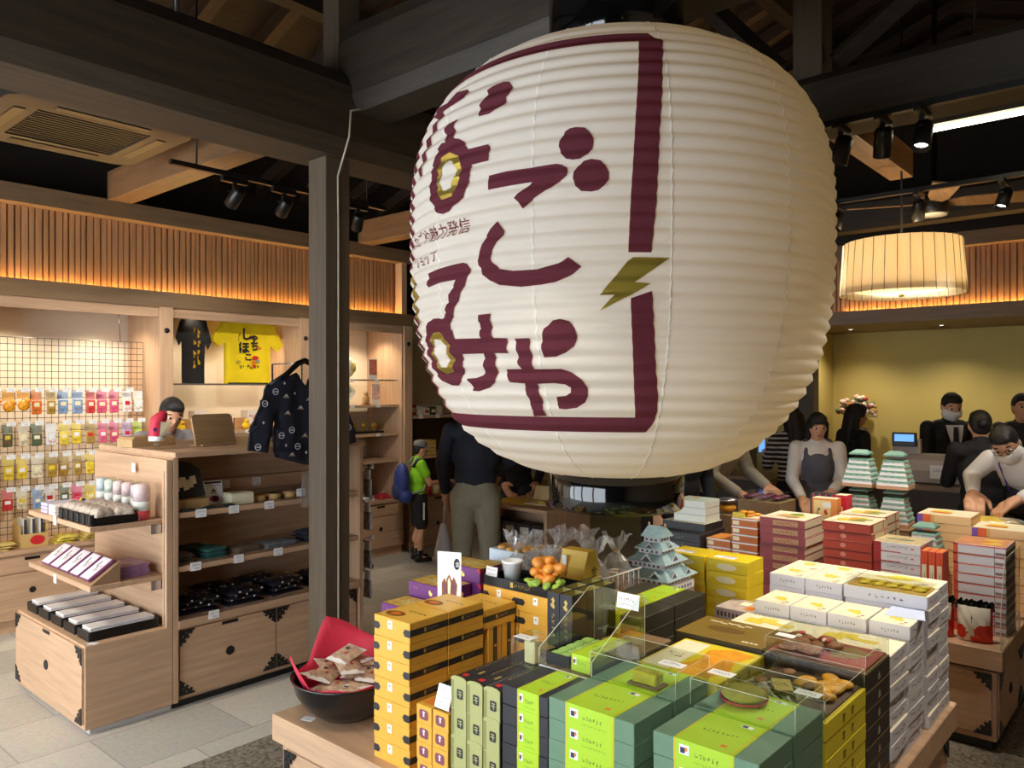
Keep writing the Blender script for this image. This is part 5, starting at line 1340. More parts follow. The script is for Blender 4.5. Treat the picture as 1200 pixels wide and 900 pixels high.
# --- paper castle
riser_c = thing('castle_base_box', 'brown tapered paper box under the castle shaped gift box', 'box', (3.145,1.87,.5))
CST = M('castle_stone_print', (150, 130, 124), .6, var=.15, scale=25)
def taper(mb, x0, y0, z0, x1, y1, z1, m):
    vs = [(-x0,-y0,z0),(x0,-y0,z0),(x0,y0,z0),(-x0,y0,z0),(-x1,-y1,z1),(x1,-y1,z1),(x1,y1,z1),(-x1,y1,z1)]
    return mb.add(vs, [(3,2,1,0),(4,5,6,7),(0,1,5,4),(1,2,6,5),(2,3,7,6),(3,0,4,7)], m)
taper(MB(), .142,.142,0,.125,.125,.255,CST).build('carton', riser_c)
mb = MB()
for k in range(4):
    for i in range(7): mb.rect((-.1+i*.03,-.128,.235),(1,0,0),(0,.07,1),.014,.008,M('dark_mauve',(84,70,84),.5),.001)
    mb.v = [tuple(Matrix.Rotation(R(90),3,'Z')@Vector(v)) for v in mb.v]
mb.build('printed_windows', riser_c)
cas = thing('castle_gift_box', 'paper gift box shaped as a white castle with blue green roofs', 'gift box', (3.145,1.87,.7555))
taper(MB(),.138,.138,0,.118,.118,.085,CST).build('stone_base', cas)
CW = M('castle_white',(232,230,232),.6); CR = M('castle_roof',(146,174,178),.55,var=.12,scale=30); CD = M('castle_window',(86,92,116),.6)
def roof(name, a, b, z, h, over, gab):
    mb = MB(); taper(mb, a+over, b+over, z, a*.72, b*.72, z+h, CR); mb.box(-a-over,a+over,-b-over,b+over,z-.004,z,CW)
    r = mb.build(name, cas)
    for k in range(4):                                              # dormer gables on each side
        L = (a if k % 2 == 0 else b); g = MB(); n = gab if L == a else gab
        for i in range(n):
            cx = (i-(n-1)/2)*L*1.1; hw = L*.30 if n > 1 else L*.42; y = -(b if k % 2 == 0 else a)-over*.6
            g.add([(cx-hw,y,z+.002),(cx+hw,y,z+.002),(cx,y,z+hw*1.05),(cx,y+L*.8,z+hw*1.05),(cx-hw,y+L*.6,z+.002),(cx+hw,y+L*.6,z+.002)],[(0,3,2),(0,4,3),(1,2,3),(1,3,5)],CR)
            g.add([(cx-hw,y,z+.002),(cx+hw,y,z+.002),(cx,y,z+hw*1.05)],[(0,1,2)],CW); g.add([(cx-hw*.7,y-.001,z+.004),(cx+hw*.7,y-.001,z+.004),(cx,y-.001,z+hw*.8)],[(0,1,2)],CD)
        q = Matrix.Rotation(R(90*k),3,'Z'); g.v = [tuple(q@Vector(v)) for v in g.v]; g.build('gable', r)
def storey(a, b, z, h, n):
    mb = MB().box(-a,a,-b,b,z,z+h,CW)
    for k in range(4):
        L = a if k % 2 == 0 else b; w = MB()
        for i in range(n):
            w.rect((-L*.85+i*(1.7*L/n)+L*.04,-(b if k % 2 == 0 else a),z+h*.3),(1,0,0),(0,0,1),1.7*L/n*.5,h*.4,CD,.0012)
        q = Matrix.Rotation(R(90*k),3,'Z'); mb.add([q@Vector(v) for v in w.v], w.f, CD)
    mb.build('storey', cas)
storey(.122,.122,.085,.034,8); storey(.112,.112,.119,.03,7); roof('roof',.112,.112,.149,.036,.022,2)
storey(.082,.082,.183,.03,6); roof('roof',.084,.084,.213,.032,.018,1); storey(.058,.058,.243,.026,4); roof('roof',.06,.06,.269,.026,.014,1)
storey(.042,.042,.293,.026,3)
mb = MB(); mb.add([(-.055,-.055,.319),(.055,-.055,.319),(.055,.055,.319),(-.055,.055,.319),(0,-.045,.365),(0,.045,.365)],[(3,2,1,0),(0,1,4),(1,2,5,4),(2,3,5),(3,0,4,5)],CR); mb.build('top_roof', cas)
for y in (-.042,.042): MB().ell((0,y,.368),(.006,.006,.012),M('tan_finial',(176,152,112),.5)).build('finial', cas)

# --- black bowl with red cloth and cracker packets
bl = thing('bowl', 'large black lacquer bowl lined with red cloth on the table corner', 'bowl', (1.85,2.46,.501))
MB().lathe([(0,.01),(.085,.0),(.10,.004),(.155,.045),(.192,.10),(.207,.15),(.212,.158),(.204,.158),(.185,.10),(.15,.055),(.09,.02),(0,.018)],(0,0,0),M('black_bowl',(17,16,17),.3,coat=.3),56,cap=False).build('bowl', bl)
cl = MB(); N = 72; rg = random.Random(8); vs = []
def edge(a):                                                        # two corners of the square cloth stand up above the rim
    d1 = (math.degrees(a)-62+180) % 360 - 180; d2 = (math.degrees(a)-160+180) % 360 - 180
    k1 = max(0, 1-abs(d1-14)/26)**1.1 if d1 > 14 else max(0, 1-abs(d1-14)/88)**.9
    return k1 + .62*max(0, 1-abs(d2)/30)
for i in range(13):
    t = i/12
    for k in range(N):
        a = 2*PI*k/N; e = edge(a); r = t*(.198 + .035*e); z = .022 + .135*t**2.6 + (.165*e*max(0,t-.62)/.38) + .004*math.sin(9*a+t*5)*t
        r = min(r, .198+.03*e)
        if z < .15: r = min(r, .09+.115*max(0,(z-.02)/.13)**.5*1.0 if z > .022 else .09)
        vs.append((r*math.cos(a), r*math.sin(a), z+.004))
cl.add(vs, [(i*N+k,i*N+(k+1)%N,(i+1)*N+(k+1)%N,(i+1)*N+k) for i in range(12) for k in range(N)], M('red_cloth',(206,40,66),.6), True)
o = cl.build('red_cloth'); o.location = (1.85,2.46,.5); tag(o, 'red cloth with raised corners lining the black bowl', 'cloth')
md = o.modifiers.new('thickness','SOLIDIFY'); md.thickness = .002
PK1 = M('cracker_mix_print',(204,172,142),.4,var=.4,scale=55); PK2 = M('packet_white_edge',(236,230,222),.45)
def packet_mesh(seed):
    rg = random.Random(seed); mb = MB(); nx, ny = 9, 7; W, L = .092, .135
    top_ = []; bot = []
    for j in range(ny):
        for i in range(nx):
            x = -L/2+L*i/(nx-1); y = -W/2+W*j/(ny-1); k = math.sin(PI*i/(nx-1))**.5*math.sin(PI*j/(ny-1))**.5
            hgt = .011*k+(.003*rg.uniform(-1,1) if k > .2 else 0); top_.append((x,y,hgt+.004)); bot.append((x,y,-hgt*.6+.003))
    n = nx*ny; fs = []; fe = []
    for j in range(ny-1):
        for i in range(nx-1):
            a = j*nx+i; f1 = (a,a+1,a+nx+1,a+nx); f2 = (n+a,n+a+nx,n+a+nx+1,n+a+1); (fe if i in (0,nx-2) else fs).extend([f1,f2])
    mb.add(top_+bot, fs, PK1, True); b0 = len(mb.v); mb.add(top_+bot, fe, PK2, True)
    return mb
root = thing('cracker_packet', 'x', 'packet'); packet_mesh(3).build('packet', root); MB().rect((-.02,-.012,.0165),(1,0,0),(0,1,0),.016,.01,RED,.001).rect((.012,.006,.0165),(1,0,0),(0,1,0),.014,.012,M('seaweed_print',(54,50,60),.5),.001).build('printed_marks', root)
PKT = Kind(root)
pos = [(-.02,.085,.165,.3,.25,'leaning on the raised far cloth corner'),(.075,.05,.185,.9,.1,'on top toward the cake boxes'),(-.07,.04,.16,-.5,.2,'with pale end near the far rim'),(-.085,-.03,.135,.9,-.1,'at the front rim under the others'),(-.01,-.02,.19,.2,.1,'lying flat in the middle of the heap'),(.05,-.075,.155,-.3,.15,'at the front next to the cake boxes'),(-.05,-.095,.13,1.2,.0,'lowest at the front rim'),(.105,-.01,.165,1.4,.2,'against the cake boxes'),(.02,.03,.215,-.8,.12,'highest on the heap'),(-.06,.09,.15,1.9,.15,'beside the raised cloth corner')]
for i, (x, y, z, rz, rx, w) in enumerate(pos): PKT.put((1.85+x,2.46+y,.5+z), rz+1.0, 'clear packet of mixed rice crackers '+w, 'rice cracker packets', rx=rx, ry=-.15+.06*(i%4))
for i in range(7):
    a = i*.9; r = .05+.03*(i%2); PKT.put((1.85+r*math.cos(a),2.46+r*math.sin(a),.5+.055+.016*i), a, f'rice cracker packet low in the bowl heap, {NTH[i]} layer up', 'rice cracker packets')
# ================================================================ goods on the second table
MRN = M('rose_maroon_carton', (158, 74, 80), .5, var=.06, scale=20)
REDO = M('brick_red_carton', (178, 64, 44), .48, var=.05, scale=20)
def generic(name, dx, dy, dz, m, topm, deco_top=None, deco_front=None, deco_side=None):
    mb = kbox(dx, dy, dz, m, .0015); root = tag(mb.build(name), cat='box')
    t = MB(); o, u, v = top(dx, dy, dz); t.rect(o+u*.003+v*.003, u, v, dy-.006, dx-.006, topm)
    if deco_top: deco_top(t, o, u, v, dy, dx)
    t.build('printed_lid', root)
    s = MB(); EL = M('carton_edge_shade', (96,72,58), .6)  # dark line along each foot, painting the shade between stacked boxes
    for (a, b, c), L in ((front(dx, dy), dy), (side(dx, dy), dx)): s.rect(a, b, c, L, .0018, EL, .0016)
    if 1:
        if deco_front: deco_front(s, *front(dx, dy), dy, dz)
        if deco_side: deco_side(s, *side(dx, dy), dx, dz)
        s.build('side_print', root)
    return Kind(root)
def pict(cols, k=6, seed=1):
    def f(t, o, u, v, w, d):
        rg = random.Random(seed)
        for i in range(k):
            cx, cy = rg.uniform(.3,.7)*w, rg.uniform(.3,.7)*d; r1, r2 = rg.uniform(.1,.2)*w, rg.uniform(.08,.16)*d
            t.poly([o+u*(cx+r1*math.cos(a))+v*(cy+r2*math.sin(a))+Z_*(.0012+i*.0002) for a in [2*PI*q/12 for q in range(12)]], cols[i % len(cols)])
        t.scribble(o+u*w*.08+v*d*.1, u, v, w*.25, d*.1, BRP, 6, seed)
    return f
TAN = M('tan_label_print', (196, 150, 112), .5, var=.1, scale=60)
mr = generic('maroon_sweets_box', .30, .265, .0495, MRN, CRM, pict([YPR, M('moss_print',(112,140,44)), TAN], 6, 3),
    lambda s,o,u,v,w,h: (s.rect(o+u*w*.30+v*h*.2,u,v,w*.55,h*.6,TAN), s.scribble(o+u*w*.36+v*h*.32,u,v,w*.44,h*.36,BRP,8,3,.0014)), lambda s,o,u,v,w,h: s.rect(o+v*.004,u,v,w,h-.008,CRM))
stack(mr, 4.57, 1.805, .5, 10, .0495, 'rose maroon sweets box with cream lid', 'beside the orange striped boxes', 'maroon sweets boxes', jr=.01, jit=.004)
oc = generic('orange_striped_box', .20, .16, .047, M('orange_carton',(206,112,40),.45), M('orange_lid',(220,140,60),.45,var=.2,scale=30), None,
    lambda s,o,u,v,w,h: (s.rect(o+v*(h-.009),u,v,w,.009,WHITE), s.rect(o+u*w*.05+v*.008,u,v,w*.25,h*.5,CRM), s.scribble(o+u*w*.42+v*.012,u,v,w*.45,h*.35,BRP,6,4,.0012)), lambda s,o,u,v,w,h: s.rect(o+v*(h-.009),u,v,w,.009,WHITE))
stack(oc, 4.52, 2.035, .5, 10, .047, 'orange box with white edge', 'under the orange cracker samples', 'orange striped boxes', jr=.01)
stack(oc, 4.53, 2.205, .5, 7, .047, 'orange box with white edge', 'next to the black trays', 'orange striped boxes', jr=.01)
osm = thing('cracker_sample', 'heap of orange cracker samples with yellow card on the orange boxes', 'food sample', (4.52,2.035,.5+10*.0474+.001))
MB().box(-.08,.08,-.07,.07,0,.006,CRM).build('plate', osm); MB().box(-.095,-.09,.0,.075,.0,.03,YPR).build('price_card', osm)
rg = random.Random(12)
for i in range(9): MB().ell((rg.uniform(-.045,.045),rg.uniform(-.045,.045),.014+.008*(i//3)),(.026,.022,.009),ORPH).build('cracker', osm)
bt = generic('black_gift_box', .34, .36, .05, CHAR, CHAR, None, lambda s,o,u,v,w,h: s.scribble(o+u*w*.3+v*h*.3,u,v,w*.4,h*.4,SILV,8,5))
stack(bt, 4.54, 2.48, .5, 7, .05, 'wide black gift box with silver writing', 'under the white boxes', 'wide black gift boxes', jr=.01)
bt2 = generic('black_cream_box', .24, .30, .048, CHAR, M('speckled_cream_lid',(210,206,180),.5,var=.2,scale=60)); bt2.put((4.58,2.46,.8535),0,'black box with speckled cream lid between black and white boxes',None)
wt = generic('white_gift_box', .20, .22, .045, M('ivory_carton',(228,232,222),.5), M('mint_lid',(196,214,196),.5), pict([ORG, CRM], 2, 8))
stack(wt, 4.60, 2.44, .902, 3, .045, 'ivory gift box with mint lid', 'on the black boxes', 'ivory gift boxes', jr=.02)
rd = generic('brick_red_sweets_box', .30, .262, .0498, REDO, CRM, pict([ORPH, YPR, M('leaf_print',(150,150,60))], 6, 5),
    lambda s,o,u,v,w,h: (s.poly([o+u*(w*.42+.016*math.cos(a))+v*(h*.5+.013*math.sin(a))-X_*.001 for a in [-2*PI*q/10 for q in range(10)]], M('pale_red_crest',(216,140,120),.5)), s.rect(o+v*(h-.006),u,v,w,.004,M('deep_red_line',(120,30,28),.5))), lambda s,o,u,v,w,h: (s.rect(o+u*.05+v*.004,u,v,w-.05,h-.008,CRM), s.rect(o+u*w*.72+v*.0,u,v,.014,h,RED,.0012)))
stack(rd, 4.66, 1.475, .5, 10, .0498, 'brick red sweets box with pale crest', 'beside the white and red boxes', 'brick red sweets boxes', jr=.008, jit=.004)
stack(rd, 4.98, 1.50, .5, 10, .0498, 'brick red sweets box', 'in the row behind', 'brick red sweets boxes', jr=.008)
wr = generic('white_red_box', .25, .235, .052, WBOX, M('beige_lid',(206,186,140),.5,var=.25,scale=30), pict([TAN, GRN], 4, 9),
    lambda s,o,u,v,w,h: (s.rect(o,u,v,w*.17,h,M('deep_red_print',(170,44,48),.5)), s.rect(o+u*w*.17+v*.003,u,v,w*.42,.004,RED), s.scribble(o+u*w*.3+v*h*.45,u,v,w*.45,h*.3,GREYINK,9,6), s.rect(o+u*w*.8+v*h*.5,u,v,.014,.006,RED)), lambda s,o,u,v,w,h: s.rect(o+u*w*.1+v*h*.4,u,v,w*.5,h*.3,M('pale_red_print',(220,140,120),.5)))
stack(wr, 4.65, 1.222, .5, 8, .052, 'white box with red end and beige lid', 'before the upright boxes', 'white and red boxes')
op = generic('peach_sweets_box', .27, .285, .0495, M('peach_carton',(240,196,140),.5), CRM, pict([YPR, ORG], 4, 14),
    lambda s,o,u,v,w,h: (s.rect(o,u,v,w*.11,h,M('violet_print',(128,84,176),.5)), s.rect(o+u*w*.11,u,v,w*.15,h,M('hot_orange_print',(232,104,44),.5)), s.rect(o+u*w*.26,u,v,w*.06,h,M('gold_beige_print',(222,170,96),.5))))
stack(op, 5.30, 1.135, .5, 10, .0495, 'peach box with violet and orange end', 'nearer the stacked castles', 'peach sweets boxes', jr=.01, jit=.004)
stack(op, 5.30, .848, .5, 9, .0495, 'peach box with violet and orange end', 'at the aisle corner', 'peach sweets boxes', jr=.01, jit=.004)
bn = generic('white_lunch_box', .26, .235, .0495, WBOX, M('orange_film_lid',(224,150,100),.3,var=.2,scale=20), pict([ORG, YPR, BRP], 5, 15),
    lambda s,o,u,v,w,h: (s.rect(o+v*(h-.007),u,v,w,.006,M('coral_line',(222,90,64),.5)), s.rect(o,u,v,w*.09,h,M('coral_line',(222,90,64),.5)), s.rect(o+u*w*.78,u,v,.003,h,GREYINK), s.rect(o+u*w*.80+v*.006,u,v,w*.2,h*.3,M('brown_grey_print',(150,120,110),.5))), lambda s,o,u,v,w,h: s.rect(o+v*.004,u,v,w,h*.5,M('brown_grey_print',(150,120,110),.5)))
stack(bn, 4.72, .845, .5, 9, .0495, 'white lunch box with coral edge', 'behind the wrapped crackers', 'white lunch boxes')
ub = generic('upright_box', .12, .034, .20, M('hot_orange_carton',(226,84,44),.45), M('orange_stripe_lid',(238,130,60),.45), None, lambda s,o,u,v,w,h: (s.rect(o+u*.006+v*.006,u,v,w-.012,h*.62,CRM), s.scribble(o+u*.010+v*.03,u,v,w-.02,.07,GREYINK,2,3,.0012)))
for k in range(2):
    for i in range(3): ub.put((4.565, 1.082-i*.036, .5+.2005*k), 0, f'upright orange and cream box, {NTH[i]} from the white and red boxes, '+('lower row' if k == 0 else 'upper row'), 'upright orange boxes')
# wrapped cracker bags in front and the clear guard
for i in range(2):
    t = thing('cracker_bag', ('glossy red and white cracker bag beside the clear guard at the table corner','glossy red and white cracker bag half hidden behind the white boxes')[i], 'bag', (4.43,.835+i*.17,.5))
    mb = MB(); nx, ny = 18, 18; vs = []
    for s_ in (1, -1):
        for a in range(ny):
            for b in range(nx):
                y = (.5-b/(nx-1))*.155; z = .002+a/(ny-1)*.17; k = (max(0,math.sin(PI*b/(nx-1)))*max(0,math.sin(PI*(a/(ny-1)*.9+.06))))**.5
                vs.append((-s_*(.045*k+.002)+.004*math.sin(b*1.3+a*.9), y, z))
    n = nx*ny; fw_ = []; fr_ = []
    for a in range(ny-1):
        for b in range(nx-1):
            q = a*nx+b; u, v = b/(nx-1), a/(ny-1)
            red_ = (u-.78)**2+(v-.22)**2 < .09 or (u-.12)**2*1.4+(v-.24)**2 < .045 or u > .93 or (v < .12 and u > .4)
            (fr_ if red_ else fw_).extend([(q,q+nx,q+nx+1,q+1),(n+q,n+q+1,n+q+nx+1,n+q+nx)])
    mb.add(vs, fw_, M('glossy_white_film',(226,220,206),.2), True); mb.add(vs, fr_, M('glossy_red_film',(214,52,36),.2), True); mb.build('bag', t)
    rr = random.Random(4+i); tp = MB(); nx2 = 16; vs = []
    for a in range(5):
        for b in range(nx2): vs.append(((.030-.014*a)*(1 if b % 2 else -1)*.6+.006*rr.uniform(-1,1), (.5-b/(nx2-1))*.165, .160+.010*a+.008*rr.uniform(-1,1)))
    tp.add(vs, [(a*nx2+b,a*nx2+b+1,(a+1)*nx2+b+1,(a+1)*nx2+b) for a in range(4) for b in range(nx2-1)], M('glossy_black_film',(26,28,24),.12)); o = tp.build('crinkled_top', t); md = o.modifiers.new('thickness','SOLIDIFY'); md.thickness = .003
    MB().scribble((-.056,.008,.085),(0,-1,0),(0,0,1),.016,.06,INK,1,2,.0).build('lettering', t); MB().rect((-.0555,-.025,.095),(0,-1,0),(0,0,1),.03,.03,WHITE,.0).build('sticker', t)
gd = thing('acrylic_guard', 'clear sloping acrylic side guard at the corner of the far table', 'guard', (4.6,.712,.5005))
gp = [(-.26,0),(.26,0),(.26,.42),(-.16,.42),(-.26,.18)]
MB().prism(gp,(0,0,0),(1,0,0),(0,0,1),.003,CLEAR).build('pane', gd); e = MB(); e.tube([(a,-.0015,b) for a,b in gp]+[(-.26,-.0015,0)],.0018,EDGE,4); e.build('polished_edge', gd)
# towers of tiered green and white boxes
GT = M('sea_green_print',(116,160,142),.5)
mb = MB()
for i in range(5):
    a = .095-.0075*i; taper(mb, a-.002, a-.002, .022+i*.032, a-.005, a-.005, .044+i*.032, WHITE); taper(mb, a+.001, a+.001, .044+i*.032, a-.008, a-.008, .054+i*.032, GT)
    for k in range(4):
        q = Matrix.Rotation(R(90*k),3,'Z'); 
        for j in range(3): mb.add([q@Vector(p) for p in ((-.04+.04*j-.012,-a-.002,.042+i*.032),(-.04+.04*j+.012,-a-.002,.042+i*.032),(-.04+.04*j,-a+.006,.055+i*.032))],[(0,1,2)],GT)
mb.box(-.094,.094,-.094,.094,0,.022,TAN)
root = tag(mb.build('tiered_gift_box'), cat='gift box')
r2 = MB(); r2.add([(-.05,-.06,.2165),(.05,-.06,.2165),(.05,.06,.2165),(-.05,.06,.2165),(0,-.035,.238),(0,.035,.238)],[(0,1,4),(1,2,5,4),(2,3,5),(3,0,4,5),(3,2,1,0)],GT); r2.box(-.06,.06,-.06,.06,.206,.2165,GT); r2.build('ridge_roof', root)
TW = Kind(root)
riser(5.27, 5.56, 1.345, 1.80, .37, 'plain wooden riser under the tiered green and white gift boxes')
for j, y in enumerate((1.675, 1.465)):
    for k in range(2):
        TW.put((5.41, y, .871+k*.2385), .04*j, 'tiered green and white gift box, '+('lower' if k == 0 else 'upper')+' one, '+('beside the orange kanji box' if j == 0 else 'beside the cash register'), 'tiered gift boxes')
TW.put((5.72,1.66,.5005+.0),0,'tiered green and white gift box standing low behind the towers','tiered gift boxes')
TW.put((5.00,1.19,.5005),0,'tiered green and white gift box at the bottom beside the peach boxes','tiered gift boxes'); TW.put((5.00,1.19,.739),0,'short tower of tiered green boxes in front of the peach boxes','tiered gift boxes')
# kanji box, striped boxes, tray
riser(4.86, 5.18, 1.645, 2.10, .41, 'plain wooden riser under the orange kanji box')
kb = generic('kanji_box', .09, .15, .16, M('amber_carton',(226,140,60),.45), CRM, None, lambda s,o,u,v,w,h: (s.rect(o+u*.012+v*.012,u,v,w-.05,h-.024,M('cream_yellow_print',(240,214,140),.5)), s.rect(o+u*.065+v*h*.66,u,v,.05,.03,WHITE,.0012), s.scribble(o+u*.03+v*.02,u,v,.03,.085,INK,1,3,.0013), s.scribble(o+u*.07+v*.02,u,v,.03,.085,RED,1,8,.0013)))
kb.put((4.95,1.74,.911),.06,'amber orange box with black and red writing on the back row',None)
sb2 = generic('striped_box', .10, .15, .17, CHAR, CHAR, None, lambda s,o,u,v,w,h: [s.rect(o+u*w*(.12+.26*i),u,v,.008,h,M('pink_red_stripe',(222,40,74),.45)) for i in range(4)])
sb2.put((5.09,1.80,.911+.0),.0,'black box with red stripes behind the amber kanji box',None)
sb2.put((5.10,2.20,.5005),.0,'black box with red stripes low beside the pinafore sleeve',None)
rb2 = generic('crimson_box', .10, .075, .17, M('crimson_carton',(200,32,58),.4), CRM, None, lambda s,o,u,v,w,h: s.rect(o+u*w*.4+v*.01,u,v,.02,.09,CRM))
rb2.put((5.09,1.685,.911),0,'crimson box with cream window next to the black striped box',None)
ctr = thing('clear_case', 'clear case of plum coloured sweets on the far corner of the second table', 'case', (5.55,2.38,.5005))
MB().box(-.14,.14,-.16,.16,0,.44,RISER,.003).build('base', ctr); MB().box(-.13,.13,-.15,.15,.442,.49,CLEAR).build('cover', ctr)
for i in range(4):
    for j in range(3): MB().ell((-.09+.06*i,-.1+.1*j,.46),(.026,.04,.014),M('plum_sweet',(112,50,76),.3,var=.3,scale=40)).build('sweet', ctr)
yb = thing('yellow_film_bag', 'yellow wrapped bag lying on the table behind the peach boxes', 'bag', (5.76,1.02,.5005))
MB().box(-.13,.13,-.2,.2,0,.37,RISER,.003).build('base', yb); MB().ell((0,0,.403),(.11,.19,.032),M('yellow_film',(206,176,72),.2,var=.25,scale=12)).ell((0,-.12,.41),(.08,.10,.026),FILM).build('bag', yb)
snack2 = thing('snack_jar', 'clear jar of yellow snacks with silver lid behind the maroon boxes', 'jar', (5.0,2.42,.5005))
MB().box(-.1,.1,-.1,.1,0,.40,RISER,.003).build('base', snack2); MB().lathe([(.06,.402),(.07,.41),(.07,.47),(.06,.48)],(0,0,0),CLEAR,24).build('jar', snack2); MB().lathe([(0,.50),(.062,.498),(.064,.482),(.06,.4805)],(0,0,0),CHROME,24,cap=False).build('lid', snack2); MB().ell((0,0,.435),(.058,.058,.03),ORPH).build('snacks', snack2)

# ================================================================ goods on the end unit
def soft_pack(mb, cx, cy, cz, lx, ly, h, m, seed, n=7):
    """a soft, lumpy wrapped pack"""
    rg = random.Random(seed); vs = []
    for s_ in (1, 0):
        for j in range(n):
            for i in range(n):
                x = -lx/2+lx*i/(n-1); y = -ly/2+ly*j/(n-1); e = min(i, n-1-i, j, n-1-j)
                k = (0, .72, .95, 1)[min(3, e)]
                vs.append((cx+x, cy+y, cz+(h*k+(rg.uniform(-.12,.12)*h if e else h*.12) if s_ else 0)))
    q = n*n; fs = []
    for j in range(n-1):
        for i in range(n-1):
            a = j*n+i; fs += [(a,a+1,a+n+1,a+n),(q+a,q+a+n,q+a+n+1,q+a+1)]
    for k in range(n-1):
        for (a, b) in ((k,k+1),(n*(n-1)+k+1,n*(n-1)+k),((k+1)*n,k*n),(k*n+n-1,(k+1)*n+n-1)): fs.append((b,a,q+a,q+b))
    return mb.add(vs, fs, m, True)
cols = [(44,92,140),(84,130,74),(196,60,70),(206,52,60),(104,54,130),(214,66,72)]
for i in range(6):
    y = 4.93-i*.118; r = .034 if i < 5 else .046; h = .185 if i < 5 else .20; x = 1.915 if i < 5 else 1.88
    t = thing('towel_tube', ('pale blue and white','green and white','white and coral','white and red','lilac and purple','large red and white')[i]+' towel rolled in a clear tube on the upper bracket shelf', 'towel', (x,y+ (0 if i < 5 else -.02),1.0385), 0, 'towel tubes')
    MB().lathe([(r*.9,.002),(r*.92,.05)],(0,0,0),M(f'towel_base_{i}',cols[i],.7),20).build('towel_foot', t)
    MB().lathe([(r*.92,.05),(r*.92,.10)],(0,0,0),WHITE,20).build('paper_band', t)
    MB().lathe([(r*.9,.10),(r*.9,h-.015),(r*.5,h-.006)],(0,0,0),M(f'towel_top_{i}',tuple(int(200+.2*c) for c in cols[i]),.8,var=.15,scale=40),20).build('towel', t)
    MB().lathe([(r,0),(r,h),(0,h)],(0,0,0),CLEAR,20,cap=False).build('tube', t)
ty = thing('snack_tray', 'black ribbed plastic tray heaped with clear bagged snacks on the bracket shelf', 'tray', (1.72,4.49,1.0385))
MB().box(-.115,.115,-.22,.22,0,.012,BLACK,.003).box(-.115,-.109,-.22,.22,.012,.06,BLACK).box(.109,.115,-.22,.22,.012,.06,BLACK).box(-.109,.109,-.22,-.214,.012,.06,BLACK).box(-.109,.109,.214,.22,.012,.06,BLACK).build('tray', ty)
rbm = MB()
for i in range(6): rbm.box(-.122,-.1152,-.19+i*.076-.02,-.19+i*.076+.02,.004,.056,BLACK,.003)
for i in range(6): MB().box(-.122,-.1152,-.19+i*.076-.02,-.19+i*.076+.02,.004,.056,BLACK,.003).build('rib', ty)
for i in range(6):
    for j in range(2):
        rg = random.Random(i*3+j); mb = MB(); soft_pack(mb, 0,0,0, .11,.085,.045,M('beige_snack_film',(190,174,160),.22,var=.45,scale=45), i*7+j, 10)
        t = thing('snack_bag', f'clear bag of pale snacks, {NTH[i]} along the black tray, '+('outer row' if j == 0 else 'inner row'), 'bag', (1.72-.052+.104*j, 4.30+i*.075, 1.0385+.046), rg.uniform(-.3,.3), 'bagged snacks in the black tray'); mb.build('film', t)
        MB().scribble((-.02,-.02,.047),(1,0,0),(0,1,0),.04,.03,M('mauve_print',(150,110,130),.5),3,i,.001).build('printed_marks', t)
for i, (n, c) in enumerate((('lilac',(196,184,206)),('white and pink',(232,222,216)))):
    t = thing('folded_towel', f'{n} folded towel pile on the far half of the upper bracket shelf', 'towel', (1.70,4.96-i*.12,1.0385))
    for k in range(3): MB().box(-.09,.09,-.05,.05,k*.02,k*.02+.018,M(f'{n}_cloth',c,.8),.006).build('towel', t)
cand = [('pink',(222,50,120)),('yellow',(236,200,50)),('navy',(50,48,70)),('teal',(90,140,150))]
for i, (n, c) in enumerate(cand):
    t = thing('candy_pack', f'{n} wrapped candy pack standing at the back of the upper bracket shelf', 'candy', (1.86,5.14-i*.055 if i < 2 else 5.145-i*.05,1.0385))
    mb = MB(); soft_pack(mb,0,0,0,.05,.045,.05,M(f'{n}_candy_film',c,.3,var=.3,scale=40),i); mb.build('pack', t); MB().rect((-.012,.012,.0505),(0,-1,0),(1,0,0),.02,.02,CRM,.001).build('printed_marks', t)
def leaning_pack():
    mb = MB().box(-.006,.010,-.062,.062,0,.155,M('plum_pack_edge',(128,66,110),.5),.002); root = tag(mb.build('fan_pack'), cat='pack')
    p = MB().rect((-.006,.052,.004),(0,-1,0),(0,0,1),.104,.146,M('pale_fan_pack',(232,224,224),.45),.001)
    p.scribble((-.006,.02,.03),(0,-1,0),(0,0,1),.035,.10,INK,2,6,.002); p.scribble((-.006,-.02,.05),(0,-1,0),(0,0,1),.02,.07,M('plum_label_print',(132,70,84)),2,9,.002); p.build('white_label', root)
    return Kind(root)
LP = leaning_pack()
rail = thing('display_rest', 'brown sloping rest holding the row of white and plum packs', 'display rest', (1.66,4.63,.7335))
MB().prism([(-.06,0),(.09,0),(.09,.105)],(0,.36,0),(1,0,0),(0,0,1),.72,M('brown_card',(150,116,84),.6)).build('rest', rail)
for i in range(5): LP.put((1.606, 4.925-i*.14, .756), 0, f'white pack with plum edge, {NTH[i]} from the hook wall on the sloping rest', 'white and plum packs', ry=R(55))
for k in range(6):
    t = thing('plum_packet', f'flat plum and lilac packet, {ORD[5-k]} in the pile beside the sloping rest', 'packet', (1.84+random.uniform(-.006,.006),4.42,.7335+k*.011), random.uniform(-.06,.06), 'flat plum packets')
    MB().box(-.08,.08,-.11,.11,0,.010,M('lilac_plum_packet',(150,112,146),.4,var=.25,scale=20),.002).build('packet', t); MB().rect((-.05,.06,.0102),(0,-1,0),(1,0,0),.11,.05,M('pale_plum_label',(190,160,186),.45)).build('label', t)
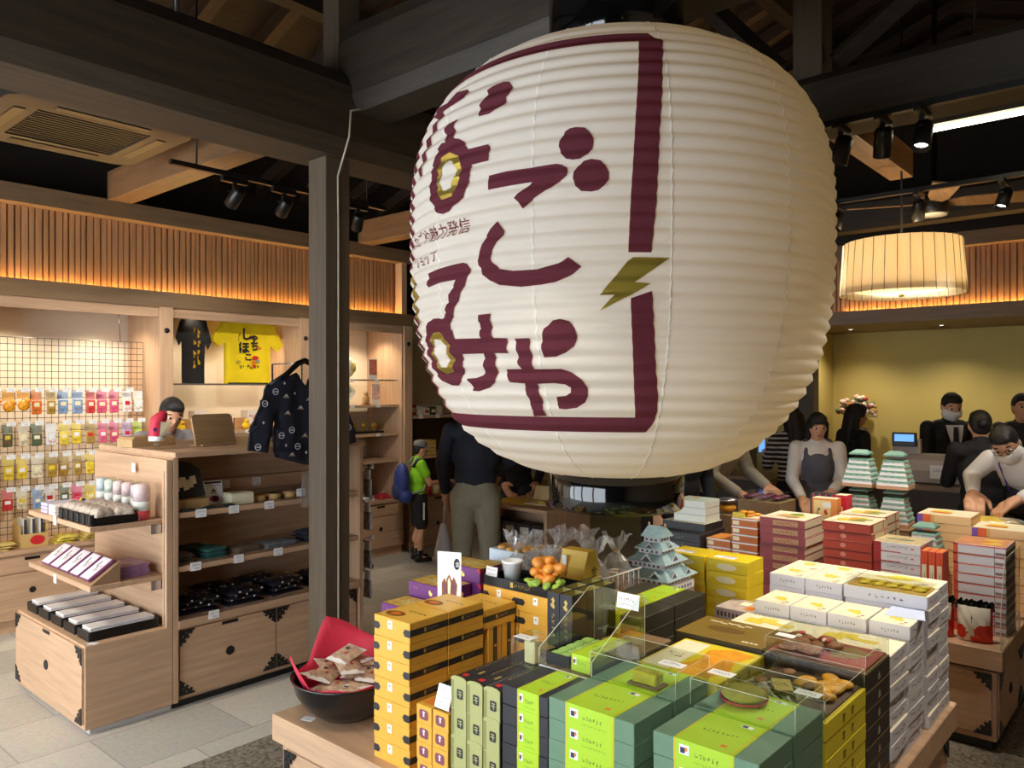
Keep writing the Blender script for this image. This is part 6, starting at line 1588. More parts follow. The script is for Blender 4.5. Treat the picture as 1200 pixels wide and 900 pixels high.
for i in range(5):
    y = 4.325+i*.188; t = thing('sweets_tray', f'black tray of white wrapped bars, {NTH[i]} from the near corner of the low cabinet top', 'tray', (1.765,y,.4555), 0, 'black trays on the low cabinet')
    MB().box(-.18,.18,-.075,.075,0,.010,BLACK,.003).box(-.18,-.172,-.075,.075,.01,.05,BLACK,.002).box(.172,.18,-.075,.075,.01,.05,BLACK,.002).box(-.172,.172,-.075,-.068,.01,.05,BLACK,.002).box(-.172,.172,.068,.075,.01,.05,BLACK,.002).build('tray', t)
    for k in range(4):
        mb = MB().box(-.165,.165,-.055,.055,0,.012,M('pale_wrapper',(226,222,220),.35,var=.1,scale=12),.003); mb.rect((-.12,.04,.0122),(1,0,0),(0,-1,0),.2,.05,M('beige_wrapper_print',(214,194,176),.4),.0006); mb.scribble((-.15,.03,.0124),(1,0,0),(0,-1,0),.1,.05,GREYINK,8,k+i,.001)
        o = mb.build('wrapped_bar'); o.location = (1.765+.002*k, y+.004*k, .466+.0125*k); o.rotation_euler = (0,0,random.uniform(-.02,.02)); tag(o, f'white wrapped sweets bar, {ORD[3-k]} in the {NTH[i]} black tray from the near corner', 'sweets', 'white wrapped bars')

# ================================================================ goods on the tall shelf unit
ez = thing('wooden_board', 'pale wooden display board with rounded corners on top of the shelf unit', 'board', (2.42,4.53,1.4005), R(12))
MB().prism([(-.15,0),(.15,0),(.15,.165),(.14,.18),(.125,.185),(-.125,.185),(-.14,.18),(-.15,.165)],(0,0,.004),(1,0,0),(0,.25,1),.012,wood('board_wood',(196,160,112),.5,0)).build('board', ez)
MB().box(-.12,.12,-.03,.09,0,.012,OAKX,.003).build('foot', ez)
e2 = thing('wooden_tray', 'low pale wooden tray with rounded edge beside the red hood display', 'tray', (2.12,4.90,1.4005), R(8))
MB().prism([(-.14,0),(.14,0),(.14,.045),(.125,.06),(-.125,.06),(-.14,.045)],(0,0,0),(1,0,0),(0,0,1),.16,wood('board_wood',(196,160,112),.5,0)).build('tray', e2)
hd = thing('hood_display', 'red cloth hood with white band on a clear stand atop the shelf unit', 'display', (2.045,4.50,1.4005))
MB().lathe([(.035,0),(.035,.004),(.018,.006),(.016,.045),(.03,.05)],(0,0,0),CLEAR,18).build('stand', hd)
mb = MB(); N = 20; vs = []; rows = [(.040,.05,0),(.041,.075,0),(.042,.10,.0),(.044,.14,.01),(.048,.17,.02),(.044,.195,.03),(.026,.210,.035),(.004,.215,.035)]
for r, z, sx in rows:
    for k in range(N):
        a = 2*PI*k/N; vs.append((r*math.cos(a)+sx*.6, r*.8*math.sin(a), z+.010*math.cos(a)*(1 if z > .15 else 0)))
fs = [(i*N+k,i*N+(k+1)%N,(i+1)*N+(k+1)%N,(i+1)*N+k) for i in range(7) for k in range(N)]
mb.add(vs, fs, M('rose_red_cloth',(214,48,72),.6), True).build('hood', hd)
MB().lathe([(.041,.048),(.043,.048),(.043,.075),(.0415,.075)],(0,0,0),WHITE,22,cap=False).build('white_band', hd)
MB().add([(.0,-.036,.076),(.034,-.030,.078),(.066,-.044,.155),(.005,-.042,.158)],[(0,1,2,3)],CRM).build('white_face_cloth', hd)
MB().lathe([(0,0),(.011,0)],(-.024,-.037,.115),M('blue_badge',(60,70,150),.4),14,cap=False,axis='y').build('badge', hd)
# happi coat on a hanger
hp = thing('happi_coat', 'navy happi coat with white crests on a black hanger before the shelf unit', 'coat', (2.79,4.135,1.30))
NAVY = M('navy_cotton',(24,26,42),.8,var=.25,scale=14)
def garment(mb, outl, m, th, seed, res=.02, wr=.006):
    """a hanging garment: an outline in x/z given gentle folds and real thickness"""
    rg = random.Random(seed); ph = [rg.uniform(0,6) for _ in range(4)]
    bm = bmesh.new(); tr = tessellate_polygon([[Vector((p[0],p[1],0)) for p in outl]]); bv = [bm.verts.new((p[0],0,p[1])) for p in outl]
    for t in tr:
        try: bm.faces.new([bv[i] for i in t])
        except ValueError: pass
    x0 = min(p[0] for p in outl); x1 = max(p[0] for p in outl); z0 = min(p[1] for p in outl); z1 = max(p[1] for p in outl)
    for ax, a, b in (('x',x0,x1),('z',z0,z1)):
        q = a+res*1.5
        while q < b:
            co = (q,0,0) if ax == 'x' else (0,0,q); no = (1,0,0) if ax == 'x' else (0,0,1)
            bmesh.ops.bisect_plane(bm, geom=bm.verts[:]+bm.edges[:]+bm.faces[:], plane_co=co, plane_no=no); q += res*1.5
    bd = {v for e in bm.edges if len(e.link_faces) == 1 for v in e.verts}
    def dep(v): return wr*(math.sin(v.co.x*38+ph[0]+v.co.z*6)+.6*math.sin(v.co.x*70-v.co.z*22+ph[1]))
    fr = []; bk = []; idx = {}
    for i, v in enumerate(bm.verts):
        idx[v] = i; d = dep(v); e = .25 if v in bd else 1
        fr.append((v.co.x, -th*.5*e+d, v.co.z)); bk.append((v.co.x, th*.5*e+d, v.co.z))
    n = len(fr); fs = []
    for f in bm.faces:
        l = [idx[v] for v in f.verts]
        if f.normal.y > 0: l = l[::-1]
        fs.append(tuple(l)); fs.append(tuple(n+i for i in reversed(l)))
    for e in bm.edges:
        if len(e.link_faces) == 1: a, b = (idx[v] for v in e.verts); fs.append((a,b,n+b,n+a))
    bm.free()
    return mb.add(fr+bk, fs, m, True), dep
coat = [(-.12,.52),(-.26,.47),(-.37,.20),(-.385,.09),(-.26,.07),(-.235,.16),(-.20,.30),(-.215,.08),(-.20,.04),(.0,-.02),(.20,-.04),(.22,.08),(.20,.30),(.24,.16),(.27,.07),(.385,.10),(.36,.22),(.26,.47),(.12,.52),(.06,.545),(.0,.46),(-.06,.545)]
mb = MB(); garment(mb, coat, NAVY, .05, 3); mb.build('coat', hp)
pm = MB(); rg = random.Random(21); k = 0
for (x, z, kind_) in [(-.30,.36,0),(-.345,.11,0),(-.23,.43,0),(-.16,.40,2),(-.10,.42,1),(-.06,.33,2),(-.15,.30,2),(-.12,.20,0),(-.08,.10,0),(-.03,.16,2),(-.16,.11,1),(-.12,.05,2),(-.02,.06,1),(.05,.12,0),(.02,.24,2),(-.19,.17,0),(.06,.33,1),(.08,.02,2),(.0,.38,2),(-.31,.25,1),(.14,.2,0),(.16,.35,2),(.3,.2,0),(.12,.08,2),(-.17,.48,1)]:
    o = Vector((x,-.045,z))
    if kind_ == 0:
        ring = [(.020*math.cos(a),.020*math.sin(a)) for a in [2*PI*q/16 for q in range(16)]]
        pm.prism(ring,o,(1,0,0),(0,0,1),.0012,M('pale_crest',(206,208,214),.7),[[(p[0]*.75,p[1]*.75) for p in ring][::-1]]); pm.rect(o+Vector((-.012,0,-.003)),(1,0,0),(.3,0,1),.024,.006,M('pale_crest',(206,208,214)),.001)
    elif kind_ == 1: pm.add([o+Vector(p) for p in ((-.008,0,0),(0,0,-.010),(.009,0,0),(0,0,.010))],[(0,1,2,3)],M('pale_crest',(206,208,214)))
    else:
        pm.add([o+Vector(p) for p in ((-.024,0,-.006),(.024,0,-.008),(.006,0,.016))],[(0,1,2)],M('tan_crest',(160,140,110),.7)); pm.add([o+Vector(p) for p in ((-.014,-.0005,.004),(.012,-.0005,.002),(.004,-.0005,.016))],[(0,1,2)],M('pale_crest',(206,208,214)))
pm.build('crest_print', hp)
MB().tube([(-.24,0,.47),(-.12,0,.54),(-.05,0,.60),(0,0,.62),(.05,0,.60),(.12,0,.54),(.24,0,.47)],[.012,.016,.018,.018,.018,.016,.012],BLACK,10).build('hanger', hp)
MB().tube([(.0,.03,.60),(.0,.03,.30)],.004,CHROME,6).tube([(.0,.03,.605),(.0,.36,.605)],.005,CHROME,6).tube([(.0,.36,.605),(.0,.36,.102)],.006,CHROME,8).build('hanging_rod', hp)
fb = thing('film_bag', 'crinkled silvery clear bag hanging below the navy coat', 'bag', (2.86,4.13,1.02))
mb = MB(); garment(mb, [(-.10,0),(.10,-.01),(.11,.20),(-.09,.21)], FILM, .03, 9, .012, .012); mb.build('bag', fb); MB().tube([(0,0,.20),(0,0,.26)],.002,CHROME,5).build('hook', fb)
# first shelf
zS = 1.0655
sp = thing('shirt_pack', 'folded black T-shirt with cream print in a clear wrapper beside the end panel', 'T-shirt', (2.148,4.34,zS), R(0))
MB().box(-.09,.09,-.08,.10,0,.06,M('wood_stand',(176,140,92),.5),.003).build('stand', sp)
mb = MB().prism([(-.1,0),(.1,0),(.1,.16),(.06,.20),(-.1,.24)],(0,.0,.06),(1,0,0),(0,.45,.9),.02,M('grey_black_cotton',(52,50,48),.8,var=.25,scale=12)); mb.build('shirt', sp)
mb = MB(); 
for i in range(6): mb.rect(Vector((-.085+.02*i,-.004,.075+.015*(i%3)))+Vector((0,.45,.9)).normalized()*.02,(1,0,.2*(i%2)),(0,.45,.9),.035,.05,CRM,.0235+.0003*i)
mb.build('cream_print', sp); MB().prism([(-.105,-.004),(.105,-.004),(.105,.17),(.06,.21),(-.105,.25)],(0,-.006,.062),(1,0,0),(0,.45,.9),.0015,FILM).build('wrapper', sp)
dk = thing('kanji_card', 'white standing card with black kanji over a red mark on the upper goods shelf', 'card', (2.345,4.40,zS), R(-8))
MB().prism([(-.055,0),(.055,0),(.055,.135),(-.055,.135)],(0,0,.002),(1,0,0),(0,.3,.95),.004,WHITE).build('card', dk); MB().box(-.05,.05,0,.06,0,.003,WHITE).build('foot', dk)
mb = MB(); un = Vector((0,.3,.95)).normalized(); bo = Vector((0,-.0,.002)); nn = Vector((1,0,0)).cross(un)
mb.rect(bo+Vector((-.05,0,0))+un*.118,(1,0,0),un,.10,.012,INK,.0048); mb.scribble(bo+Vector((-.048,0,0))+un*.098,(1,0,0),un,.096,.016,INK,7,3,.0048); mb.text('大',bo+un*.055+nn*.0045,(1,0,0),un,.034,INK,.0006,'c',1.0,.04); mb.poly([bo+Vector((.0+.03*math.cos(a),0,0))+un*(.026+.020*math.sin(a))+nn*.0048 for a in [2*PI*q/16 for q in range(16)]],M('pink_red_print',(220,70,90),.5)); mb.text('福',bo+un*.010+nn*.0045,(1,0,0),un,.034,INK,.0012,'c',1.0,.04); mb.build('lettering', dk)
wb = thing('card_box', 'small cream box of cards in front of the kanji card', 'box', (2.44,4.30,zS)); MB().box(-.075,.075,-.05,.05,0,.062,M('cream_carton',(232,224,190),.5),.004).build('box', wb); MB().box(-.072,.072,-.047,.047,.0622,.068,CRM,.002).build('lid', wb)
for i, x in enumerate((2.585,2.69,2.80)):
    t = thing('wooden_coaster_box', ('small brown wood dish with cream card','round pale bentwood box with dark lid','pale bentwood box at the column end')[i]+' on the upper goods shelf', 'box', (x,4.32,zS))
    MB().lathe([(0,0),(.045,0),(.045,.035),(.041,.035),(.041,.006),(0,.006)],(0,0,0),wood('bentwood',(214,176,116),.5,2),24,cap=False).build('box', t); MB().lathe([(0,.02),(.040,.02),(.040,.036),(0,.038)],(0,0,0),(BRP,M('dark_lid',(70,62,54),.5),TAN)[i],24,cap=False).build('lid', t)
for i, x in enumerate((2.10,2.22,2.335)):
    t = thing('flat_purse', f'flat dark purse lying at the shelf front, {NTH[i]} from the end panel', 'purse', (x,4.235,zS)); mb = MB(); soft_pack(mb,0,0,0,.10,.04,.018,M('dark_purse',(52,54,50),.6,var=.4,scale=50),i); mb.build('purse', t); MB().tube([(-.045,.0,.0185),(.045,.0,.0185)],.0015,GOLD,5).build('zip', t)
# second shelf: folded cloths
zS = .7705
cl_ = [('grey patterned cloth nearest the end panel',(110,104,96),2.12,.11,.05),('teal folded cloth',(60,112,104),2.30,.15,.062),('brown thin cloth pile',(132,112,92),2.50,.20,.036),('blue grey clear wrapped cloth',(128,130,136),2.74,.24,.03),('navy folded cloth at the far corner',(40,40,54),2.97,.16,.07),('dark teal cloth behind the teal one',(50,74,72),2.28,.16,.045)]
for i, (n, c, x, w, h) in enumerate(cl_):
    t = thing('folded_cloth', n+' on the middle goods shelf', 'cloth', (x,4.36 if i < 5 else 4.53,zS), R(6*(i%3)-4))
    for k in range(3): mb = MB(); soft_pack(mb,0,0,k*h/3,w,.16,h/3,M('cloth_'+str(i),c,.75,var=.3,scale=22),i*5+k); mb.build('fold', t)
# base shelf: wrapped dark garments
zS = .4755
for i, (x, y, n) in enumerate(((2.20,4.36,'nearest the end panel'),(2.47,4.34,'in the middle of the base shelf'),(2.76,4.36,'beside the dark column'),(2.40,4.55,'at the back of the base shelf'),(2.70,4.56,'in the back corner of the base shelf'),(3.05,4.40,'behind the dark column'))):
    t = thing('folded_garment', 'folded navy garment with white crests in film, '+n, 'garment', (x,y,zS), R(5*(i%3)-5))
    for k in range(3): mb = MB(); soft_pack(mb,.004*k,0,k*.03,.235,.17,.03,M('wrapped_navy',(30,30,42),.3,var=.3,scale=18),i*9+k); mb.build('garment', t)
    mb = MB(); rg = random.Random(i)
    for q in range(14):
        a, b = rg.uniform(-.1,.1), rg.uniform(-.083,.06); r = rg.uniform(.004,.010)
        mb.poly([(a+r*math.cos(s),b+r*math.sin(s),.0925+.0002*q) for s in [2*PI*w/7 for w in range(7)]], (WHITE,TAN,WHITE,GOLD)[q%4])
    for q in range(9):
        a = -.1+.024*q; mb.rect((a,-.0855,.03+.02*(q%3)),(1,0,0),(0,0,1),rg.uniform(.006,.014),rg.uniform(.006,.010),(WHITE,GOLD)[q%2],.001)
    mb.build('crest_print', t)
# hooks with bagged goods on the far end of the unit
for i, z in enumerate((1.20,.98,.72,.52)):
    t = thing('hook_rail', f'chrome hook rail, {NTH[i]} from the top, on the far end of the shelf unit', 'hook', (3.302,4.30,z), 0, 'hook rails')
    MB().box(0,.006,-.09,.09,0,.02,CHROME).tube([(.006,-.05,.01),(.10,-.05,.02)],.003,CHROME,6).tube([(.006,.05,.01),(.10,.05,.02)],.003,CHROME,6).build('rail', t); MB().box(.098,.1,-.07,-.03,.0,.03,WHITE).build('price_card', t)
    for k in range(2):
        o = thing('bagged_socks', f'clear bag of grey socks on the {NTH[i]} hook rail, '+('nearer the front' if k == 0 else 'nearer the wall'), 'socks', (3.365,4.25+k*.1,z-.13), 0, 'bagged socks')
        mb = MB(); soft_pack(mb,0,0,0,.05,.085,.02,M('grey_sock_film',(150,146,140),.25,var=.4,scale=30),i+k); q = Matrix.Rotation(R(90),3,'Y'); mb.v = [(p[2],p[1],-p[0]*2.5) for p in mb.v]; mb.f = [f[::-1] for f in mb.f]; mb.build('bag', o); MB().box(-.002,.004,-.03,.03,.062,.125,M('white_header_card',(224,222,214),.5)).build('header_card', o)

# ================================================================ hook grid with souvenirs
gr = thing('wire_grid_panel', 'black wire grid panel with hooks and white price tags on the wall', 'grid', (2.33,6.62,.62))
gm = MB(); GXL, GXR, GH = -.62, .565, 1.51
for i in range(25): gm.tube([(GXL+i*(GXR-GXL)/24,0,0),(GXL+i*(GXR-GXL)/24,0,GH)],.0022,BLACK,4,smooth=False)
for i in range(31): gm.tube([(GXL,.004,i*GH/30),(GXR,.004,i*GH/30)],.0022,BLACK,4,smooth=False)
gm.build('grid', gr)
MB().tube([(GXL,0,0),(GXL,0,GH),(GXR,0,GH),(GXR,0,0),(GXL,0,0)],.005,BLACK,6).build('frame', gr)
MB().tube([(.38,-.01,GH),(.38,.03,GH+.24)],.003,BLACK,5).build('hanging_wire', gr)
SV = [('orange plush',(240,160,30)),('yellow and white',(238,206,60)),('pink',(226,92,130)),('lime green',(170,200,70)),('blue and white',(130,160,200)),('gold and brown',(176,140,60)),('red',(206,60,60)),('cream',(228,214,180)),('dark green',(84,96,66)),('lilac',(190,160,200)),('orange',(226,120,50)),('white',(230,228,222))]
rows_ = [(1.64,.17,[0,0,0,10,5,4,4,6,2,2,11,11],'top hook row'),(1.40,.16,[8,8,7,8,11,1,1,5,2,2,9,3],'second hook row'),(1.16,.16,[8,1,1,7,5,5,5,1,10,3,11,7],'third hook row'),(.93,.15,[6,6,7,4,11,8,2,1,8,5,7,3],'lowest hook row')]
for ri, (zc, h, idx, rn) in enumerate(rows_):
    for i, k in enumerate(idx):
        x = 1.79 + i*.093; rg = random.Random(ri*40+i); n, c = SV[k]; hh = h*rg.uniform(.82,.97); w = rg.uniform(.066,.082)
        MB().tube([(x-2.33,0,zc+h*.55-.62),(x-2.33,-.16,zc+h*.55-.615)],.0022,CHROME,5).build('hook', gr)
        if rg.random() < .85:
            price_card(gr, (x-.03,6.455,zc+h*.55-.012-.0), X_, Z_, .058,.034,ri*20+i)
        t = thing('souvenir_pack', f'{n} souvenir packet, {NTH[i]} from the near end of the {rn}', 'souvenir', (x,6.53+rg.uniform(-.02,.02),zc-h*.5), 0, 'souvenirs on the hook grid')
        MB().box(-w/2,w/2,-.0015,.0015,hh*.72,h*1.05-.004,M('header_'+str(k),tuple(min(255,int(v*.6+95)) for v in c),.5)).build('header_card', t)
        mm = M('souvenir_'+str(k),c,.4,var=.35,scale=40)
        if k == 0 and ri == 0:
            MB().ell((0,-.02,hh*.42),(w*.5,.035,.04),mm).ell((.02,-.03,hh*.62),(.022,.022,.022),mm).build('plush_body', t); MB().ell((.035,-.045,hh*.62),(.008,.006,.005),RED,None,8,5).build('beak', t)
        else:
            for q in range(2): MB().box(-w*.42,w*.42,-.012-.016*q,-.001-.016*q,.0+.004*q,hh*.70,mm,.004).build('packet', t)
            mb = MB().rect((-w*.3,-.0295,hh*.40),(1,0,0),(0,0,1),w*.5,hh*.2,(CRM,WHITE,YPR,RED)[rg.randrange(4)],.001).scribble((-w*.3,-.0295,hh*.12),(1,0,0),(0,0,1),w*.6,hh*.2,(INK,BRP,RED,GRN)[rg.randrange(4)],5,i,.0012); mb.build('printed_marks', t)
# ledge under the grid
bx = thing('postcard_box', 'tan cardboard box holding three dark covered booklets below the hook grid', 'box', (2.02,6.50,.5905))
MB().prism([(-.09,0),(.09,0),(.09,.10),(-.09,.10)],(0,-.09,0),(1,0,0),(0,0,1),.003,M('tan_card',(206,170,104),.6)).box(-.09,.09,-.09,.09,0,.003,TAN).box(-.09,-.087,-.087,.09,.003,.16,M('tan_card',(206,170,104))).box(.087,.09,-.087,.09,.003,.16,M('tan_card',(206,170,104))).box(-.087,.087,.087,.09,.003,.20,M('tan_card',(206,170,104))).build('box', bx); MB().poly([(.02+.05*math.cos(a),-.0935,.05+.035*math.sin(a)) for a in [2*PI*q/16 for q in range(16)]],RED).build('red_print', bx)
for i in range(3):
    o = MB().box(-.012,.012,-.06,.06,0,.20,M('cream_pages',(232,228,210),.6),.001).rect((-.0045,-.0605,.002),(1,0,0),(0,0,1),.016,.196,M('indigo_spine',(56,54,80),.5),.0008).build('booklet'); o.location = (1.965+i*.055,6.50,.5945); o.rotation_euler = (0,0,0); tag(o, f'cream booklet with indigo spine, {NTH[i]} in the tan cardboard box', 'booklet', 'booklets')
for i, (x, n) in enumerate(((1.82,'yellow film bag heap at the ledge end'),(2.24,'yellow film packs with small card'),(2.42,'flat gold wrapped packs'),(2.56,'green and yellow packs near the black basket'))):
    t = thing('ledge_pack', n+' on the ledge under the hook grid', 'packet', (x,6.48,.5905))
    for q in range(3): mb = MB(); soft_pack(mb,.02*q-.02,0,.018*q,.14,.17,.022,M('ledge_film_'+str(i),((214,190,110),(220,200,80),(206,180,96),(170,176,80))[i],.25,var=.35,scale=25),i+q); mb.build('pack', t)
bk_ = thing('basket', 'small black slatted basket at the end of the ledge below the grid', 'basket', (2.72,6.47,.5905))
MB().box(-.07,.07,-.10,.10,0,.006,BLACK).build('base', bk_)
for i in range(7):
    MB().box(-.072+.022*i,-.060+.022*i,-.103,-.099,.006,.09,BLACK).build('slat', bk_); MB().box(-.072+.022*i,-.060+.022*i,.099,.103,.006,.09,BLACK).build('slat', bk_)
MB().box(-.073,.073,-.104,-.098,.09,.10,BLACK).box(-.073,.073,.098,.104,.09,.10,BLACK).box(-.073,-.067,-.104,.104,.006,.10,BLACK).box(.067,.073,-.104,.104,.006,.10,BLACK).build('rim', bk_)

# ================================================================ T-shirt bay
def tee(name, label, loc, rz, m, sx=1.0):
    t = thing(name, label, 'T-shirt', loc, rz)
    ol = [(-.23,0),(.23,0),(.235,.36),(.30,.30),(.375,.37),(.27,.54),(.24,.565),(.11,.585),(.06,.565),(-.06,.565),(-.11,.585),(-.24,.565),(-.27,.54),(-.36,.40),(-.29,.33),(-.235,.37)]
    mb = MB(); garment(mb, [(a*sx,b) for a,b in ol], m, .03, 5, .025, .004); mb.build('shirt', t); MB().box(-.2*sx,.2*sx,-.02,.05,0,.012,BLACK,.003).build('stand', t)
    return t
ts = tee('tshirt', 'bright yellow T-shirt with black brush lettering displayed on the glass shelf', (3.84,6.60,1.7905), 0, M('yellow_cotton',(246,214,12),.8,var=.05,scale=10))
mb = MB(); y = -.026
for s_, x, z, h, sk in (('し',-.02,.40,.11,1),('ゃ',.05,.385,.07,1),('ち',.055,.31,.085,1),('ほ',-.05,.28,.10,1),('こ',-.01,.215,.06,1.2)):
    mb.text(s_,(x,y,z),(1,0,0),(0,0,1),h,INK,.004,'c',sk,.035)
mb.scribble((-.11,y,.33),(1,0,0),(0,0,1),.03,.14,INK,1,3,.004); mb.scribble((-.10,y,.14),(1,0,0),(0,0,1),.21,.035,INK,6,4,.004); mb.build('lettering', ts)
mb = MB(); 
for (x,z,r,m_) in ((.06,.24,.028,RED),(.045,.20,.022,ORG),(.085,.21,.018,M('grey_print',(150,150,140),.6)),(.05,.165,.018,RED),(.10,.33,.02,ORG),(-.11,.20,.02,M('grey_gold_print',(190,170,60),.6))):
    mb.poly([(x+r*math.cos(a)*1.2,y-.0045,z+r*.7*math.sin(a)) for a in [2*PI*q/10 for q in range(10)]], m_)
mb.build('picture_print', ts)
tb_ = tee('tshirt', 'black T-shirt with gold lettering folded narrow on the glass shelf', (3.33,6.62,1.7905), R(-8), M('black_cotton',(36,34,34),.8,var=.1,scale=10), .42)
mb = MB()
for i, z in enumerate((.40,.30,.21,.13)): mb.scribble((-.015,-.026,z),(1,0,0),(0,0,1),.075,.085,M('gold_orange_print',(216,166,40),.5),2,i,.004,.3)
mb.build('gold_lettering', tb_)
zS = 1.3805; rg = random.Random(6)
pkc = [((236,214,206),'pale pink'),((196,150,100),'tan'),((238,226,214),'cream'),((232,196,196),'rose patterned')]
for i in range(9):
    c, n = pkc[i % 4]; x = 3.12+i*.125; h = (.13,.10,.17,.09)[(i*5)%4]
    t = thing('gift_carton', f'{n} gift carton, {NTH[i]} from the hook grid side on the shelf below the T-shirts', 'box', (x,6.62,zS)); kbox(.11,.12,h,M('gift_carton_'+str(i%4),c,.5,var=.08,scale=30)).build('carton', t); MB().scribble((-.04,-.0605,h*.4),(1,0,0),(0,0,1),.08,h*.35,(RED,BRP,ORG)[i%3],4,i).build('printed_marks', t)
for i in range(4):
    t = thing('plush_toy', f'small yellow plush toy, {NTH[i]} from the hook grid side below the T-shirts', 'toy', (3.15+i*.30,6.47,zS)); MB().ell((0,0,.035),(.04,.03,.035),M('yellow_plush',(240,200,40),.9,var=.1,scale=60)).ell((0,-.005,.075),(.025,.024,.022),M('yellow_plush',(240,200,40))).build('body', t); MB().ell((0,-.03,.073),(.008,.008,.005),RED,None,8,5).build('beak', t)
for i in range(3):
    t = thing('dark_jar', f'dark lidded jar, {NTH[i]} on the dim lower shelf of the T-shirt bay', 'jar', (3.2+i*.3,6.58,1.0805)); MB().lathe([(0,0),(.05,0),(.055,.08),(.04,.11),(0,.11)],(0,0,0),M('dark_ceramic',(60,52,48),.4),20,cap=False).build('jar', t); MB().lathe([(.03,.111),(.042,.115),(0,.13)],(0,0,0),BRP,20,cap=False).build('lid', t)
for i in range(4): price_card(bay2, (3.12+i*.29,6.398,1.352), X_, Z_, .06,.03,i)
# ================================================================ lantern bay
def small_lantern(x, y, z, s, label):
    t = thing('round_lantern', label, 'lantern', (x,y,z)); n = 40; p = []
    for i in range(n+1):
        a = -1.1+2.2*i/n; p.append((.115*s*math.cos(a)*(1+.02*math.cos(i*PI)), .125*s+.115*s*math.sin(a)))
    MB().lathe(p,(0,0,0),M('white_lantern_paper',(240,232,212),.7),32,cap=False).build('paper_shade', t)
    MB().lathe([(0,0),(.055*s,0),(.055*s,.024*s),(0,.024*s)],(0,0,0),BLACK,24,cap=False).build('bottom_cap', t); MB().lathe([(0,.226*s),(.05*s,.226*s),(.05*s,.25*s),(0,.25*s)],(0,0,0),BLACK,24,cap=False).build('top_cap', t)
    for a in (-70, -20, -130):
        q = Matrix.Rotation(R(a),3,'Z'); mb = MB(); mb.lathe([(0,.118*s),(.045*s,.113*s),(.05*s,.108*s)],(0,0,0),M('gold_crest',(214,190,110),.5),18,cap=False,axis='x'); mb.v = [tuple(q@Vector(v)+Vector((0,0,.125*s))) for v in mb.v]; mb.build('gold_crest', t)
small_lantern(4.94,6.62,1.8405,1.0,'round white paper lantern with gold crests on the glass shelf')
small_lantern(4.68,6.62,1.8405,.72,'smaller round white paper lantern beside the dark column')
nr = thing('noren_cloth', 'royal blue hanging cloth with white brush character behind the round lanterns', 'cloth', (4.72,6.88,2.02))
mb = MB(); garment(mb,[(-.2,0),(.2,0),(.2,.36),(-.2,.36)],M('royal_blue_cloth',(44,58,140),.8),.004,7,.03,.003); mb.build('cloth', nr); MB().text('祭',(.06,-.012,.17),(1,0,0),(0,0,1),.15,WHITE,.002,'c',1.0,.03).build('lettering', nr); MB().tube([(-.22,0,.365),(.22,0,.365)],.006,BRP,6).build('pole', nr)
for i, (x, z, c, n) in enumerate(((5.28,1.8405,(206,120,96),'lantern'),(5.32,1.5805,(226,200,190),'fan'))):
    t = thing('poster_card', f'small upright picture card with white foot on the {n} shelf', 'card', (x,6.58,z), R(4)); MB().box(-.06,.06,-.003,.003,0,.22,WHITE).build('card', t); MB().rect((-.055,-.003,.05),(1,0,0),(0,0,1),.11,.16,M('picture_'+str(i),c,.5,var=.35,scale=25),.001).build('picture', t)
fn = thing('paper_fan', 'open folding fan with red and gold print on the middle shelf', 'fan', (4.62,6.60,1.5805)); mb = MB()
for k in range(12):
    a0, a1 = R(25+130*k/12), R(25+130*(k+1)/12); z = .004*(k%2); mb.add([(.06*math.cos(a0),-z,.05+.06*math.sin(a0)),(.06*math.cos(a1),-.004+z,.05+.06*math.sin(a1)),(.2*math.cos(a1),-.004+z,.05+.2*math.sin(a1)),(.2*math.cos(a0),-z,.05+.2*math.sin(a0))],[(0,3,2,1)],(M('fan_cream',(240,220,160),.6),M('fan_pink',(236,150,120),.6),RED,GOLD)[k%4])
mb.build('leaf', fn)
for k in range(7): MB().tube([(0,0,.02),(.1*math.cos(R(35+18*k)),0,.05+.1*math.sin(R(35+18*k)))],.003,TAN,5).build('rib', fn)
MB().box(-.05,.05,-.03,.03,0,.02,TAN,.003).build('stand', fn)
for i, (x, n, c) in enumerate(((4.92,'white fan with green rings',(226,232,222)),(4.78,'gold fish ornament',(224,186,70)),(5.08,'tan wooden doll',(190,150,96)))):
    t = thing('shelf_ornament', n+' on the middle shelf of the lantern bay', 'ornament', (x,6.56-.06*i,1.5805))
    if i == 0:
        MB().prism([(-.02,0),(.02,0),(.13,.12),(.06,.2),(-.05,.2),(-.13,.12)],(0,0,.01),(1,0,0),(.1,.2,1),.004,M('white_fan_paper',c,.6)).build('leaf', t)
        for q in ((-.05,.12),(.05,.13),(0,.08)): MB().lathe([(.018,-.012),(.026,-.012)],(q[0],q[1]*.2,q[1]+.02),M('green_ring_print',(60,120,90),.6),16,cap=False,axis='y').build('ring_print', t)
        MB().box(-.03,.03,-.02,.02,0,.012,TAN).build('stand', t)
    else:
        MB().ell((0,0,.05),(.04,.03,.05),M('ornament_'+str(i),c,.35,.3 if i == 1 else 0)).ell((0,0,.115),(.026,.024,.026),M('ornament_'+str(i),c)).build('figure', t); MB().box(-.035,.035,-.03,.03,0,.012,BRP).build('stand', t)
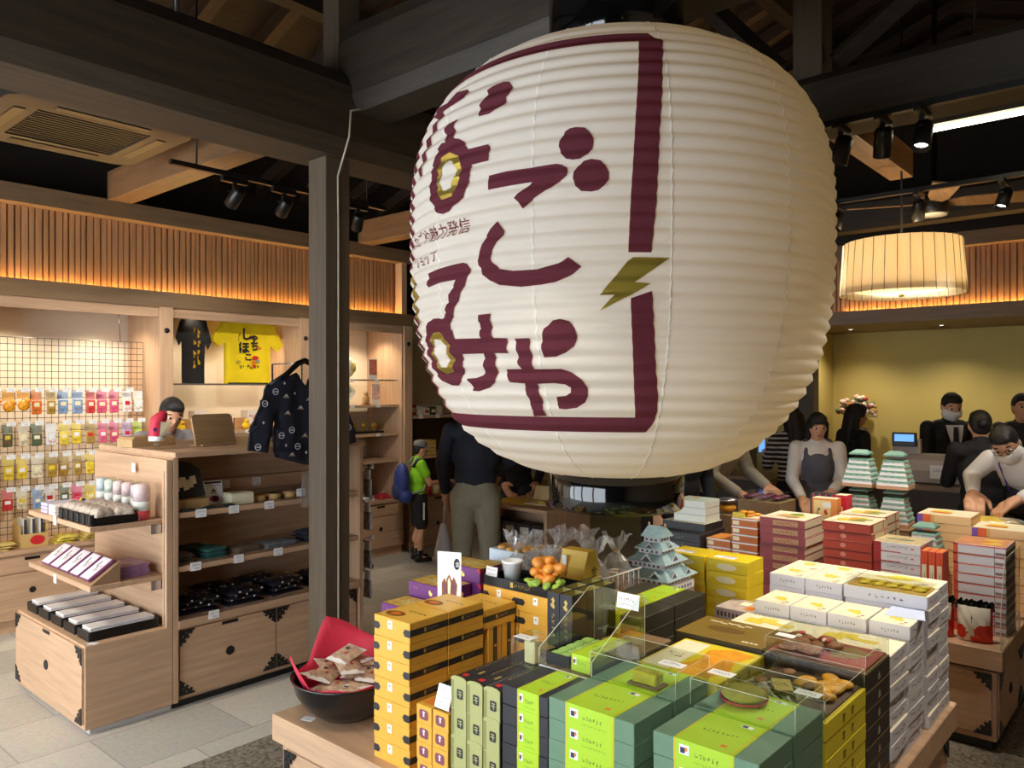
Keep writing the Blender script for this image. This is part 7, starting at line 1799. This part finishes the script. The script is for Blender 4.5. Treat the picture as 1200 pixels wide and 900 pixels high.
for i in range(6):
    t = thing('trophy_bottle', f'dark bottle with gold neck label, {NTH[i%3]} in the '+('front' if i < 3 else 'rear')+' row of the bottle shelf', 'bottle', (4.46+(i%3)*.12,6.52+.14*(i//3),1.2805), 0, 'dark bottles'); MB().lathe([(0,0),(.03,0),(.032,.02),(.032,.09),(.012,.12),(.011,.15),(0,.15)],(0,0,0),M('dark_green_glass',(22,30,24),.15,coat=.5),18,cap=False).build('bottle', t); MB().lathe([(.0325,.03),(.0325,.07)],(0,0,0),GOLD,18,cap=False).build('label', t); MB().lathe([(.0125,.138),(.0125,.152),(0,.153)],(0,0,0),GOLD,14,cap=False).build('cap', t)
ac2 = thing('acrylic_case', 'clear case with three gold ornaments on the bottle shelf', 'case', (5.15,6.56,1.2805)); MB().box(-.2,.2,-.08,.08,0,.02,BLACK).build('base', ac2); MB().box(-.2,.2,-.08,.08,.021,.17,CLEAR).build('cover', ac2)
for i in range(3): MB().ell((-.13+.13*i,0,.08),(.035,.02,.03),M('gold_metal',(214,170,60),.3,.7)).lathe([(.012,.021),(.008,.06)],(-.13+.13*i,0,0),M('gold_metal',(214,170,60)),12).build('gold_ornament', ac2)
for z in (1.552,1.252,1.812):
    for i in range(3): price_card(bay3, (4.52+i*.33,6.396 if z != 1.812 else 6.415,z), X_, Z_, .05,.032,i)
for i in range(5):
    n, c = (('red wrapped',(170,40,44)),('gold boxed',(206,170,70)),('dark wrapped',(60,50,54)),('white',(222,220,212)),('red foil',(190,50,60)))[i]
    t = thing('counter_pack', f'{n} gift pack lying on the worktop below the bottles, {NTH[i]} along', 'packet', (4.45+i*.22,6.48,.5905)); mb = MB(); soft_pack(mb,0,0,0,.17,.13,.06,M('counter_pack_'+str(i),c,.35,var=.3,scale=30),i); mb.build('pack', t); MB().box(-.02,.02,-.02,.02,.0645,.066,WHITE).build('label', t)
for i, (n, c, h) in enumerate((('green',(50,110,70),.10),('orange red',(216,80,50),.12),('white and red',(230,222,214),.10),('white',(232,230,222),.08),('dark green',(40,70,50),.09),('cream',(230,214,180),.10))):
    t = thing('shelf_packet', f'{n} upright packet on the top of the dark shelf bay beyond the band', 'packet', (5.70+i*.10,6.55,1.4505)); MB().box(-.04,.04,-.03,.03,0,h,M('shelf_packet_'+str(i),c,.45,var=.2,scale=40),.003).build('packet', t); MB().rect((-.03,-.0305,h*.3),(1,0,0),(0,0,1),.06,h*.4,CRM if i != 3 else RED).build('label', t)
for i in range(4):
    t = thing('wooden_box', f'pale yellow wooden box, {ORD[3-i]} of the pile beyond the cap', 'box', (6.02,6.62,1.0005+i*.042), 0, 'pale wooden boxes'); MB().box(-.13,.13,-.09,.09,0,.034,M('yellow_wood',(226,192,104),.5),.003).build('box', t); MB().box(-.132,.132,-.092,.092,.034,.041,M('yellow_wood_lid',(216,180,92),.5),.002).build('lid', t)
vs_ = thing('gold_vase', 'thin gold vase beside the yellow wooden boxes', 'vase', (5.80,6.62,1.0005)); MB().lathe([(0,0),(.02,0),(.012,.03),(.02,.09),(.01,.15),(.014,.18)],(0,0,0),M('gold_metal',(214,170,60)),18,cap=False).build('vase', vs_); MB().lathe([(0,.0),(.03,.002),(.03,.008),(.02,.01)],(0,0,0),BRP,18,cap=False).build('foot', vs_)
for i in range(6):
    n, c = (('amber jar',(206,150,60)),('gold box',(214,180,70)),('red tray',(200,50,50)),('cream jar',(226,206,150)),('orange packet',(220,120,50)),('dark jar',(70,50,40)))[i]
    t = thing('counter_goods', f'{n} on the low cabinet behind the child, {NTH[i]} along', 'goods', (5.72+i*.14,6.52,.5605)); MB().lathe([(0,0),(.045,0),(.045,.09),(.03,.11),(0,.11)],(0,0,0),M('counter_goods_'+str(i),c,.35,var=.2,scale=30),16,cap=False).build('body', t); MB().lathe([(.031,.1105),(.034,.115),(.034,.13),(0,.13)],(0,0,0),(GOLD,RED,BRP)[i%3],16,cap=False).build('lid', t)
# low gondola goods
for i in range(4):
    t = thing('dark_gift_box', f'dark box with pale picture label, {NTH[i]} from the side panel on the low shelf unit', 'box', (5.10,4.12+i*.16,.4205), 0, 'dark picture boxes'); kbox(.14,.145,.19,M('dark_gift_carton',(44,40,42),.45)).build('carton', t); MB().rect((-.0705,.035,.03),(0,-1,0),(0,0,1),.09,.13,M('pale_picture_label',(200,192,184),.5,var=.35,scale=50)).scribble((-.0705,.02,.05),(0,-1,0),(0,0,1),.05,.08,INK,2,i,.0014).build('label', t)
ms = thing('mirror_case', 'opened compact gift case with round gold sweet on the low shelf unit', 'case', (5.25,4.28,.7505), R(10)); MB().box(-.09,.09,-.11,.11,0,.02,M('tan_case',(206,180,130),.5),.004).build('base', ms); MB().prism([(-.11,0),(.11,0),(.11,.13),(-.11,.13)],(.09,0,.02),(0,-1,0),(.4,0,.9),.012,M('tan_case',(206,180,130))).build('lid', ms); MB().lathe([(0,.02),(.035,.021),(.03,.03),(0,.032)],(-.02,.04,0),GOLD,20,cap=False).box(-.06,.05,-.09,-.01,.0205,.026,YPR).build('sweets', ms)
tag(MB().box(-.14,.14,-.2,.2,0,.006,M('yellow_mat',(222,186,70),.6)).build('mat'),'yellow mat under the compact gift case on the low shelf unit','mat').location = (5.25,4.60-.06,.7505)
p3 = thing('plum_gift_box','plum coloured gift box at the end of the low shelf unit','box',(5.30,4.10,.7505)); kbox(.2,.1,.06,M('plum_carton',(110,44,66),.45)).build('carton',p3); MB().rect((-.08,.03,.0605),(0,-1,0),(1,0,0),.06,.16,CRM).build('label',p3)
# ================================================================ people
SKIN = M('skin', (214, 160, 124), .5, var=.05, scale=20)
SKIN2 = M('skin_dim', (206, 150, 116), .5, var=.05, scale=20)
HAIR = M('black_hair', (24, 21, 20), .62, var=.3, scale=60, stretch=(1,1,.2))
EYEW = M('eye_white', (226, 220, 214), .4)
LIP = M('lip', (176, 104, 92), .5)
def fuse(name, prims, vox, m, parent, sm=6):
    """one continuous surface out of overlapping tapered limbs"""
    mb = MB()
    for p in prims:
        if p[0] == 'c':
            a, b, r0, r1 = Vector(p[1]), Vector(p[2]), p[3], p[4]; d = b-a; L = d.length
            q = Vector((0,0,1)).rotation_difference(d).to_matrix() if L > 1e-6 else Matrix.Identity(3)
            pr = [(r0*math.sin(t), -r0*math.cos(t)) for t in [PI/2*k/4 for k in range(5)]] + [(r1*math.cos(t), L+r1*math.sin(t)) for t in [PI/2*k/4 for k in range(5)]]
            pr[0] = (0, -r0); pr[-1] = (0, L+r1); n = 14; vs = [a+q@Vector((0,0,-r0))]; 
            for r, z in pr[1:-1]:
                vs += [a+q@Vector((r*math.cos(2*PI*k/n), r*math.sin(2*PI*k/n), z)) for k in range(n)]
            vs.append(a+q@Vector((0,0,L+r1))); fs = [(0,1+(k+1)%n,1+k) for k in range(n)]; R_ = len(pr)-2
            for i in range(R_-1): fs += [(1+i*n+k,1+i*n+(k+1)%n,1+(i+1)*n+(k+1)%n,1+(i+1)*n+k) for k in range(n)]
            e = len(vs)-1; fs += [(1+(R_-1)*n+k,1+(R_-1)*n+(k+1)%n,e) for k in range(n)]
            mb.add(vs, fs, m, True)
        else:
            mb.ell(p[1], p[2], m, p[3] if len(p) > 3 else None, 18, 12)
    me = mb.mesh(name); o = bpy.data.objects.new(name, me); COL.objects.link(o)
    md = o.modifiers.new('remesh', 'REMESH'); md.mode = 'VOXEL'; md.voxel_size = vox; md.use_smooth_shade = True
    m2 = o.modifiers.new('smooth', 'SMOOTH'); m2.iterations = sm; m2.factor = .5
    dg = bpy.context.evaluated_depsgraph_get(); dg.update()
    me2 = bpy.data.meshes.new_from_object(o.evaluated_get(dg)); me2.name = name
    o.modifiers.clear(); o.data = me2; bpy.data.meshes.remove(me)
    me2.materials.clear(); me2.materials.append(m); me2.polygons.foreach_set('use_smooth', [True]*len(me2.polygons))
    if parent is not None: o.parent = parent
    return o
def V(*a): return Vector(a)
def hand(prims, w, d, palm, s, side, curl=.5):
    """palm, four unequal fingers with knuckle bends and a thumb; d runs along the hand, palm is the way the palm faces"""
    d = d.normalized(); palm = (palm - d*palm.dot(d)).normalized(); a = d.cross(palm)*side
    prims.append(('c', w, w+d*.045*s, .020*s, .023*s))
    prims.append(('c', w+d*.03*s+a*.016*s, w+d*.072*s+a*.022*s, .015*s, .013*s)); prims.append(('c', w+d*.03*s-a*.016*s, w+d*.07*s-a*.022*s, .015*s, .013*s))
    for k, (o, l) in enumerate(((.030,.066),(.011,.076),(-.010,.070),(-.029,.054))):
        b = w+d*.080*s+a*o*s; k1 = b+(d*math.cos(curl*.7)+palm*math.sin(curl*.7))*l*.5*s; k2 = k1+(d*math.cos(curl*1.8)+palm*math.sin(curl*1.8))*l*.5*s
        prims.append(('c', b-d*.02*s, k1, .0098*s, .0088*s)); prims.append(('c', k1, k2, .0086*s, .0074*s))
    t0 = w+d*.025*s+a*.024*s; t1 = t0+(d*.6+a*.7+palm*.3).normalized()*.04*s; t2 = t1+(d*.9+a*.15+palm*.4).normalized()*.032*s
    prims.append(('c', t0, t1, .013*s, .0105*s)); prims.append(('c', t1, t2, .0105*s, .0085*s))
def person(label, loc, heading, h, lean=0, arms=None, head=(0, 0), hair='short', top=None, topm=None, sleeves='long', bottom='long', botm=None, shoem=BLACK, mask=False, wide=1.0, extra=None, skin=SKIN, hairm=HAIR):
    t = thing('person', label, 'person', (loc[0], loc[1], 0.0), R(heading))
    ql = Matrix.Rotation(R(lean), 3, 'Y'); pv = V(0,0,.52)
    T = lambda x, y, z: (pv + ql @ (V(x,y,z)-pv))*h if z > .52 else V(x,y,z)*h
    w = wide; b = []
    sh = {s: T(0, s*.105*w, .812) for s in (1,-1)}
    arms = arms or {}
    el = {}; wr = {}
    for s in (1,-1):
        e_, w_ = arms.get(s, (V(.0, s*.135*w, .64), V(.04, s*.135*w, .49)))
        el[s] = V(*e_)*h; wr[s] = V(*w_)*h
    hip = {s: V(0, s*.048*w, .50)*h for s in (1,-1)}; kn = {s: V(.012, s*.055*w, .275)*h for s in (1,-1)}; an = {s: V(-.008, s*.058*w, .05)*h for s in (1,-1)}
    hc = T(.018, 0, .932); hq = ql @ Matrix.Rotation(R(head[0]),3,'Z') @ Matrix.Rotation(R(head[1]),3,'Y')
    H = lambda x, y, z: hc + hq @ (V(x,y,z)*h)
    # skin body, one surface
    b += [('e', hc, (.056*h,.0455*h,.064*h), hq), ('e', H(.014,0,-.034), (.038*h,.033*h,.036*h), hq), ('c', T(.0,0,.80), H(-.006,0,-.03), .036*h, .031*h)]
    b += [('e', H(.056,0,-.012), (.010*h,.0075*h,.013*h), hq)] + [('e', H(-.002,s*.046,-.008), (.012*h,.006*h,.018*h), hq) for s in (1,-1)]
    b += [('c', T(0,0,.56), T(0,0,.74), .045*h, .048*h), ('c', sh[1], sh[-1], .03*h, .03*h), ('c', V(0,.03,.52)*h, V(0,-.03,.52)*h, .055*h, .055*h)]
    for s in (1,-1):
        b += [('c', sh[s], el[s], .029*h, .024*h), ('c', el[s], wr[s], .024*h, .016*h)]
        hand(b, wr[s], (wr[s]-el[s]), V(0,-s,0) if abs((wr[s]-el[s]).normalized().z) > .6 else V(0,0,-1), h*.96/1.0*.62*1.05/.62*.6*1.6, 1 if s < 0 else -1)
        b += [('c', hip[s], kn[s], .05*h, .036*h), ('c', kn[s], kn[s]*.55+an[s]*.45+V(-.012,0,0)*h, .033*h, .034*h), ('c', kn[s], an[s], .030*h, .021*h), ('c', an[s], an[s]+V(.075,0,-.03)*h, .021*h, .016*h)]
    fuse('body', b, .0085, skin, t, 4)
    # top
    g = .010*h
    tp = [('e', T(0,0,.70), (.062*h*w+g,.092*h*w+g,.115*h), ql), ('e', T(0,0,.60), (.058*h*w+g,.082*h*w+g,.095*h), ql), ('c', T(-.002,.096*w,.802), T(-.002,-.096*w,.802), .040*h, .040*h), ('c', T(-.002,.05*w,.815), T(-.002,-.05*w,.815), .042*h, .042*h), ('e', T(.002,0,.81), (.056*h,.075*h,.042*h), ql), ('c', T(-.004,0,.82), T(-.002,0,.848), .043*h, .040*h), ('e', T(.01,0,.76), (.066*h*w,.09*h*w,.075*h), ql), ('c', V(0,.035,.515)*h, V(0,-.035,.515)*h, .066*h*w, .066*h*w)]
    for s in (1,-1):
        if sleeves == 'long': tp += [('c', sh[s], el[s], .040*h, .034*h), ('c', el[s], wr[s]*.94+el[s]*.06, .034*h, .026*h)]
        else: tp += [('c', sh[s], sh[s]*.5+el[s]*.5, .040*h, .042*h)]
    fuse('shirt', tp, .009, topm, t, 5)
    if bottom:
        bp = [('c', V(0,.035,.515)*h, V(0,-.035,.515)*h, .068*h*w, .068*h*w), ('c', V(0,.03,.545)*h, V(0,-.03,.545)*h, .06*h*w, .06*h*w)]
        for s in (1,-1):
            if bottom == 'long': bp += [('c', hip[s], kn[s], .060*h*w, .047*h), ('c', kn[s], an[s]+V(0,0,-.005)*h, .046*h, .038*h)]
            else: bp += [('c', hip[s], kn[s]*.8+hip[s]*.2, .062*h*w, .058*h)]
        fuse('trousers' if bottom == 'long' else 'shorts', bp, .009, botm, t, 5)
    for s in (1,-1):
        fuse('shoe', [('c', an[s]+V(-.022,0,-.022)*h, an[s]+V(.09,0,-.028)*h, .024*h, .021*h), ('c', an[s], an[s]+V(0,0,-.02)*h, .027*h, .028*h)], .007, shoem, t, 2)
    # hair
    hp_ = [('e', H(-.010,0,.014), (.056*h,.0505*h,.060*h), hq), ('e', H(.006,0,.046) if hair in ('short','crop','bun') else H(.012,0,.040), (.047*h,.042*h,.026*h) if hair in ('short','crop','bun') else (.044*h,.044*h,.034*h), hq)]
    if hair == 'short': hp_ += [('e', H(-.026,0,-.014), (.036*h,.044*h,.042*h), hq), ('e', H(.034,.012,.046), (.020*h,.026*h,.016*h), hq)]
    if hair in ('long', 'bob'):
        lz = -.16 if hair == 'long' else -.10
        hp_ += [('c', H(-.028,.0,0), H(-.052,0,lz), .044*h, .034*h)]
        for s in (1,-1): hp_ += [('c', H(-.004,s*.042,.01), H(-.012,s*.048,lz*.85), .017*h, .013*h), ('c', H(-.03,s*.03,0), H(-.045,s*.034,lz), .03*h, .022*h), ('c', H(.030,s*.022,.044), H(.026,s*.042,-.0), .014*h, .009*h)]
    if hair == 'bun': hp_ += [('e', H(-.03,0,-.01), (.034*h,.044*h,.042*h), hq), ('e', H(-.062,0,.0), (.022*h,.024*h,.022*h), hq)]
    if hair == 'crop': hp_ += [('e', H(-.026,0,-.016), (.034*h,.043*h,.036*h), hq)]
    fuse('hair', hp_, .008, hairm, t, 4)
    # face
    for s in (1,-1):
        e = MB(); e.ell(H(.0475,s*.0195,.004), (.005*h,.0105*h,.0058*h), EYEW, hq, 10, 6); e.ell(H(.0515,s*.0195,.004), (.0025*h,.0055*h,.0056*h), INK, hq, 10, 6); e.build('eye', t)
        e = MB(); e.tube([H(.047,s*.010,.018), H(.0485,s*.019,.0205), H(.042,s*.030,.017)], .0022*h, HAIR, 5); e.build('eyebrow', t)
    if mask:
        N = 8; vs = []
        for i in range(N+1):
            for j in range(7):
                a = R(-78+156*i/N); z = .004-.062*j/6; r = .060 if abs(a) < .4 else .055; bul = math.sin(PI*j/6)*.006+(.008 if abs(a) < .5 and j < 3 else 0)
                rr = 1 - (.20 if j > 4 else 0); vs.append(H((.002+(r+bul)*math.cos(a))*1.0-(.010 if j > 4 else 0), (.047+bul)*math.sin(a)*rr, z-.010))
        m_ = MB().add(vs, [(i*7+j,(i+1)*7+j,(i+1)*7+j+1,i*7+j+1) for i in range(N) for j in range(6)], M('face_mask_cloth',(236,232,228),.7), True).build('face_mask', t)
        md = m_.modifiers.new('thickness','SOLIDIFY'); md.thickness = .002
        for s in (1,-1): MB().tube([H(.012,s*.046,-.012), H(-.002,s*.052,.004), H(-.010,s*.05,-.014), H(.010,s*.045,-.05)], .0012*h, WHITE, 5).build('ear_loop', t)
    else:
        MB().ell(H(.0485,0,-.040), (.0035*h,.014*h,.0036*h), LIP, hq, 10, 6).build('mouth', t)
    return t, dict(T=T, H=H, hq=hq, ql=ql, h=h, sh=sh, el=el, wr=wr, an=an)
BLK = M('black_cloth', (24, 24, 28), .8, var=.2, scale=14)
# shop assistant behind the shelf unit
t, k = person('shop assistant in grey shirt leaning forward behind the tall shelf unit', (2.70, 6.00), -84, 1.72, 18, {1:((.20,.17,.66),(.30,.10,.57)), -1:((.20,-.17,.66),(.30,-.10,.57))}, (-14, 8), 'short', topm=M('grey_shirt_cloth',(128,122,126),.8,var=.15,scale=14), botm=BLK)
MB().tube([k['T'](.03,.04,.835),k['T'](.075,.03,.76),k['T'](.085,.0,.70)],.007,BLACK,6).tube([k['T'](.03,-.04,.835),k['T'](.075,-.03,.76),k['T'](.085,.0,.70)],.007,BLACK,6).build('lanyard', t)
# child
GREEN = M('neon_green_cloth',(142,214,30),.75,var=.1,scale=12)
t, k = person('child in grey cap, neon green T-shirt and black shorts with blue backpack', (5.36, 5.95), -28, 1.22, 0, {1:((.02,.125,.64),(.06,.12,.52)), -1:((.06,-.135,.655),(.19,-.08,.665))}, (0, 6), 'crop', topm=GREEN, sleeves='short', bottom='short', botm=BLK)
h = k['h']; H = k['H']
fuse('cap', [('e', H(-.006,0,.036), (.060*h,.0545*h,.042*h), k['hq'])], .008, M('grey_cap_cloth',(120,116,112),.8,var=.1,scale=20), t, 2)
MB().prism([(.03,-.045),(.075,-.04),(.105,-.02),(.112,0),(.105,.02),(.075,.04),(.03,.045)], H(0,0,.026), k['hq']@V(h,0,-.12*h), k['hq']@V(0,h,0), .010/h, M('grey_cap_cloth',(120,116,112))).build('cap_brim', t)
MB().tube([k['T'](.01,.07,.83),k['T'](.055,.06,.77),k['T'](.05,.07,.64)],.012,BLACK,6).build('yoke_stripe', t)
fuse('shoulder_panel', [('c', k['T'](-.008,.075,.822), k['T'](-.008,-.075,.822), .036*h, .036*h), ('e', k['T'](-.03,0,.80), (.03*h,.07*h,.03*h))], .008, BLK, t, 3)
for s in (1,-1):
    MB().lathe([(.030*h,0),(.033*h,.01),(.032*h,.05),(.029*h,.055)],k['an'][s]+V(0,0,.01),BLACK,16,cap=False).build('sock', t); MB().rect(V(-.0,s*.118*h,.36*h) if s > 0 else V(.01,-.120*h,.36*h), V(0,0,1), V(1,0,0) if s < 0 else V(-1,0,0), .14*h,.014*h,WHITE,.002).build('shorts_stripe', t)
d = (k['wr'][-1]-k['el'][-1]).normalized(); p = k['wr'][-1]-d*.02; MB().tube([p-d*.008,p+d*.008],.0265,M('orange_band',(240,84,60),.5),14).build('wristband', t)
bp = thing('backpack', 'blue backpack worn on the back of the child in the green T-shirt', 'backpack', (5.36,5.95,0), R(-28))
BLU = M('blue_nylon',(42,60,130),.6,var=.15,scale=14); o_ = k['T'](-.140,0,.665)
fuse('pack', [('e', o_, (.066*h,.105*h,.155*h)), ('e', k['T'](-.15,0,.60), (.06*h,.09*h,.09*h)), ('c', k['T'](-.12,.06,.55), k['T'](-.12,-.06,.55), .06*h, .06*h)], .009, BLU, bp, 4)
fuse('front_pocket', [('e', k['T'](-.19,0,.59), (.032*h,.072*h,.075*h))], .008, M('navy_nylon',(40,50,92),.6), bp, 3)
MB().ell(k['T'](-.192,0,.72),(.004,.018,.012),RED,None,10,6).build('badge', bp)
for s in (1,-1): MB().tube([k['T'](-.075,s*.06,.80),k['T'](-.03,s*.065,.862),k['T'](.05,s*.065,.80),k['T'](.066,s*.075,.70),k['T'](.02,s*.095,.60),k['T'](-.08,s*.08,.57)],.011,M('grey_strap',(150,160,130),.7),6).build('strap', bp)
# man in dark jacket
t, k = person('man in dark navy jacket and khaki trousers seen from behind near the low shelf', (4.60, 4.42), 38, 1.73, 4, {1:((-.01,.155,.66),(.06,.15,.52)), -1:((.07,-.16,.665),(.16,-.10,.60))}, (0, 14), 'crop', topm=M('navy_jacket_cloth',(27,31,44),.75,var=.2,scale=9), botm=M('khaki_cloth',(150,144,122),.8,var=.08,scale=12), wide=1.14)
pbag = thing('plastic_bag', 'white plastic bag carried by the man in the dark jacket', 'bag', (4.60,4.42,0), R(38))
fuse('bag', [('c', V(.06,.27,.62), V(.06,.275,.40), .03, .075), ('e', V(.06,.275,.36), (.09,.05,.12))], .01, M('white_plastic_film',(214,216,226),.35), pbag, 4)
MB().tube([V(.06,.27,.62),V(.075,.27,.76),V(.115,.262,.85),V(.15,.27,.76),V(.07,.275,.60)],.005,M('white_plastic_film',(214,216,226)),6).build('handle', pbag)
# woman in black beyond him
person('person in black bending over beside the man in the dark jacket', (6.06, 5.24), 225, 1.58, 34, {1:((.20,.14,.62),(.30,.10,.53)), -1:((.20,-.14,.62),(.30,-.10,.53))}, (0, 10), 'bob', topm=BLK, botm=BLK)
# two shoppers half hidden by the lantern
person('person in black standing behind the lantern with one hand hanging down', (5.36, 2.98), 235, 1.66, 3, {1:((-.01,.135,.64),(.05,.14,.50)), -1:((.02,-.14,.64),(.05,-.14,.49))}, (20, 10), 'bob', topm=BLK, botm=BLK)
person('person in grey beige shirt reaching over the far table toward clear case', (6.02, 3.16), -90, 1.66, 32, {1:((.20,.12,.64),(.33,.05,.58)), -1:((.14,-.17,.64),(.26,-.12,.56))}, (20, 8), 'short', topm=M('grey_beige_cloth',(172,164,146),.8,var=.12,scale=10), botm=BLK)
# women by the corner
def stripe_mat():
    m = bpy.data.materials.new('striped_cloth'); m.use_nodes = True; nt = m.node_tree; b = nt.nodes['Principled BSDF']; b.inputs['Roughness'].default_value = .8
    tc = nt.nodes.new('ShaderNodeTexCoord'); wv = nt.nodes.new('ShaderNodeTexWave'); wv.bands_direction = 'Z'; wv.inputs['Scale'].default_value = 7.2
    rp = nt.nodes.new('ShaderNodeValToRGB'); rp.color_ramp.interpolation = 'CONSTANT'; rp.color_ramp.elements[0].color = (*lin((30,29,33)),1); rp.color_ramp.elements[1].position = .66; rp.color_ramp.elements[1].color = (*lin((210,206,204)),1)
    nt.links.new(tc.outputs['Object'], wv.inputs['Vector']); nt.links.new(wv.outputs['Fac'], rp.inputs['Fac']); nt.links.new(rp.outputs['Color'], b.inputs['Base Color']); return m
t, k = person('woman with long black hair in black and white striped top, seen from behind', (7.26, 2.86), 50, 1.58, 0, {1:((.06,.13,.65),(.15,.09,.70)), -1:((.02,-.135,.64),(.12,-.10,.62))}, (0, 14), 'long', topm=stripe_mat(), botm=BLK, wide=1.04)
ph = thing('smartphone', 'smartphone with blue lit screen held by the striped-top woman', 'phone', (7.26,2.86,0), R(50)); p = k['wr'][1]+V(.075,.016,.085); MB().box(p.x-.004,p.x+.004,p.y-.036,p.y+.036,p.z-.07,p.z+.07,BLACK,.003).build('case', ph); MB().box(p.x-.0052,p.x-.0042,p.y-.032,p.y+.032,p.z-.062,p.z+.062,M('blue_screen',(96,150,225))).build('screen', ph)
WBL = M('white_blouse_cloth',(234,228,222),.8,var=.08,scale=14)
t, k = person('woman in grey pinafore over white blouse choosing sweets at the far table', (6.60, 2.40), 205, 1.55, 5, {1:((.05,.125,.645),(.17,.06,.60)), -1:((.07,-.13,.64),(.20,-.09,.565))}, (8, 12), 'long', topm=WBL, botm=M('grey_skirt_cloth',(84,84,92),.8))
h = k['h']; fuse('pinafore', [('e', k['T'](.008,0,.71), (.088*h,.094*h,.115*h), k['ql']), ('e', k['T'](.004,0,.58), (.080*h,.102*h,.11*h)), ('c', V(0,0,.52)*h, V(0,0,.30)*h, .10*h, .13*h)] + [('c', k['T'](.05,s*.05,.76), k['T'](.0,s*.055,.846), .022*h, .020*h) for s in (1,-1)], .010, M('grey_pinafore_cloth',(92,92,102),.85,var=.1,scale=16), t, 4)
person('woman in black with long dark hair turned away beside the cash counter', (7.78, 2.50), -40, 1.60, 2, None, (-15, 4), 'long', topm=BLK, botm=BLK)
# cashier
SUIT = M('black_suit_cloth',(26,26,32),.75,var=.15,scale=12)
t, k = person('cashier in black suit and tie wearing a white face mask behind register', (8.22, 1.78), 214, 1.71, 6, {1:((.06,.13,.65),(.15,.07,.595)), -1:((.06,-.13,.65),(.15,-.08,.595))}, (0, 16), 'short', topm=SUIT, botm=SUIT, mask=True, wide=1.06)
h = k['h']; T = k['T']
MB().add([T(.066,-.045,.835),T(.066,.045,.835),T(.093,.030,.76),T(.097,.0,.64),T(.093,-.030,.76)],[(0,4,3,2,1)],M('white_shirt_cloth',(240,238,236),.7)).build('shirt_front', t).modifiers.new('thickness','SOLIDIFY').thickness = .006
MB().prism([(-.010,0),(.010,0),(.016,-.12),(0,-.14),(-.016,-.12)],T(.078,0,.825),V(0,h,0),(k['ql']@V(-.16,0,1))*h,.008/h,M('dark_tie_cloth',(36,36,48),.5)).build('tie', t)
for s in (1,-1): MB().add([T(.060,s*.050,.842),T(.082,s*.055,.80),T(.098,s*.03,.73),T(.102,s*.004,.635),T(.088,s*.055,.70)],[(0,1,2,3,4)] if s < 0 else [(4,3,2,1,0)],SUIT).build('lapel', t).modifiers.new('thickness','SOLIDIFY').thickness = .006
# customer with bun, bending man, second clerk
person('dark-haired customer in black seen from behind in front of the cash counter', (6.78, 1.235), 22, 1.58, 2, {1:((.08,.13,.65),(.20,.10,.665)), -1:((.05,-.13,.645),(.15,-.09,.655))}, (0, 6), 'bun', topm=BLK, botm=BLK)
t, k = person('man in white shirt, glasses and face mask bending over the far table', (6.60, .80), 160, 1.72, 44, {1:((.26,.15,.66),(.35,.09,.605)), -1:((.25,-.16,.66),(.34,-.10,.605))}, (18, -2), 'short', topm=M('white_shirt_cloth',(240,238,236),.7,var=.06,scale=10), botm=M('dark_trouser_cloth',(40,40,46),.8), mask=True, wide=1.06)
H = k['H']; g = MB()
for s in (1,-1):
    g.tube([H(.058,s*.0195+.014*math.cos(a),.003+.011*math.sin(a)) for a in [2*PI*q/14 for q in range(15)]],.0016,BLACK,5,cap=False); g.tube([H(.056,s*.034,.005),H(.03,s*.050,.006),H(-.01,s*.050,.002)],.0018,BLACK,5)
g.tube([H(.059,.006,.005),H(.059,-.006,.005)],.0016,BLACK,5); g.build('glasses', t)
MB().tube([k['T'](-.02,.05,.855),k['T'](.04,.055,.83),k['T'](.09,.03,.74),k['T'](.105,.0,.66)],.006,M('violet_lanyard',(84,70,150),.6),6).tube([k['T'](-.02,-.05,.855),k['T'](.04,-.055,.83),k['T'](.09,-.03,.74),k['T'](.105,.0,.66)],.006,M('violet_lanyard',(84,70,150)),6).build('lanyard', t)
sbg = thing('shoulder_bag', 'rounded black bag hanging in front of the bending man in white shirt', 'bag', (6.36,.93,0))
fuse('bag', [('e', V(0,0,1.02), (.075,.10,.12)), ('e', V(0,0,.94), (.08,.105,.09))], .01, M('black_nylon',(20,20,24),.55), sbg, 3)
MB().tube([V(.0,.08,1.10),V(.03,.06,1.24),V(.07,.02,1.30),V(.09,-.04,1.27),V(.02,-.085,1.08)],.010,M('black_nylon',(20,20,24)),6).build('strap', sbg)
person('second clerk with short dark hair in black behind the cash counter', (8.34, 1.20), 195, 1.70, 0, None, (10, 4), 'short', topm=SUIT, botm=SUIT)
# bouquet
bq = thing('bouquet', 'bouquet of mixed flowers in a tall stand against the mustard wall', 'bouquet', (9.30,2.93,0)); rg = random.Random(5)
MB().lathe([(0,0),(.14,0),(.13,.02),(.03,.05),(.025,1.05),(.09,1.10),(.11,1.30),(.10,1.30),(.08,1.11),(0,1.10)],(0,0,0),M('dark_stand',(60,50,44),.5),24,cap=False).build('stand', bq)
sm_ = MB(); fl = {}
for i in range(60):
    a = rg.uniform(0,6.28); r = .20*rg.random()**.5; z = 1.62-.9*r*r*3+rg.uniform(-.08,.05); p = V(r*math.cos(a),r*math.sin(a),z)
    sm_.tube([V(0,0,1.28),p*.5+V(0,0,.68),p],.004,M('stem_green',(70,96,60),.6),4)
    fl.setdefault(i % 5, MB()).ell(p,(.034,.034,.026),M('flower_'+str(i%5),((214,180,170),(190,80,70),(226,220,200),(90,120,100),(220,180,90))[i%5],.7,var=.3,scale=60),Euler((rg.uniform(-1,1),rg.uniform(-1,1),0)).to_matrix(),9,6)
sm_.build('stems', bq)['kind'] = 'stuff'
for i in fl: fl[i].build('blossoms', bq)['kind'] = 'stuff'
